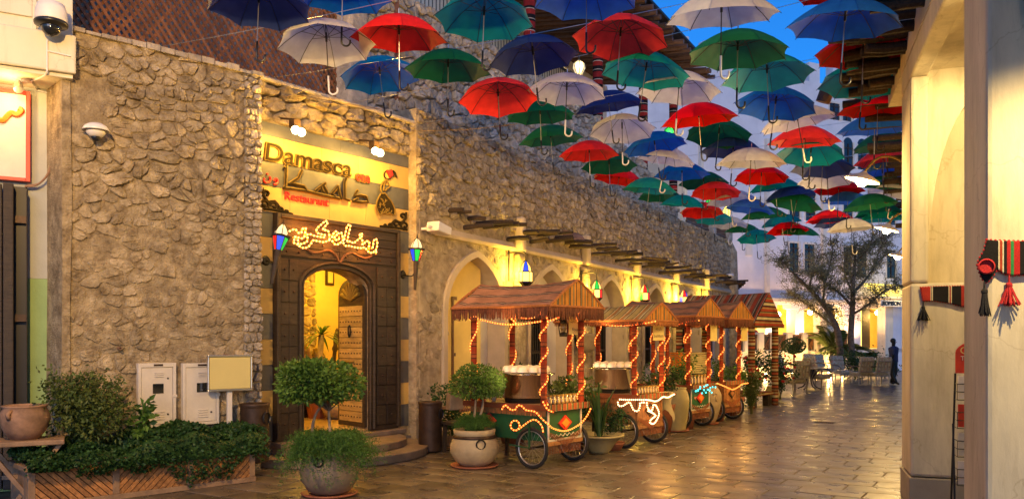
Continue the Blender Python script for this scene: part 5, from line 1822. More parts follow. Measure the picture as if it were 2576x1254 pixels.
def cart(label, O, body, roof, gable, hw=.62, ez=2.13, rz=2.5, post_d=.042, fr=.16, hr=.85):
    t = thing('food_cart', label, 'food cart', (O[0], O[1], 0), CANG, 'roofed food carts along the arcade')
    wheel(t, .45, -.46, .275)
    wheel(t, .45, .46, .275)
    part('axle', MB().tube([(.45, -.45, .275), (.45, .45, .275)], .016, 8), m_iron, t)
    for y in (-.47, .47):
        part('fork', MB().bar((.45, y + (.04 if y > 0 else -.04), .275), (.45, y + (.04 if y > 0 else -.04), .62), .03, .012).bar((.45, y + (.045 if y > 0 else -.045), .28), (.12, y + (.045 if y > 0 else -.045), .3), .03, .012), m_green_cart, t)
    part('leg', MB().bar((-.62, -.3, 0), (-.62, -.3, .4), .05, .05), m_wood_dk, t)
    part('leg', MB().bar((-.62, .3, 0), (-.62, .3, .4), .05, .05), m_wood_dk, t)
    if body == 'green':
        part('body', MB().box(-.72, .64, -.38, .38, .36, .775), m_green_cart, t, bev=.008)
        bt, pm, dm = m_white_trim, m_green_cart, m_red
    else:
        bt, pm, dm = m_wood_or, m_wood_br, m_wood_dk
        part('body', MB().box(-.70, .62, -.36, .36, .38, .775), m_wood_br, t, bev=.008)
        for k in range(9):
            mb = MB()
            mb.cur = rr.uniform(.75, 1.25)
            x = -.7 + k * .1475
            mb.box(x, x + .142, -.385, -.362, .37, .775)
            part('plank', mb, m_wood_or, t)
        for k in range(5):
            mb = MB()
            mb.cur = rr.uniform(.75, 1.25)
            y = -.36 + k * .144
            mb.box(.622, .645, y, y + .14, .37, .775)
            part('plank', mb, m_wood_or, t)
    part('body_trim', MB().box(.646, .662, -.38, .38, .36, .385).box(.646, .662, -.38, .38, .75, .773).box(.646, .662, -.38, -.355, .386, .749).box(.646, .662, .355, .38, .386, .749), bt, t)
    part('diamond', MB().prism([(-.15, .585), (0, .48), (.15, .585), (0, .69)], .647, .665, 'yz'), dm, t)
    part('diamond', MB().prism([(-.09, .585), (0, .52), (.09, .585), (0, .65)], .6655, .675, 'yz'), m_orange if body == 'green' else m_wood_or, t)
    part('diamond', MB().prism([(-.5, .585), (-.36, .48), (-.22, .585), (-.36, .69)], -.4, -.386, 'xz'), dm, t)
    zz = [(.655, -.33 + .66 * k / 14, .41 + (.035 if k % 2 else 0)) for k in range(15)]
    part('zigzag', MB().tube(zz, .006, 4), bt, t)
    part('bumper', MB().box(.60, .67, -.40, .40, .30, .355), m_wood_or, t, bev=.01)
    mb = MB()
    for k in range(44):
        y = -.36 + .72 * k / 43
        L = .06 + .05 * (1 - abs(y) / .36)
        mb.tube([(.672, y, .5 - .12 * (1 - abs(y) / .4)), (.675, y + rr.uniform(-.01, .01), .5 - .12 * (1 - abs(y) / .4) - L)], .0035, 3)
    for k in range(46):
        y = -.38 + .76 * k / 45
        mb.tube([(.64, y, .31), (.645, y + rr.uniform(-.012, .012), .19)], .004, 3)
    part('fringe', mb, m_fringe_or, t, kind='stuff')
    # table board
    part('table_top', MB().box(-.78, .72, -.47, .47, .79, .835), m_wood_br, t, bev=.006)
    part('plaid_edge', MB().box(.722, .735, -.46, .46, .765, .85).box(-.77, .72, -.49, -.472, .775, .845), m_edge, t)
    mb = MB()
    for k in range(70):
        x = -.75 + 1.44 * k / 69
        mb.tube([(x, -.482, .775), (x + rr.uniform(-.008, .008), -.488, .70)], .005, 3)
    part('side_fringe', mb, m_fringe_or, t, kind='stuff')
    for sx in (-.62, .62):
        for sy in (-.42, .42):
            part('post', MB().tube([(sx, sy, .836), (sx, sy, ez + .02)], post_d, 10), m_post, t)
    # roof cloth
    X, W_ = hr, hw
    def rp(q):
        return ez + (rz - ez) * (1 - abs(q)) + .02 * math.sin(math.pi * abs(q))
    vs, fs = [], []
    nx, ny = 12, 12
    for i in range(nx + 1):
        for k in range(ny + 1):
            q = -1 + 2 * k / ny
            sag = -.05 * math.sin(math.pi * i / nx) * (1 - abs(q)) - .03 * math.sin(math.pi * abs(q)) - .018 * abs(math.sin(i * 1.9)) * abs(q) + .008 * math.sin(i * 2.7 + k * 1.3)
            vs.append((-X + 2 * X * i / nx, q * W_, rp(q) + sag))
    for i in range(nx):
        for k in range(ny):
            a = i * (ny + 1) + k
            fs.append((a, a + ny + 1, a + ny + 2, a + 1))
    part('roof_cloth', MB().add(vs, fs), roof, t, True)
    for x in (X + .004, -X - .004):
        g = [(q / 6 * W_, rp(q / 6) - .006) for q in range(-6, 7)] + [(W_, ez - .01), (-W_, ez - .01)]
        part('gable_cloth', MB().prism(g, x, x + (.01 if x > 0 else -.01), 'yz'), gable, t, fix=True)
        part('gable_braid', MB().tube([(x + (.012 if x > 0 else -.012), q / 6 * W_, rp(q / 6) - .01) for q in range(-6, 7)], .018, 6).tube([(x + (.014 if x > 0 else -.014), -W_, ez), (x + (.014 if x > 0 else -.014), W_, ez)], .016, 6), m_fringe_or, t)
    part('eave_braid', MB().tube([(-X, -W_ - .01, ez), (X, -W_ - .01, ez)], .018, 6).tube([(-X, W_ + .01, ez), (X, W_ + .01, ez)], .018, 6), m_fringe_or, t)
    def fringe(a, b, n):
        mb = MB()
        a, b = Vector(a), Vector(b)
        for k in range(n):
            p = a + (b - a) * ((k + .5) / n)
            L = fr * rr.uniform(.85, 1.08)
            mb.cur = rr.uniform(.6, 1.35)
            d = (b - a).normalized() * ((b - a).length / n * .62)
            o = Vector((rr.uniform(-.01, .01), rr.uniform(-.01, .01), 0))
            nn = Vector((d.y, -d.x, 0)).normalized() * .004
            mb.add([p - d, p + d, p + d * .7 + o - Vector((0, 0, L)), p - d * .7 + o - Vector((0, 0, L)), p - d + nn, p + d + nn, p + d * .7 + o + nn - Vector((0, 0, L)), p - d * .7 + o + nn - Vector((0, 0, L))], [(0, 1, 2, 3), (7, 6, 5, 4)])
        return mb
    if fr > 0:
        part('eave_fringe', fringe((-X, -W_, ez - .005), (X, -W_, ez - .005), 120), m_fringe, t, kind='stuff')
        part('eave_fringe', fringe((-X, W_, ez - .005), (X, W_, ez - .005), 90), m_fringe, t, kind='stuff')
        part('gable_fringe', fringe((X + .012, -W_, ez - .01), (X + .012, W_, ez - .01), 90), m_fringe if roof == m_roof1 else m_fringe_or, t, kind='stuff')
    return t

class CartSpace:
    def __init__(s, O):
        s.O = Vector(O)
        o = s.O - YD * .50
        s.side = Frame(o.x, o.y, CANG)
        o = s.O + XD * .76
        s.front = Frame(o.x, o.y, R(50))
    def sidept(s, dx, dy, off=.0):
        a, b = s.side.pix(dx, dy, off)
        return Vector((a, -.50 - off, b))
    def frontpt(s, dx, dy, off=.0):
        a, b = s.front.pix(dx, dy, off)
        return Vector((.76 + off, a, b))

def lights(label, O, mat, paths, step=.05, r=.0115, helix=None, wire=None):
    wire = wire or g_cable  # cable emits red to imitate the halo of its bulbs
    t = thing('light_string', label, 'string lights', (O[0], O[1], 0), CANG, 'string lights wound round the carts')
    me = shared(MB().ball((0, 0, 0), r, 7, 5), 'bulb', mat, True)
    for p in paths:
        part('cable', MB().tube(p, .0085, 5), wire, t)
        for v in resample(p, step):
            part('bulb', me, None, t, loc=v)
    for (x, y, z0, z1, turns, rad, ph, s0, s1) in helix or ():
        P = []
        for k in range(121):
            q = k / 120
            a = ph + turns * 2 * math.pi * q
            P.append(Vector((x + rad * math.cos(a), y + rad * math.sin(a), z0 + (z1 - z0) * q)))
        part('cable', MB().tube(P, .0085, 5), wire, t)
        for v in resample(P, step):
            # only the stretch that faces out carries bulbs close together
            part('bulb', me, None, t, loc=v)
    return t

def cd(pts, s, ox, oy):
    return [((ox + x / s) * .7724, (oy + y / s) * .7724) for x, y in pts]

O1, O2, O3, O4, O5 = (.21, 11.34), (1.69, 13.34), (3.1, 15.98), (4.07, 17.34), (5.61, 21.2)
c1 = cart('nearest green painted food cart under a rust striped fringed roof', O1, 'green', m_roof1, m_gable)
c2 = cart('second food cart, planked body under a sand striped low roof', O2, 'wood', m_roof2, m_gable, hw=.52, ez=1.99, rz=2.28, fr=.07)
c3 = cart('third food cart, green panel under a mauve striped roof', O3, 'green', m_roof1, m_gable, hw=.6, ez=2.13, rz=2.48)
c4 = cart('fourth food cart, brown wooden body behind the tan urn', O4, 'wood', m_roof1, m_gable, hw=.6, ez=2.12, rz=2.49)
S1, S2, S3, S4 = CartSpace(O1), CartSpace(O2), CartSpace(O3), CartSpace(O4)
A = lambda pts, S, fr=False, off=0: smooth_path([(S.frontpt if fr else S.sidept)(x, y, off) for x, y in cd(pts, 2.24, 1380, 1000)], 6)
p1 = [A([(335, 88), (350, 70), (385, 68), (400, 85), (470, 103), (560, 121), (680, 125), (800, 110), (860, 100)], S1), A([(640, 85), (665, 110), (672, 125)], S1), A([(690, 75), (760, 80), (820, 68), (850, 48), (890, 62), (905, 105)], S1), A([(905, 100), (940, 90), (985, 74)], S1),
      A([(570, 740), (590, 712), (615, 730), (635, 745), (665, 745), (685, 715), (715, 720), (745, 748), (810, 760), (850, 800), (880, 830), (905, 850)], S1),
      A([(905, 850), (940, 880), (1010, 900), (1060, 893), (1110, 868), (1150, 840), (1190, 790), (1217, 735)], S1, True),
      A([(665 + 33 * math.cos(R(a)), 860 + 36 * math.sin(R(a))) for a in range(0, 361, 40)], S1), A([(695, 885), (740, 850), (790, 820), (825, 825), (860, 865), (870, 912)], S1, False, .02),
      A([(870, 690), (900, 740), (945, 765)], S1, False, .01)]
hx = lambda z0, z1, rad=.054: [(-.62, -.42, z0, z1, 2.1, rad, 2.2, 0, 1), (.62, -.42, z0, z1, 3.4, rad, 1.0, 0, 1), (-.62, .42, z0, z1, 2.1, rad, .3, 0, 1), (.62, .42, z0, z1, 3.4, rad, 2.6, 0, 1)]
lights('orange white string lights wound on the nearest green cart', O1, g_bulb_cart, p1, .046, .011, hx(.85, 2.08))
B = lambda pts, S, fr=False, off=0: smooth_path([(S.frontpt if fr else S.sidept)(x, y, off) for x, y in cd(pts, 3.135, 1900, 1100)], 5)
p2 = [B([(370, 625), (450, 628), (560, 628), (640, 629)], S2), B([(640, 629), (690, 635), (730, 645), (770, 630), (810, 600), (860, 605), (900, 585), (935, 568)], S2, True),
      B([(350, 655), (360, 690), (400, 690), (440, 665), (470, 655), (490, 690), (510, 730), (540, 745), (565, 730), (575, 690), (580, 660), (620, 655)], S2),
      B([(645, 660), (655, 710), (690, 745), (710, 700), (715, 680), (740, 690), (765, 740), (770, 780), (750, 830), (720, 870), (690, 870), (675, 850), (700, 820), (735, 790), (700, 760), (650, 738)], S2, True)]
C = lambda pts, S, fr=False, off=0: smooth_path([(S.frontpt if fr else S.sidept)(x, y, off) for x, y in cd(pts, 2.09, 1900, 850)], 5)
p2b = [C([(40, 410), (100, 422), (200, 438), (300, 435), (400, 425), (490, 408)], S2), C([(180, 412), (280, 420), (380, 415), (440, 408)], S2, False, -.1)]
lights('white rope lights drawn along the second cart table and body', O2, g_bulb_w, p2, .036, .0125)
lights('warm string lights wound on the posts and eave of the second cart', O2, g_bulb_cart, p2b, .055, .011, hx(.85, 1.95))
p3 = [C([(630, 435), (680, 420), (720, 408), (790, 402)], S3)]
lights('orange string lights wound round the third cart posts', O3, g_bulb_o, p3, .06, .0125, hx(.85, 2.0))
p4 = [C([(910, 830), (960, 850), (1015, 872), (1060, 850)], S4, True), C([(1060, 850), (1080, 835), (1120, 828)], S4, True)]
lights('orange string lights wound round the fourth cart', O4, g_bulb_o, p4, .06, .013, hx(.85, 2.0))
gl = [Vector((.74, -.35 + .1 * k + rr.uniform(-.03, .03), .80 + rr.uniform(-.10, .03))) for k in range(9)] + [Vector((.76, -.3 + .08 * k, .74 + rr.uniform(-.07, .04))) for k in range(8)]
t = thing('cyan_lights', 'tangle of cyan lights on the edge of the third cart table', 'string lights', (O3[0], O3[1], 0), CANG)
part('cable', MB().tube(gl, .004, 4), m_black, t)
bm = shared(MB().ball((0, 0, 0), .016, 7, 5), 'bulb', g_bulb_c, True)
for v in gl:
    part('bulb', bm, None, t, loc=v)
for O, pw in ((O1, 20), (O2, 18), (O3, 16), (O4, 14)):
    q = Vector(O)
    par = [o for o in bpy.data.objects if o.name.startswith('light_string') and (Vector((o.location.x, o.location.y)) - q).length < .01][0]
    lamp('string_glow', (.2, -.62, 1.95), pw * .45, (1, .50, .12), .2, par)
    lamp('string_glow', (.95, .0, .95), pw * .6, (1, .46, .1), .2, par)
    lamp('string_glow', (.0, -.62, 1.15), pw * .35, (1, .66, .3), .15, par)
# pots of food on the first two carts
for O, lb, cx, r in ((O1, 'big polished steel cauldron with white bowls on the nearest cart', .02, .33), (O2, 'polished steel cauldron with white bowls on the second cart', -.02, .31)):
    p = Vector(O) + XD * cx - YD * .04
    t = thing('steel_cauldron', lb, 'cauldron', (p.x, p.y, .836), CANG, 'steel cauldrons on the carts')
    part('stand', MB().lathe([(0, 0), (r * .9, 0), (r * .95, .05), (0, .05)], 24), m_iron, t)
    part('vessel', MB().lathe([(0, .052), (r - .03, .052), (r, .08), (r, .38), (r + .02, .385), (r + .02, .395), (r - .01, .39)], 48), m_steel, t, True)
    mb = MB()
    n = 36
    vs = [(0, 0, .41)]
    for k in range(n):
        a = 2 * math.pi * k / n
        q = r + .05 + rr.uniform(-.012, .03)
        vs.append((q * math.cos(a), q * math.sin(a), .395 + rr.uniform(-.018, .012)))
    for k in range(n):
        a = 2 * math.pi * k / n
        vs.append((r * .9 * math.cos(a), r * .9 * math.sin(a), .412 + rr.uniform(-.006, .006)))
    fs = [(0, n + 1 + k, n + 1 + (k + 1) % n) for k in range(n)] + [(n + 1 + k, 1 + k, 1 + (k + 1) % n, n + 1 + (k + 1) % n) for k in range(n)]
    part('foil_cover', mb.add(vs, fs), m_foil, t)
    bw = thing('white_bowls', 'upturned white bowls laid out on ' + ('the nearest cauldron' if O is O1 else 'the second cauldron'), 'bowls', (p.x, p.y, 1.25), CANG)
    bme = shared(MB().lathe([(.072, 0), (.07, .04), (.05, .075), (.02, .088), (0, .089)], 14), 'bowl', m_egg, True)
    for i in range(-2, 3):
        for k in range(-2, 3):
            x, y = i * .14 + (.07 if k % 2 else 0), k * .125
            if math.hypot(x, y) < r * .97:
                part('bowl', bme, None, bw, loc=(x, y, rr.uniform(0, .004)))
jar_me = shared(MB().lathe([(0, 0), (.036, 0), (.04, .02), (.04, .075), (.028, .09), (.033, .11), (0, .112)], 12), 'glass_body', m_jar, True)
lid_me = shared(MB().lathe([(.034, .0), (.034, .016), (0, .018)], 12), 'lid', m_gold)
for O, nm, n in ((O1, 'nearest', 7), (O2, 'second', 7), (O3, 'third', 5)):
    for k in range(n):
        p = Vector(O) + XD * (.62 - .02) + YD * (-.28 + k * .56 / (n - 1))
        t = thing('glass_jar', f'lidded glass jar, {OR2[k]} from the left in the row on the {nm} cart', 'jar', (p.x, p.y, .836), 0, f'jars on the {nm} cart')
        t.scale = (1, 1, 1.0 if O is not O3 else 1.5)
        part('glass_body', jar_me, None, t)
        part('lid', lid_me, None, t, loc=(0, 0, .112))
# red and yellow bottles at the back of the first cart
for k, (x, y, m, lb) in enumerate(((-.6, -.3, m_orange, 'amber sauce bottle at the back corner of the nearest cart'), (-.5, -.36, m_red, 'red sauce bottle behind the topiary tree on the nearest cart'), (-.42, -.22, m_egg, 'white lidded tub beside the red sauce bottle'))):
    p = Vector(O1) + XD * x + YD * y
    t = thing('sauce_bottle', lb, 'bottle', (p.x, p.y, .836))
    part('bottle', MB().lathe([(0, 0), (.03, 0), (.032, .12), (.014, .16), (.012, .2), (0, .2)], 12), m, t, True)
    part('cap', MB().lathe([(.014, .2), (.014, .225), (0, .226)], 10), m_black, t)
# price cards hanging from the roof corners
def card(label, dx, dy, Z, w, h, t1, t2, s=1):
    p = at(dx, dy, Z)
    t = thing('price_card', label, 'sign', p, R(50), 'yellow cards hung from the cart roofs')
    part('board', MB().box(-w / 2, w / 2, -.006, .006, -h / 2, h / 2), m_sign_y, t, bev=.002)
    part('string', MB().bar((0, 0, h / 2), (0, 0, h / 2 + .06), .004, .004), m_black, t)
    if t1:
        text(t1, .062 * s, m_wood_br, t, (0, -.008, h * .16), ext=.001, align='CENTER')
    if t2:
        text(t2, .066 * s, m_wood_br, t, (0, -.008, -h * .3), ext=.001, align='CENTER')
    return t
for o_, dx, dy, Z, t1, t2, lb in ((0, 1447, 818, 11.35, 'ﺖﺑﺎﻧ ﻝﻮﻓ', 'foul', 'yellow card lettered foul hanging at the nearest cart roof'), (1, 1656, 836, 13.15, 'ﺔﻠﻴﻠﺑ', 'balilah', 'yellow card hanging at the second cart roof'), (2, 1795, 836, 15.8, '', '', 'narrow yellow card hanging at the third cart roof'), (3, 1872, 838, 17.1, '', '', 'narrow yellow card hanging at the fourth cart roof')):
    t = card(lb, dx, dy, Z, .19 if o_ < 2 else .14, .25 if o_ < 2 else .32, t1, t2)
    t.rotation_euler = (0, 0, R(12))
# oil lantern at the first cart
p = at(1417, 822, 11.15)
t = thing('oil_lantern', 'black oil lantern hanging beside the foul card', 'lantern', p)
part('tank', MB().lathe([(0, -.13), (.055, -.13), (.058, -.085), (.03, -.07), (0, -.07)], 14), m_iron, t, True)
part('glass', MB().lathe([(.025, -.07), (.045, -.02), (.04, .03), (.025, .05)], 14), m_jar, t, True)
part('chimney', MB().lathe([(.03, .05), (.045, .06), (.03, .08), (.03, .12), (.045, .125), (0, .14)], 14), m_iron, t, True)
part('frame', MB().tube([(-.05, 0, -.1), (-.065, 0, 0), (-.03, 0, .1)], .007, 5).tube([(.05, 0, -.1), (.065, 0, 0), (.03, 0, .1)], .007, 5), m_iron, t)
part('bail', MB().tube([(-.045, 0, .1), (-.03, 0, .19), (.03, 0, .19), (.045, 0, .1)], .004, 5), m_iron, t)
# cream cloth on the far end of the second cart
p = Vector(O2) + XD * .5 + YD * .52
ct_ = thing('draped_cloth', 'cream cloth draped over the end of the second cart table', 'cloth', (p.x, p.y, .84), CANG)
vs, fs = [], []
for i in range(9):
    for k in range(7):
        x = -.22 + i * .058
        d = k / 6
        vs.append((x + .03 * math.sin(k * 1.3 + i), .02 + .06 * d + .025 * math.sin(i * 1.9) * d, .01 - d * (.42 + .12 * math.sin(i * .9))))
for i in range(8):
    for k in range(6):
        a = i * 7 + k
        fs.append((a, a + 7, a + 8, a + 1))
part('drape', MB().add(vs, fs), m_cloth_y, ct_, True)
part('fold_over', MB().add([(-.24, -.3, .008), (.28, -.3, .008), (.26, .03, .01), (-.24, .03, .01)], [(0, 1, 2, 3)]), m_cloth_y, ct_)

# red banded tent at the end of the row
t5 = thing('banded_tent', 'large red banded tent booth on wrapped posts beyond the carts', 'tent', (O5[0], O5[1], 0), CANG)
ez, rz, hw5, hl = 2.1, 2.88, .92, 1.12
for s in (-1, 1):
    mb = MB()
    vs, fs = [], []
    for i in range(9):
        for k in range(7):
            q = k / 6
            vs.append((-hl + 2 * hl * i / 8 + (0), s * hw5 * q, rz - (rz - ez) * q + .03 * math.sin(math.pi * q) - .02 * math.sin(math.pi * i / 8)))
    for i in range(8):
        for k in range(6):
            a = i * 7 + k
            fs.append((a, a + 7, a + 8, a + 1))
    part('roof_cloth', mb.add(vs, fs), m_roof5, t5, True)
for s in (-1, 1):
    part('gable_cloth', MB().prism([(-hw5, ez - .02), (hw5, ez - .02), (0, rz)], s * (hl + .003), s * (hl + .015), 'yz'), m_gable5, t5, fix=True)
part('valance', MB().box(-hl, hl, -hw5 - .015, -hw5, ez - .1, ez).box(-hl, hl, hw5, hw5 + .015, ez - .1, ez).box(hl + .016, hl + .026, -hw5, hw5, ez - .1, ez - .01), m_gable5, t5)
for sx in (-1, .98):
    for sy in (-.73, .73):
        part('post', MB().tube([(sx, sy, 0), (sx, sy, ez)], .085, 12), m_tex2, t5)
part('bench', MB().box(-.8, 1.0, -.6, .6, .28, .36), m_tex2, t5, bev=.02)
part('bench_leg', MB().box(.8, .95, -.5, -.35, 0, .279), m_wood_dk, t5)
part('bench_leg', MB().box(.8, .95, .35, .5, 0, .279), m_wood_dk, t5)
mb = MB()
for k in range(5):
    mb.tube([(.98 + rr.uniform(-.03, .03), -.73 + rr.uniform(-.03, .03), 1.05), (.98 + rr.uniform(-.08, .08), -.75 + rr.uniform(-.08, .08), .9)], .03, 5)
part('tassel', mb, m_yarn_r, t5)

# ------------------------------------------------------------------ pots, urns and bins
def pot(name, label, cat, p, prof, mat, n=36, band=None, saucer=None, rim=None, group=None, rings=()):
    t = thing(name, label, cat, (p[0], p[1], 0), 0, group)
    part('body', MB().lathe(prof, n), mat, t, True)
    if band:
        part('band', MB().lathe(band, n), m_metal_br, t, True)
    if saucer:
        part('saucer', MB().lathe([(0, .004), (saucer, .004), (saucer + .03, .03), (saucer + .02, .034), (saucer - .02, .018), (0, .016)], n), m_terra, t, True)
    for (a, z, rad, r) in rings:
        c = Vector((r * math.cos(a), r * math.sin(a), z))
        x_, z_ = Vector((-math.sin(a), math.cos(a), 0)), Vector((0, 0, 1))
        part('ring_handle', MB().tube([c + x_ * rad * math.cos(q * .5236) + z_ * rad * math.sin(q * .5236) for q in range(12)], .011, 6, True), m_iron, t)
    return t
gp1 = ground(829, 1243)
P1_ = pot('planter_pot', 'big grey clay pot in the foreground holding a clipped two stemmed tree', 'pot', gp1, [(0, .02), (.17, .02), (.235, .06), (.305, .17), (.325, .28), (.29, .38), (.255, .43), (.275, .455), (.28, .49), (.255, .49), (.24, .44), (0, .43)], m_clay_gr, saucer=.28, rings=((R(-100), .40, .05, .30),))
part('soil', MB().lathe([(0, .45), (.245, .445)], 24), m_soil, P1_)
gp2 = ground(1193, 1172)
P2_ = pot('planter_pot', 'round tan pot with a dark iron band and ring beside the nearest cart', 'pot', gp2, [(0, .02), (.18, .02), (.26, .08), (.325, .2), (.325, .29), (.285, .385), (.262, .42), (.275, .43), (.285, .50), (.255, .505), (.24, .45), (0, .44)], m_ceramic, band=[(.29, .388), (.295, .39), (.287, .425), (.27, .428)], saucer=.30, rings=((R(-72), .33, .06, .315),))
part('soil', MB().lathe([(0, .46), (.25, .455)], 24), m_soil, P2_)
g3 = ground(1507, 1137)
P3_ = pot('bowl_planter', 'wide olive bowl planter full of strap leaves beside the second cart', 'planter', g3, [(0, .0), (.14, .0), (.17, .04), (.24, .14), (.33, .24), (.37, .25), (.375, .275), (.33, .275), (.22, .16), (0, .12)], m_olive)
part('soil', MB().lathe([(0, .22), (.31, .22)], 24), m_soil, P3_)
g4 = ground(1697, 1083)
rb = []
for k in range(38):
    z = .03 + k * .0195
    q = .19 + .07 * math.sin(min(1, z / .62) * math.pi * .5) - (.05 * max(0, (z - .55) / .2) ** 2)
    rb += [(q, z), (q + .008, z + .008), (q, z + .016)]
P4_ = pot('ribbed_jar', 'tall ribbed olive jar standing at the end of the second cart', 'jar', g4, [(0, .02), (.18, .02)] + rb + [(.20, .775), (.215, .79), (.215, .81), (.19, .81), (.17, .77), (0, .7)], m_olive, saucer=.24)
g5 = ground(1783, 1066)
P5_ = pot('tan_urn', 'smooth tan urn with a relief knot between the third and fourth carts', 'urn', g5, [(0, .02), (.11, .02), (.15, .1), (.215, .3), (.25, .5), (.245, .6), (.2, .7), (.165, .74), (.165, .79), (.185, .80), (.185, .82), (.15, .82), (.14, .76), (0, .7)], m_ceramic, saucer=.17)
part('relief', MB().tube(smooth_path([(.03, -.245, .60), (.07, -.24, .64), (.11, -.225, .6), (.08, -.245, .54), (.1, -.235, .48)], 4), .013, 6), m_ceramic, P5_, True)
g6 = ground(1942, 1013)
P6_ = pot('tan_urn', 'small yellow urn behind the far tent post', 'urn', g6, [(0, .0), (.1, .0), (.17, .12), (.2, .26), (.16, .38), (.13, .42), (.15, .45), (.12, .45), (0, .42)], m_olive)
def bin_(label, p, z, ang):
    t = thing('litter_bin', label, 'litter bin', (p[0], p[1], z), ang, 'brown metal drum bins beside the doorway')
    pr = [(0, 0)]
    for k in range(30):
        pr += [(.175, .02 + k * .0235), (.18, .03 + k * .0235)]
    part('drum', MB().lathe(pr + [(.185, .74), (.185, .76), (.17, .76), (.165, .73), (0, .72)], 30), m_metal_br, t, True)
    part('opening', MB().lathe([(0, 0), (.075, 0), (.08, .01), (.07, .02)], 20), m_black, t, loc=(.175 * math.cos(R(-20)), .175 * math.sin(R(-20)), .58), rot=(0, R(90), R(-20)))
bl = at(650, 1017, 10.35)
bin_('brown drum litter bin between the sign board and the doorway', (bl.x - .05, bl.y), .13, R(0))
bin_('brown drum litter bin right of the doorway on the stone plinth', (-1.24, 12.35), .0, R(0))
# pot on the stool at far left
sx, sz = at(62, 1100, 8.35).x, 8.35
t = thing('rustic_stool', 'rough crossed leg stool at the lower left corner', 'stool', (sx, sz, 0), R(28))
part('top', MB().box(-.36, .36, -.24, .24, .63, .68), m_wood_pl, t, bev=.01)
for y in (-.2, .2):
    part('leg', MB().bar((-.32, y, .63), (.12, y, 0), .05, .04), m_wood_pl, t)
    part('leg', MB().bar((.32, y + .045, .63), (-.12, y + .045, 0), .05, .04), m_wood_pl, t)
part('stretcher', MB().bar((-.2, 0, .3), (.2, 0, .3), .04, .04), m_wood_pl, t)
t = thing('old_clay_pot', 'weathered brown clay pot standing on the stool', 'pot', (sx, sz, .681), 0)
part('body', MB().lathe([(0, 0), (.13, .0), (.19, .08), (.235, .2), (.225, .27), (.195, .315), (.205, .33), (.215, .345), (.19, .35), (.175, .31), (0, .25)], 32), m_clay_br, t, True)
part('lug', MB().tube([(-.02, -.2, .3), (-.02, -.255, .27), (-.02, -.23, .22)], .022, 6), m_clay_br, t, True)
# carved wooden bench piece behind the tan pot
t = thing('wooden_chair', 'dark wooden chair with slatted back behind the round tan pot', 'chair', (-.72, 12.25, 0), R(-55))
part('seat', MB().box(-.26, .26, -.26, .26, .42, .47), m_wood_dk, t, bev=.01)
for x in (-.22, .22):
    for y in (-.22, .22):
        part('leg', MB().bar((x, y, 0), (x * .95, y * .95, .42), .05, .05), m_wood_dk, t)
for k in range(5):
    part('slat', MB().bar((-.2 + k * .1, .24, .47), (-.24 + k * .12, .34, .74), .05, .02), m_wood_br, t)
part('top_rail', MB().bar((-.3, .34, .76), (.3, .34, .76), .05, .06), m_wood_br, t)
part('arm', MB().bar((-.28, -.24, .66), (-.28, .33, .7), .06, .04).bar((.28, -.24, .66), (.28, .33, .7), .06, .04), m_wood_br, t)
p = at(1143, 1012, 12.05)
t = thing('wall_sconce_box', 'grey box with a slot handle on the chair behind the tan pot', 'box', (p.x, p.y, .66), R(30))
part('box', MB().prism([(-.12, 0), (.14, 0), (.06, .26), (-.1, .26)], -.08, .08), m_clay_gr, t, bev=.015)
part('handle', MB().tube([(-.06, 0, .262), (-.05, 0, .3), (.02, 0, .3), (.03, 0, .262)], .014, 6), m_clay_gr, t)
# hanging half pot on the arcade wall
a, b = W3.pix(1478, 850, .3)
t = thing('wall_pot', 'tan half round pot hung on the arcade wall between two carts', 'wall pot', W3.loc(a, -.3, b), R(61))
part('bowl', MB().lathe([(0, -.32), (.08, -.32), (.2, -.2), (.27, .05), (.3, .1), (.27, .1), (.22, 0), (0, -.1)], 24), m_ceramic, t, True)
part('bracket', MB().box(-.05, .05, .2, .3, -.1, .05), m_iron, t)
# stacks of trays behind the third cart
for dx, mt, lb in ((1722, m_orange, 'stack of orange plastic trays behind the third cart'), (1752, m_cloth_y, 'stack of yellow plastic trays behind the third cart')):
    p = at(dx, 925, 18.2)
    t = thing('tray_stack', lb, 'tray stack', (p.x, p.y, 0), R(20), 'plastic trays behind the third cart')
    part('crate', MB().box(-.22, .22, -.2, .2, 0, .95), m_wood_dk, t)
    for k in range(10):
        part('tray', MB().box(-.23 - .004 * k, .21 - .003 * k, -.2, .2, .955 + k * .047, .99 + k * .047), mt, t)

# ------------------------------------------------------------------ foliage helpers
def leaf(mb, p, d, up, L, W, r):
    d = d.normalized()
    s = d.cross(up)
    s = s.normalized() if s.length > 1e-4 else d.orthogonal().normalized()
    n = s.cross(d)
    a = p
    b = p + d * L * .5 + s * W * .5 + n * L * .06
    c = p + d * L - n * L * .12
    e = p + d * L * .5 - s * W * .5 + n * L * .06
    mb.cur = r.uniform(.6, 1.35)
    mb.add([a, b, c, e], [(0, 1, 2), (0, 2, 3)])

def rv(r):
    while True:
        v = Vector((r.uniform(-1, 1), r.uniform(-1, 1), r.uniform(-1, 1)))
        if .05 < v.length < 1:
            return v.normalized()

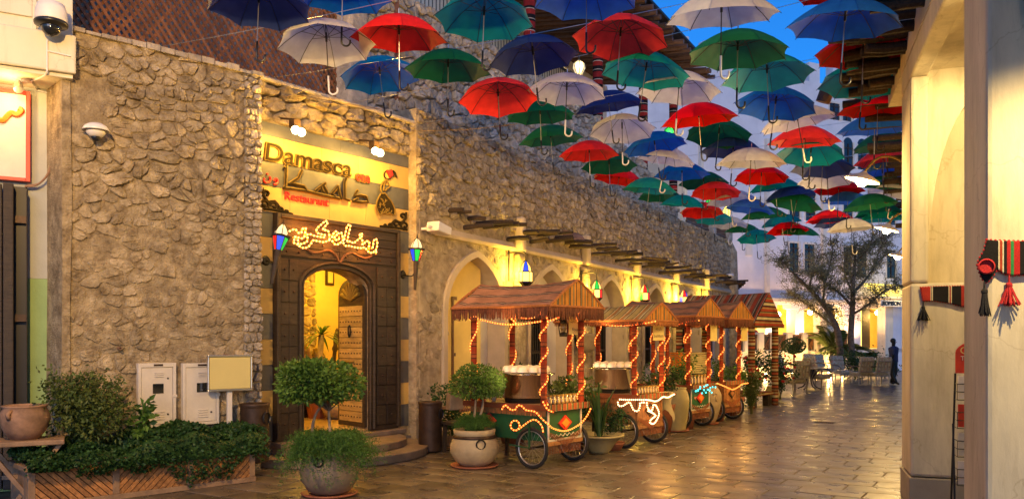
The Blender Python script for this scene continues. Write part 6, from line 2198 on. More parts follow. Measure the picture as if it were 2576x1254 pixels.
def clump_cloud(mb, c, rad, n, L, r, shell=.55, lumps=9, flat=0.0):
    """leaves in uneven clumps through an ellipsoid"""
    c, rad = Vector(c), Vector(rad)
    cs = []
    for k in range(lumps):
        v = rv(r) * r.uniform(.35, .8)
        if flat and v.z < -flat:
            v.z = -flat * r.random()
        cs.append((v, r.uniform(.35, .55)))
    m = 0
    while m < n:
        cv, q = cs[r.randrange(lumps)]
        v = rv(r)
        t = r.uniform(shell, 1) ** .7
        p = cv + v * q * t
        if flat and p.z < -flat - .12 * r.random():
            continue
        d = (v + rv(r) * .9 + Vector((0, 0, -.15)))
        leaf(mb, c + Vector((p.x * rad.x, p.y * rad.y, p.z * rad.z)), d, rv(r), L * r.uniform(.6, 1.3), L * r.uniform(.45, .7), r)
        m += 1

def shrub(name, label, base, h, w, n, L, mat, seed, stems=7, cat='shrub', group=None, lumps=10, lean=(0, 0), spiky=0):
    r = random.Random(seed)
    t = thing(name, label, cat, base, 0, group)
    mb = MB()
    st = MB()
    for k in range(stems):
        a = r.uniform(0, 6.28)
        q = r.uniform(.2, .95) * w / 2
        top = Vector((math.cos(a) * q + lean[0], math.sin(a) * q + lean[1], h * r.uniform(.6, 1.0)))
        mid = Vector((top.x * .35, top.y * .35, top.z * .5))
        path = smooth_path([(r.uniform(-.03, .03), r.uniform(-.03, .03), 0), mid, top], 5)
        st.tube(path, [max(.004, .012 * (1 - i / len(path))) for i in range(len(path))], 5)
        for _ in range(n // (2 * stems)):
            i = r.randrange(len(path) // 3, len(path))
            p = path[i] + rv(r) * (.05 if spiky else .16) * w * r.random()
            leaf(mb, p, rv(r) + Vector((0, 0, .35)), rv(r), L * r.uniform(.6, 1.3), L * .5, r)
    clump_cloud(mb, (lean[0] * .7, lean[1] * .7, h * .55), (w * .5, w * .5, h * .45), n // 2, L, r, .5, lumps)
    part('foliage', mb, mat, t)
    part('stem', st, m_stem, t)
    return t

# ------------------------------------------------------------------ long planter and hedge
WA = R(45)
PO = Vector((-4.80, 8.06))
pl = thing('planter_box', 'long wooden planter box with diagonal slats in front of the stone wall', 'planter', (PO.x, PO.y, 0), WA)
PLn, PDp, PH = 2.42, .66, .44
part('inner_box', MB().box(.03, PLn - .03, .03, PDp - .03, .02, PH - .03), m_wood_dk, pl)
part('soil', MB().box(.05, PLn - .05, .05, PDp - .05, PH - .029, PH - .02), m_soil, pl)
part('end_panel', MB().box(0, .029, .05, PDp - .05, .05, PH - .05), m_wood_pl, pl)
part('top_rail', MB().box(-.03, PLn + .02, -.02, .06, PH - .05, PH).box(-.03, .05, .061, PDp, PH - .05, PH).box(-.03, PLn + .02, PDp - .06, PDp + .02, PH - .052, PH - .002), m_wood_pl, pl, bev=.006)
part('bottom_rail', MB().box(-.01, PLn + .01, -.015, .03, .0, .06), m_wood_pl, pl, bev=.006)
for x in (0, .80, 1.60, PLn - .07):
    part('post', MB().box(x, x + .07, -.012, .035, .061, PH - .051), m_wood_pl, pl, bev=.006)
rr = random.Random(41)
for b_ in range(3):
    xa, xb = .07 + b_ * .8, (.80 if b_ == 0 else 1.60 if b_ == 1 else PLn - .07)
    sg_ = -1 if b_ == 0 else 1
    z0, z1 = .062, PH - .052
    hgt = z1 - z0
    k = -hgt
    while k < xb - xa:
        # 45 degree slats clipped to the bay
        pts = [(k, 0), (k + .062, 0), (k + .062 + hgt, hgt), (k + hgt, hgt)]
        q = clip(clip(pts, 0, 0, -1, 0), xb - xa, 0, 1, 0)
        if len(q) > 2:
            q = [((xa + x) if sg_ > 0 else (xb - x), z0 + z) for x, z in q]
            mb = MB()
            mb.cur = rr.uniform(.7, 1.3)
            part('slat', mb.prism(q, -.004 - rr.random() * .004, .028), m_wood_or, pl, fix=True)
        k += .074
hd = thing('hedge', 'dense dark green hedge spilling over the long planter box', 'hedge', (PO.x, PO.y, 0), WA)
r = random.Random(8)
mb = MB()
core = MB()
def hz(x):
    return .50 + .14 * min(1, max(0, (x - .3) / .9)) + .05 * math.sin(x * 5) + .04 * math.sin(x * 11 + 1)
N = 0
while N < 11500:
    x = r.uniform(-.02, PLn + .12)
    y = r.uniform(-.16, PDp + .04)
    z1 = hz(x) * (1 - .25 * (max(0, -y) / .16) ** 2)
    hang = .12 + .22 * max(0, math.sin(x * 3.1 + 2.4)) + .05 * math.sin(x * 13)
    if x < .75:
        hang = .02 if x < .42 else .12
    face = y < .02
    zlo = PH - .02 - (hang if face else .0)
    if face:
        z = r.uniform(zlo, z1)
        y = -.03 - .11 * math.sin(math.pi * min(1, max(0, (z - zlo) / max(.05, z1 - zlo)))) * r.uniform(.6, 1.1)
    else:
        z = z1 - abs(r.gauss(0, .025))
    p = Vector((x + r.gauss(0, .008), y, z + r.gauss(0, .012)))
    d = Vector((r.gauss(0, .6), -.9 if face else r.gauss(-.3, .5), r.gauss(-.25 if face else .55, .4)))
    leaf(mb, p, d, rv(r), .042 * r.uniform(.7, 1.3), .038, r)
    N += 1
part('foliage', mb, m_leaf, hd)
nx = 24
vs, fs = [], []
for i in range(nx + 1):
    x = .02 + (PLn + .06) * i / nx
    z = hz(x) - .05
    for y, zz in ((-.05, PH - .1 if x > .8 else PH - .01), (-.07, z - .07), (.02, z), (PDp - .05, z), (PDp, PH - .03)):
        vs.append((x, y, zz))
for i in range(nx):
    for k in range(4):
        a = i * 5 + k
        fs.append((a, a + 5, a + 6, a + 1))
part('twig_mass', MB().add(vs, fs), m_leaf, hd, True)
# airy shrub at the left and a small glossy one
p = at(215, 1130, 8.85)
shrub('flowering_shrub', 'loose rounded shrub with pale tips at the left end of the planter', (p.x, p.y, .42), .92, 1.05, 5200, .05, m_leaf_o, 5, 15, lumps=18)
p = at(362, 1090, 9.0)
shrub('young_shrub', 'small upright glossy plant in front of the left meter cabinet', (p.x, p.y, .55), .48, .22, 130, .11, m_leaf_b, 6, 4)
# sign board on a post
p = at(578, 1070, 10.15)
t = thing('sign_board', 'blank cream sign board in a metal frame on a post by the hedge', 'sign', (p.x, p.y, .0), R(36))
zt, zb = at(0, 897, 10.1).z, at(0, 978, 10.1).z
w_ = .255
part('board', MB().box(-w_, w_, -.02, .015, zb, zt), m_cyw, t, bev=.01)
part('frame', MB().box(-w_ - .02, w_ + .02, -.035, .03, zt, zt + .025).box(-w_ - .02, w_ + .02, -.035, .03, zb - .025, zb).box(-w_ - .02, -w_, -.03, .025, zb, zt).box(w_, w_ + .02, -.03, .025, zb, zt), m_alu, t, bev=.006)
part('post', MB().box(-.03, .03, -.0, .05, 0, zb - .026), m_cab, t, bev=.005)

# ------------------------------------------------------------------ topiary trees in pots
def topiary(label, base, trunks, c, rad, n, L, mat, seed, under=None):
    r = random.Random(seed)
    t = thing('topiary_tree', label, 'tree', base, 0)
    for q in trunks:
        P = smooth_path(q, 6)
        part('trunk', MB().tube(P, [q[0][3] if len(q[0]) > 3 else .022 * (1 - .45 * i / len(P)) for i in range(len(P))], 8), m_bark_pale, t, True)
    mb = MB()
    br = MB()
    for k in range(26):
        v = rv(r)
        v.z = abs(v.z) * .8 - .1
        e = Vector(c) + Vector((v.x * rad[0] * .85, v.y * rad[1] * .85, v.z * rad[2] * .85))
        s = Vector(trunks[k % len(trunks)][-1][:3])
        br.tube([s, (s + e) / 2 + rv(r) * .03, e], [.009, .006, .003], 5)
    part('branch', br, m_bark, t)
    clump_cloud(mb, c, rad, n, L, r, .5, 26, .55)
    for k in range(n // 2):
        v = rv(r)
        if v.z < -.55:
            v.z *= -.4
        p = Vector(c) + Vector((v.x * rad[0], v.y * rad[1], v.z * rad[2])) * r.uniform(.86, 1.03)
        leaf(mb, p, v + rv(r) * .8 + Vector((0, 0, -.3)), rv(r), L * r.uniform(.7, 1.2), L * .6, r)
    part('crown', mb, mat, t)
    return t
cz = at(0, 965, 8.95).z
topiary('broad clipped dome tree on two pale stems in the big grey pot', (gp1[0], gp1[1], .44), [[(-.09, 0, 0), (-.15, 0, .14), (-.19, .0, .26), (-.16, 0, .42), (-.1, 0, .52)], [(.02, -.02, 0), (.01, -.02, .2), (-.01, 0, .48)]], (-.1, 0, cz - .44 - .01), (.46, .43, .27), 3400, .058, m_leaf_b, 12)
cz = at(0, 968, 10.75).z
topiary('clipped bright green dome tree in the banded tan pot', (gp2[0], gp2[1], .45), [[(-.01, 0, 0), (.0, 0, .2), (.02, 0, .45)], [(.03, .02, .1), (.1, .0, .3), (.12, 0, .5)]], (.03, 0, cz - .45 - .01), (.36, .34, .27), 2600, .045, m_leaf_b, 13)
def fern(label, p, z, n, out, drop, seed, mat=m_fern, L=.03):
    r = random.Random(seed)
    t = thing('asparagus_fern', label, 'plant', (p[0], p[1], z))
    mb = MB()
    for k in range(n):
        a = r.uniform(0, 6.28)
        q = r.uniform(.35, 1)
        R1 = out * r.uniform(.7, 1.1)
        pts = [Vector((.1 * math.cos(a), .1 * math.sin(a), 0)), Vector((R1 * .65 * q * math.cos(a), R1 * .65 * q * math.sin(a), .13 * r.uniform(.6, 1.5))), Vector((R1 * q * math.cos(a), R1 * q * math.sin(a), .08 - drop * q * q * r.uniform(.3, 1.1)))]
        P = smooth_path(pts, 6)
        for v in P:
            for _ in range(4):
                leaf(mb, v + rv(r) * .018, rv(r), rv(r), L * r.uniform(.6, 1.3), L * .22, r)
    part('foliage', mb, mat, t)
fern('feathery fern spilling over the big grey pot', gp1, .50, 760, .60, .42, 3, L=.036)
fern('feathery fern tuft in the banded tan pot', gp2, .5, 260, .32, .06, 4)
p = ground(1270, 1160)
fern('fern trailing between the tan pot and the cart wheel', (p[0], p[1] + .25), .62, 120, .24, .5, 14, m_leaf_o)
# strap leaf plant in the bowl: each long leaf its own part
t = thing('strap_leaf_plant', 'tall strap leaved plant rising from the olive bowl planter', 'plant', (g3[0], g3[1], .24))
r = random.Random(19)
for k in range(34):
    a = r.uniform(0, 6.28)
    h = r.uniform(.35, .85)
    o = r.uniform(.05, .34)
    P = smooth_path([(.08 * math.cos(a) * r.random(), .08 * math.sin(a), 0), (o * .45 * math.cos(a), o * .45 * math.sin(a), h * .6), (o * math.cos(a), o * math.sin(a), h)], 4)
    mb = MB()
    mb.cur = r.uniform(.7, 1.3)
    s = Vector((-math.sin(a), math.cos(a), 0))
    vs = []
    for i, v in enumerate(P):
        w = .02 * math.sin(math.pi * min(.97, .12 + .88 * i / (len(P) - 1))) + .002
        vs += [v - s * w, v + s * w]
    part('leaf', mb.add(vs, [(2 * i, 2 * i + 1, 2 * i + 3, 2 * i + 2) for i in range(len(P) - 1)]), m_leaf_s, t, True)
clusters = [
    (1138, 1000, 13.0, 0, 1.05, .75, 900, .07, m_leaf, 'dark leafy shrub against the arcade pier behind the drum bin'),
    (1205, 960, 13.6, .2, .95, .7, 700, .07, m_leaf, 'dark shrub behind the clipped tree in the tan pot'),
    (1290, 960, 13.4, .2, 1.05, .75, 800, .07, m_leaf_o, 'tall leafy shrub behind the first cauldron'),
    (1392, 960, 13.9, .2, .95, .5, 420, .07, m_leaf_o, 'thin upright shrub behind the cart between its posts'),
    (1440, 1010, 12.7, .25, .85, .85, 800, .11, m_leaf_o, 'broad leaved plant between the first and second carts'),
    (1540, 1080, 12.55, .1, .55, .5, 600, .05, m_leaf, 'low bushy plant behind the bowl planter'),
    (1660, 1000, 15.0, .5, .8, .9, 1100, .06, m_leaf, 'full green shrub behind the second cart'),
    (1722, 990, 15.6, .6, .8, .6, 700, .06, m_leaf_b, 'bright green shrub above the ribbed jar'),
    (1800, 1000, 17.0, .5, .75, .7, 700, .06, m_leaf, 'dark shrub between the third and fourth carts'),
    (1845, 1000, 18.2, .4, .85, .6, 600, .07, m_leaf_b, 'spiky green plant above the fourth cart table'),
    (1890, 1040, 18.6, 0, .95, .75, 1300, .06, m_leaf_o, 'trailing shrub in front of the tent bench'),
    (1893, 1000, 22.8, 0, 1.35, 1.0, 1400, .08, m_leaf, 'flowering dark shrub left of the tent post'),
    (1962, 1000, 23.2, 0, 1.35, 1.05, 1500, .08, m_leaf, 'flowering dark shrub right of the tent post'),
    (2150, 930, 34.5, 0, 1.25, 2.6, 1400, .12, m_leaf, 'dark low shrubs at the foot of the big tree'),
    (2225, 930, 35.5, 0, .9, 1.6, 500, .12, m_leaf, 'dark low shrub beside the steps to the doorway'),
]
for i, (dx, dy, Z, z, h, w, n, L, mt, lb) in enumerate(clusters):
    shrub('shrub', lb, ((dx - 1287.5) / F * Z, Z, z), h, w, n, L, mt, 100 + i, 7, spiky=(i in (3,)))
# terracotta troughs that carry the raised ones
for dx, Z, w, lb in ((1205, 13.6, .6, 'terracotta trough under the shrubs behind the clipped tree'), (1290, 13.4, .55, 'terracotta trough under the tall shrub behind the first cart'), (1440, 12.7, .5, 'terracotta pot under the broad leaved plant'), (1660, 15.0, .6, 'terracotta trough behind the second cart'), (1722, 15.6, .5, 'terracotta pot behind the ribbed jar'), (1800, 17.0, .5, 'terracotta pot behind the tan urn'), (1845, 18.2, .5, 'terracotta pot behind the fourth cart'), (1392, 13.9, .4, 'terracotta pot behind the first cart posts'), (1540, 12.55, .4, 'terracotta pot behind the bowl planter')):
    X = (dx - 1287.5) / F * Z
    hh = {1660: .52, 1722: .62, 1800: .52, 1845: .42, 1540: .12}.get(dx, .24)
    t = thing('terracotta_pot', lb, 'pot', (X, Z, 0), 0, 'terracotta pots behind the carts')
    part('body', MB().lathe([(0, 0), (w * .32, 0), (w * .45, hh * .8), (w * .5, hh), (w * .44, hh), (w * .4, hh * .8), (0, hh * .8)], 20), m_terra, t, True)
r = random.Random(3)
for (dx, Z) in ((1893, 22.8), (1962, 23.2)):
    X = (dx - 1287.5) / F * Z
    mb = MB()
    for k in range(14):
        a = r.uniform(0, 6.28)
        mb.ball((.42 * math.cos(a) * r.random(), -.4 * r.random() - .1, r.uniform(.5, 1.25)), .035, 6, 4)
    sh = [o for o in bpy.data.objects if o.name.startswith('shrub') and abs(o.location.x - X) < .01 and abs(o.location.y - Z) < .01][0]
    part('blossom', mb, m_yarn_r, sh, kind='stuff')

# ------------------------------------------------------------------ the square: tree, palm, clipped bush
r = random.Random(77)
TX_, TY_ = (2140 - 1287.5) / F * 35.5, 35.5
tr = thing('street_tree', 'big fine leaved tree with spreading dark limbs in the square', 'tree', (TX_, TY_, 0))
wood, lv = [], MB()
def px2(dx, dy, d=0):
    Z = TY_ + d
    return Vector(((dx - 1287.5) / F * Z - TX_, d, H - (dy - 853) / F * Z))
def limb(pts, r0, r1):
    P = smooth_path(pts, 6)
    n = len(P) - 1
    part('limb', MB().tube(P, [r0 + (r1 - r0) * i / n for i in range(n + 1)], 8), m_bark, tr, True)
    return P
t1 = limb([px2(2116, 925), px2(2108, 840), px2(2093, 800), px2(2070, 765), px2(2035, 725), px2(1998, 690, -.5)], .17, .05)
t2 = limb([px2(2145, 925, .1), px2(2140, 850), px2(2144, 770), px2(2146, 720), px2(2150, 660, .3), px2(2150, 615, .5)], .17, .04)
limbs = [t1, t2]
for pts, r0 in (([px2(2144, 770), px2(2110, 735, -.4), px2(2080, 715, -.8), px2(2050, 680, -1.1)], .07), ([px2(2146, 735), px2(2175, 705, .5), px2(2200, 670, 1), px2(2235, 630, 1.3)], .08), ([px2(2070, 765), px2(2075, 710, .5), px2(2090, 655, .9), px2(2095, 610, 1.2)], .06),
                ([px2(2035, 725), px2(2045, 680, .6), px2(2060, 640, 1)], .05), ([px2(2150, 660, .3), px2(2180, 630, -.5), px2(2195, 600, -1)], .045), ([px2(2144, 790), px2(2185, 765, -.8), px2(2220, 735, -1.3), px2(2260, 715, -1.5)], .06),
                ([px2(1998, 690, -.5), px2(1975, 665, -.8), px2(1962, 650, -1)], .035), ([px2(2108, 830), px2(2060, 790, .9), px2(2015, 755, 1.3), px2(1985, 735, 1.5)], .05), ([px2(2200, 670, 1), px2(2215, 620, 1.4), px2(2235, 595, 1.5)], .04), ([px2(2146, 735), px2(2125, 690, 1.2), px2(2128, 640, 1.7)], .05)):
    limbs.append(limb(pts, r0, .015))
twig = MB()
for P in limbs:
    for i in range(len(P) // 3, len(P)):
        for _ in range(6):
            v = rv(r)
            v.z = v.z * .7 + .25
            Lg = r.uniform(.35, 1.0)
            e = P[i] + v * Lg
            mid = P[i] + v * Lg * .5 + rv(r) * .08
            twig.tube([P[i], mid, e], [.014, .009, .004], 4)
            for _ in range(32):
                q = P[i] + (e - P[i]) * r.uniform(.25, 1.1) + rv(r) * .17 * r.random()
                leaf(lv, q, rv(r) + Vector((0, 0, -.2)), rv(r), .08 * r.uniform(.6, 1.3), .032, r)
part('twig', twig, m_bark, tr)
part('crown', lv, m_leaf_t, tr)
def palm(label, base, n, L, h0, mat, seed, trunk=None, name='palm', wdt=.02, up=1.0):
    r = random.Random(seed)
    t = thing(name, label, 'palm', base)
    if trunk:
        part('trunk', MB().tube([(0, 0, 0), (trunk[1] * .4, 0, h0 * .5), (trunk[1], 0, h0)], [trunk[0] * 1.2, trunk[0], trunk[0] * .9], 10), m_bark_pale, t, True)
    else:
        part('trunk', MB().lathe([(0, 0), (.22, 0), (.28, .2), (.2, .5), (.08, .6)], 12), m_bark, t)
    o = Vector((trunk[1] if trunk else 0, 0, h0))
    for k in range(n):
        a = 6.28 * k / n + r.uniform(-.2, .2)
        el = r.uniform(.15, 1.2)
        ll = L * r.uniform(.75, 1.1)
        P = []
        for i in range(9):
            q = i / 8
            P.append(o + Vector((math.cos(a) * ll * q * math.cos(el), math.sin(a) * ll * q * math.cos(el), up * ll * (q * math.sin(el) - .45 * q * q))))
        mb = MB()
        mb.tube(P, [.012 * (1 - .8 * i / 8) for i in range(9)], 4)
        for i in range(1, 9):
            for s in (-1, 1):
                for m in range(3):
                    b = P[i - 1] + (P[i] - P[i - 1]) * (m / 3)
                    d = (P[i] - P[i - 1]).normalized()
                    sd = d.cross(Vector((0, 0, 1))).normalized() * s
                    leaf(mb, b, d * .8 + sd + Vector((0, 0, -.25)), Vector((0, 0, 1)), L * .26 * math.sin(math.pi * (.15 + .8 * i / 9)), wdt, r)
        part('frond', mb, mat, t)
    return t
p = at(2100, 885, 36.8)
palm('low palm lit yellow from below in front of the hotel arcade', (p.x, p.y, .6), 22, 1.9, .5, m_leaf_o, 4, wdt=.05, up=1.3)
p = at(1996, 900, 35.5)
t = thing('clipped_bush', 'round clipped dark bush in front of the terrace fence', 'bush', (p.x, p.y, 0))
mb = MB()
r = random.Random(9)
clump_cloud(mb, (0, 0, 1.42), (.5, .45, .33), 1500, .07, r, .6, 20)
for k in range(900):
    v = rv(r)
    leaf(mb, Vector((v.x * .48, v.y * .45, 1.42 + v.z * .31)), v + rv(r) * .6, rv(r), .07, .05, r)
part('foliage', mb, m_leaf, t)
part('trunk', MB().tube([(0, 0, 0), (.02, 0, .6), (0, 0, 1.2)], [.05, .04, .03], 8), m_bark, t)

# ------------------------------------------------------------------ cafe chairs and tables
chair0 = thing('cafe_chair', 'x', 'chair', (0, 0, 0), 0, 'floral cushioned chairs in the square')
part('seat_cushion', MB().box(-.27, .27, -.27, .26, .36, .48), m_floral, chair0, bev=.04)
bk = MB()
for k in range(3):
    z0 = .5 + k * .185
    y0 = .22 + k * .045
    bk.add([(-.27, y0, z0), (.27, y0, z0), (.27, y0 + .12, z0), (-.27, y0 + .12, z0), (-.27, y0 + .05, z0 + .18), (.27, y0 + .05, z0 + .18), (.27, y0 + .16, z0 + .18), (-.27, y0 + .16, z0 + .18)], [(3, 2, 1, 0), (4, 5, 6, 7), (0, 1, 5, 4), (1, 2, 6, 5), (2, 3, 7, 6), (3, 0, 4, 7)])
part('back_cushion', bk, m_floral, chair0, bev=.03)
for s in (-1, 1):
    part('leg', MB().bar((s * .26, .3, 0), (s * .26, .28, .4), .035, .035), m_chair, chair0)
    part('leg', MB().bar((s * .26, -.25, 0), (s * .26, -.25, .62), .035, .035), m_chair, chair0)
    part('arm', MB().tube(smooth_path([(s * .28, .34, .7), (s * .29, .05, .68), (s * .28, -.2, .64), (s * .27, -.3, .55)], 4), .022, 6), m_chair_dk, chair0)
    part('back_post', MB().bar((s * .25, .34, .4), (s * .25, .48, .98), .03, .03), m_chair, chair0)
part('seat_frame', MB().box(-.28, .28, -.28, .3, .32, .358), m_chair, chair0)
part('back_rail', MB().bar((-.25, .46, .9), (.25, .46, .9), .03, .03).bar((-.25, .37, .5), (.25, .37, .5), .03, .03), m_chair, chair0)
for k in range(3):
    part('back_slat', MB().bar((-.12 + .12 * k, .375, .5), (-.12 + .12 * k, .462, .9), .022, .014), m_chair, chair0)
CH = [(2163, 966, -168, 'rear facing floral chair in the middle of the pair nearest the pillar'), (2209, 967, 186, 'rear facing floral chair next to the standing man'), (2119, 961, 12, 'floral chair facing the street left of the rear facing pair'),
      (2078, 953, 30, 'floral chair second to the left of the rear facing pair'), (2045, 949, 8, 'floral chair at the left end of the middle row, before the lit pillar'), (1996, 989, -160, 'nearest floral chair, rear facing, beside the small round table'),
      (1985, 955, 60, 'floral chair behind the nearest round table'), (1905, 948, 20, 'floral chair in the back row behind the tent post, to its left'), (1945, 946, -10, 'floral chair in the back row just right of the tent post'), (1972, 943, 15, 'floral chair in the back row below the clipped bush'),
      (2012, 945, -20, 'floral chair in the back row between bush and lit pillar'), (2060, 975, 100, 'floral chair turned sideways near the small round table')]
for i, (dx, dy, a, lb) in enumerate(CH):
    X, Z = ground(dx, dy)
    o = chair0 if i == 0 else copy_tree(chair0)
    o.location = (X, Z, 0)
    o.rotation_euler = (0, 0, R(a))
    o['label'] = lb
def cafe_table(label, X, Z):
    t = thing('cafe_table', label, 'table', (X, Z, 0), 0, 'round tables in the square')
    part('top', MB().lathe([(0, .70), (.5, .70), (.5, .73), (0, .73)], 28), m_chair, t)
    for k in range(4):
        a = R(45 + 90 * k)
        part('leg', MB().tube(smooth_path([(.36 * math.cos(a), .36 * math.sin(a), .69), (.12 * math.cos(a), .12 * math.sin(a), .4), (.2 * math.cos(a), .2 * math.sin(a), .12), (.42 * math.cos(a), .42 * math.sin(a), .02)], 4), .022, 6), m_chair_dk, t)
X, Z = ground(2036, 978)
cafe_table('small round table beside the nearest floral chair', X, Z)
X, Z = ground(2142, 952)
cafe_table('round table in front of the rear facing floral chairs', X, Z)
X, Z = ground(1958, 958)
cafe_table('round table half hidden by the flowering shrub at the tent', X, Z)

# ------------------------------------------------------------------ people
def person(label, base, rz, pose, cloth, legs_m, scale=1.0, seated=False):
    t = thing('person', label, 'person', base, rz)
    J = pose
    def skin(name, verts, edges, rad, mat, root=0):
        me = bpy.data.meshes.new(name)
        me.from_pydata([tuple(v) for v in verts], edges, [])
        o = bpy.data.objects.new(name, me)
        COL.objects.link(o)
        o.parent = t
        m = o.modifiers.new('skin', 'SKIN')
        m.use_smooth_shade = True
        sv = me.skin_vertices[0].data if me.skin_vertices else None
        if sv is None:
            bpy.context.view_layer.objects.active = o
            me.attributes
        for i, q in enumerate(rad):
            me.skin_vertices[0].data[i].radius = (q, q * .8)
            me.skin_vertices[0].data[i].use_root = (i == root)
        s = o.modifiers.new('sub', 'SUBSURF')
        s.levels = s.render_levels = 1
        me.materials.append(mat)
        return o
    return t, skin
def tubed(parent, name, chains, mat):
    mb = MB()
    for pts, rad in chains:
        P = smooth_path(pts, 3)
        n = len(P) - 1
        m = len(rad) - 1
        rs = []
        for i in range(n + 1):
            f = i / n * m
            k = min(int(f), m - 1)
            rs.append(rad[k] + (rad[k + 1] - rad[k]) * (f - k))
        mb.tube(P, rs, 10)
    return part(name, mb, mat, parent, True)
def figure(label, base, rz, seated, shirt, trousers):
    import bmesh
    t = thing('person', label, 'person', base, rz)
    hip = .48 if seated else .92
    # one connected skeleton grown into a single continuous body with the Skin modifier
    V = [(0, 0, hip), (0, -.01, hip + .22), (0, 0, hip + .42), (0, .01, hip + .52), (0, -.01, hip + .62), (0, -.015, hip + .74)]
    Rr = [.13, .125, .15, .06, .085, .08]
    E = [(0, 1), (1, 2), (2, 3), (3, 4), (4, 5)]
    for s in (-1, 1):
        b = len(V)
        V += [(s * .19, .01, hip + .42), (s * .23, .03 if s > 0 else -.02, hip + .16), (s * .22, -.08 if s > 0 else .06, hip - .06), (s * .21, -.11 if s > 0 else .08, hip - .15)]
        Rr += [.062, .048, .038, .036]
        E += [(2, b), (b, b + 1), (b + 1, b + 2), (b + 2, b + 3)]
        b = len(V)
        if seated:
            V += [(s * .1, -.04, hip - .02), (s * .12, -.44, hip), (s * .12, -.46, .08), (s * .12, -.58, .04)]
        else:
            V += [(s * .1, 0, hip - .08), (s * .1, -.05 * s, .48), (s * .1, .1 * s, .08), (s * .1, .1 * s - .12, .035)]
        Rr += [.09, .065, .05, .035]
        E += [(0, b), (b, b + 1), (b + 1, b + 2), (b + 2, b + 3)]
    me = bpy.data.meshes.new('body')
    me.from_pydata(V, E, [])
    bm = bmesh.new()
    bm.from_mesh(me)
    lay = bm.verts.layers.skin.verify()
    bm.verts.ensure_lookup_table()
    for i, v in enumerate(bm.verts):
        v[lay].radius = (Rr[i], Rr[i] * (.75 if i < 3 else .95))
        v[lay].use_root = (i == 0)
    bm.to_mesh(me)
    bm.free()
    o = bpy.data.objects.new('body', me)
    COL.objects.link(o)
    o.parent = t
    m = o.modifiers.new('skin', 'SKIN')
    m.use_smooth_shade = True
    s = o.modifiers.new('subdivision', 'SUBSURF')
    s.levels = s.render_levels = 1
    me.materials.append(m_skin)
    tubed(t, 'shirt', [([(0, 0, hip - .06), (0, -.005, hip + .2), (0, 0, hip + .45), (0, .005, hip + .53)], [.17, .16, .19, .07])] + [([(sx * .12, .005, hip + .45), (sx * .21, .01, hip + .40), (sx * .24, .02 * sx, hip + .2)], [.09, .08, .065]) for sx in (-1, 1)], shirt)
    if seated:
        tubed(t, 'trousers', [([(sx * .1, .02, hip - .02), (sx * .12, -.42, hip), (sx * .12, -.47, .3), (sx * .12, -.46, .08)], [.11, .085, .08, .065]) for sx in (-1, 1)], trousers)
    else:
        tubed(t, 'trousers', [([(sx * .08, 0, hip + .02), (sx * .1, -.05 * sx, .48), (sx * .1, .1 * sx, .07)], [.125, .085, .07]) for sx in (-1, 1)], trousers)
    part('hair', MB().ball((0, .015, hip + .735), .098, 12, 8, .95, 1.05, 1), m_black, t, True)
    part('nose', MB().ball((0, -.1, hip + .68), .018, 6, 4), m_skin, t)
    return t
X, Z = ground(2247, 967)
figure('man in dark shirt and trousers walking past behind the pillar', (X, Z, 0), R(60), False, m_navy_cl, m_dark)
for dx, lb in ((1858, 'dark haired diner seated behind the terrace fence, left of the pair'), (1892, 'short haired diner seated behind the terrace fence, right of the pair')):
    x, _ = TX.pix(dx, 850, -1.2)
    q = TX.loc(x, 1.2, 1.141)
    figure(lb, q, R(20 if dx < 1880 else -40), True, m_navy_cl if dx < 1880 else m_red, m_dark)
    st = thing('dining_stool', 'dark stool under ' + ('the left' if dx < 1880 else 'the right') + ' seated diner behind the fence', 'stool', q)
    part('seat', MB().lathe([(0, .30), (.2, .30), (.2, .36), (0, .36)], 14), m_wood_dk, st)
    for k in range(3):
        a = 2.1 * k
        part('leg', MB().bar((.14 * math.cos(a), .14 * math.sin(a), 0), (.12 * math.cos(a), .12 * math.sin(a), .3), .04, .04), m_wood_dk, st)

# ------------------------------------------------------------------ woven hangings and rack at the right
def Mhang(name, stops, per):
    return Mstripe(name, 'Y', per, stops)
m_h1 = Mhang('black_red_weave', [(0, (.014, .012, .012)), (.726, (.4, .02, .02)), (.774, (.03, .2, .06)), (.803, (.4, .02, .02)), (.834, (.014, .012, .012)), (.862, (.6, .52, .36)), (.874, (.35, .05, .02)), (.896, (.6, .52, .36)), (.908, (.014, .012, .012))], .62)
m_h2 = Mhang('red_black_weave', [(0, (.014, .012, .012)), (.12, (.6, .52, .36)), (.14, (.3, .03, .02)), (.17, (.6, .52, .36)), (.19, (.014, .012, .012)), (.524, (.6, .52, .36)), (.54, (.014, .012, .012)), (.555, (.6, .52, .36)), (.571, (.35, .03, .02)), (.92, (.014, .012, .012))], .42)
def tassel(parent, p, L, w, mat):
    mb = MB()
    r = random.Random(int(L * 1000))
    mb.tube([p + Vector((0, 0, .05)), p], [.005, .007], 5)
    mb.ball((p.x, p.y, p.z - .012), .02, 8, 5)
    for k in range(46):
        a, q = r.uniform(0, 6.28), r.uniform(.2, 1)
        mb.tube([p + Vector((.012 * math.cos(a), .012 * math.sin(a), -.02)), p + Vector((w * q * .6 * math.cos(a), w * q * .6 * math.sin(a), -L * .6)), p + Vector((w * q * math.cos(a), w * q * math.sin(a), -L * r.uniform(.88, 1.05)))], .004, 4)
    part('tassel', mb, mat, parent)
def e4(dx, dy, xl):
    """point on a cross plane of the right building (local x = xl) seen at a picture position"""
    u = Vector((math.cos(R(70.8)), math.sin(R(70.8))))
    o = Vector((4.05, 8.27)) + u * xl
    k = (dx - 1287.5) / F
    t = o.dot(u) / (k * u.x + u.y)
    v = Vector((k * t, t)) - o
    n = Vector((-u.y, u.x))
    return Vector((xl, v.dot(n), H - (dy - 853) / F * t))
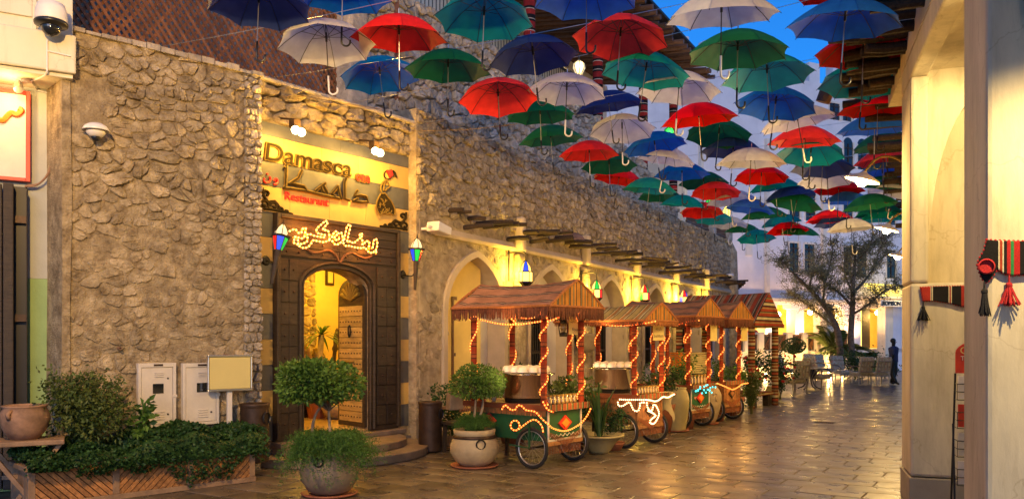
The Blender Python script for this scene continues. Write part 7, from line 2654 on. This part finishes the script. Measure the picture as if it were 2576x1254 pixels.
def hanging(label, xl, poly, mat, edge):
    t = thing('woven_hanging', label, 'woven hanging', (4.05, 8.27, 0), R(70.8), 'woven hangings on the right pillars')
    part('cloth', MB().prism(poly, xl - .035, xl - .008, 'yz'), mat, t, fix=True, bev=.008)
    P = [Vector((xl - .022, a, b)) for a, b in poly]
    mb = MB()
    for k, v in enumerate(resample(P + [P[0]], .024)):
        mb.ball(v, .0085, 6, 4)
    part('stitched_edge', mb, edge, t, kind='stuff')
    return t
xl2 = -3.486
c = e4(2478, 600, xl2 - .03)
P = [e4(x, y, xl2 - .03) for x, y in ((2482, 602), (2500, 604), (2576, 606), (2640, 609), (2700, 612), (2700, 690), (2640, 688), (2576, 690), (2545, 692), (2525, 688), (2508, 676), (2500, 690), (2482, 712), (2470, 700), (2458, 668), (2462, 652), (2475, 630))]
t = hanging('large black, red and green woven hanging wrapped round the near pillar', xl2, [(v.y, v.z) for v in P], m_h1, m_yarn_r)
v = e4(2480, 670, xl2 - .05)
part('pocket', MB().lathe([(0, .0), (.042, .0), (.048, .012), (.04, .018)], 18), m_yarn_r, t, loc=v, rot=(0, R(-90), 0))
v = e4(2476, 728, xl2 - .04)
tassel(t, v, .155, .04, m_yarn_k)
v = e4(2538, 712, xl2 - .04)
tassel(t, v, .135, .07, m_yarn_r)
P = [e4(x, y, -.03) for x, y in ((2315, 722), (2350, 720), (2420, 718), (2450, 722), (2450, 772), (2418, 770), (2390, 762), (2350, 756), (2321, 757))]
t = hanging('smaller black and red woven hanging on the far pillar', -.0, [(v.y, v.z) for v in P], m_h2, m_yarn_r)
tassel(t, e4(2322, 770, -.04), .14, .065, m_yarn_k)
rk = thing('brochure_rack', 'black wire brochure rack with a red arched header by the far pillar', 'rack', W4.loc(-1.0, -.44, 0), R(70.8 - 90))
# rack front faces the camera: local -y
part('frame', MB().tube([(-.22, .12, 0), (-.2, .0, 1.40)], .009, 6).tube([(.22, .12, 0), (.2, 0, 1.40)], .009, 6).tube([(-.22, -.12, 0), (-.215, .02, .95)], .009, 6).tube([(.22, -.12, 0), (.215, .02, .95)], .009, 6), m_iron, rk)
for k in range(4):
    z = .42 + k * .25
    mb = MB()
    for dz in (0, .07, .14):
        mb.tube([(-.2, .03, z + dz), (-.2, -.1, z + dz), (.2, -.1, z + dz), (.2, .03, z + dz)], .004, 5)
    for q in range(6):
        x = -.2 + q * .08
        mb.tube([(x, -.1, z), (x, -.1, z + .14)], .003, 4)
    part('basket', mb, m_iron, rk)
    for q, mt in enumerate((m_egg, m_orange, m_green_paint, m_sign_y)):
        part('brochure', MB().box(-.19 + q * .1, -.10 + q * .1, -.08, -.06, z + .01, z + .21), (mt, m_cream, m_red, m_egg)[(k + q) % 4], rk)
hp = [(-.2, 1.40), (.2, 1.40)] + [(.2 * math.cos(R(a)), 1.58 + .11 * math.sin(R(a))) for a in range(0, 181, 15)]
part('header', MB().prism(hp, -.006, .006), m_red, rk, fix=True)
text('Qatar', .085, m_sign_y, rk, (-.165, -.009, 1.575), ext=.001)
text('Take', .055, m_egg, rk, (-.16, -.009, 1.515), ext=.001, space=1.25)
# stain patches on the near pillar
# ------------------------------------------------------------------ things inside the restaurant
q = W2.pix(797, 900, -2.0)
p = W2.loc(q[0], 2.0)
palm_t = thing('indoor_palm', 'potted dracaena tree just inside the restaurant doorway', 'plant', (p.x, p.y, FL))
part('trunk', MB().tube([(0, 0, .1), (.03, 0, .8), (.08, .0, 1.45)], [.06, .055, .05], 10), m_bark_pale, palm_t, True)
part('pot', MB().lathe([(0, 0), (.15, 0), (.2, .28), (.17, .28), (0, .2)], 18), m_terra, palm_t)
r = random.Random(2)
for k in range(40):
    a = r.uniform(0, 6.28)
    el = r.uniform(-.3, 1.3)
    ll = r.uniform(.35, .52)
    mb = MB()
    mb.cur = r.uniform(.8, 1.4)
    s = Vector((-math.sin(a), math.cos(a), 0))
    vs = []
    for i in range(6):
        q = i / 5
        c = Vector((.08, 0, 1.45)) + Vector((math.cos(a) * ll * q * math.cos(el), math.sin(a) * ll * q * math.cos(el), ll * (q * math.sin(el) - .5 * q * q)))
        w = .022 * math.sin(math.pi * (.15 + .83 * q))
        vs += [c - s * w, c + s * w]
    part('leaf', mb.add(vs, [(2 * i, 2 * i + 1, 2 * i + 3, 2 * i + 2) for i in range(5)]), m_leaf_b, palm_t, True)
q = W2.pix(770, 900, -2.5)
tx0 = q[0]
p = W2.loc(tx0, 2.5)
tb = thing('draped_table', 'table with dark skirt and pale runner inside the restaurant', 'table', (p.x, p.y, FL), R(52.1))
part('skirt', MB().box(-.5, .4, -.3, .3, 0, .85), m_wood_dk, tb, bev=.02)
part('runner', MB().box(-.52, .42, -.32, .32, .852, .9), m_cloth_y, tb, bev=.015)
for k, (x, h, m, lb) in enumerate(((-.05, .3, m_clay_br, 'brown jar on the draped table inside the doorway'), (.18, .26, m_jar, 'amber glass jar on the draped table inside the doorway'), (.3, .18, m_clay_gr, 'small grey jar on the draped table inside the doorway'))):
    q = W2.loc(tx0 + x, 2.45)
    t = thing('store_jar', lb, 'jar', (q.x, q.y, FL + .901))
    part('body', MB().lathe([(0, 0), (.09, 0), (.12, h * .5), (.07, h * .85), (.075, h), (0, h)], 16), m, t, True)
    part('lid', MB().ball((0, 0, h), .06, 10, 6), m_gold, t, True)
q = W2.pix(826, 900, -2.5)
p = W2.loc(q[0], 2.5)
hk_ = thing('water_pipe', 'tall inlaid water pipe on a studded drum inside the doorway', 'water pipe', (p.x, p.y, FL))
part('drum', MB().lathe([(0, 0), (.2, 0), (.2, .25), (.22, .27), (.2, .3), (.2, .55), (.22, .58), (.19, .66), (.1, .72), (0, .74)], 18), m_wood_dk, hk_, True)
st = MB()
for k in range(14):
    for z in (.1, .2, .4, .5, .62):
        a = 2 * math.pi * k / 14
        st.ball((.205 * math.cos(a), .205 * math.sin(a), z), .014, 6, 4)
part('inlay_dot', st, m_egg, hk_, kind='stuff')
part('column', MB().lathe([(.05, .72), (.03, .8), (.06, .9), (.035, 1.0), (.035, 1.15), (.06, 1.2), (.04, 1.28), (.055, 1.4), (.03, 1.55), (.0, 1.6)], 12), m_wood_dk, hk_, True, rot=(0, .1, 0))
q = W2.pix(842, 1040, -1.6)
p = W2.loc(q[0], 1.6)
t = thing('stone_bowl', 'pale stone bowl on the floor inside the doorway', 'bowl', (p.x, p.y, FL))
part('bowl', MB().lathe([(0, 0), (.12, 0), (.2, .12), (.26, .24), (.23, .24), (.16, .13), (0, .08)], 22), m_ceramic, t, True)
q = W2.pix(828, 697, -3.28)
t = thing('framed_picture', 'small framed picture high on the wall inside the doorway', 'picture', W2.loc(q[0], 3.28, q[1]), R(52.1))
part('frame', MB().box(-.1, .1, -.03, 0, -.16, .16), m_wood_dk, t)
part('print', MB().box(-.06, .06, -.036, -.031, -.11, .11), m_cyw, t)
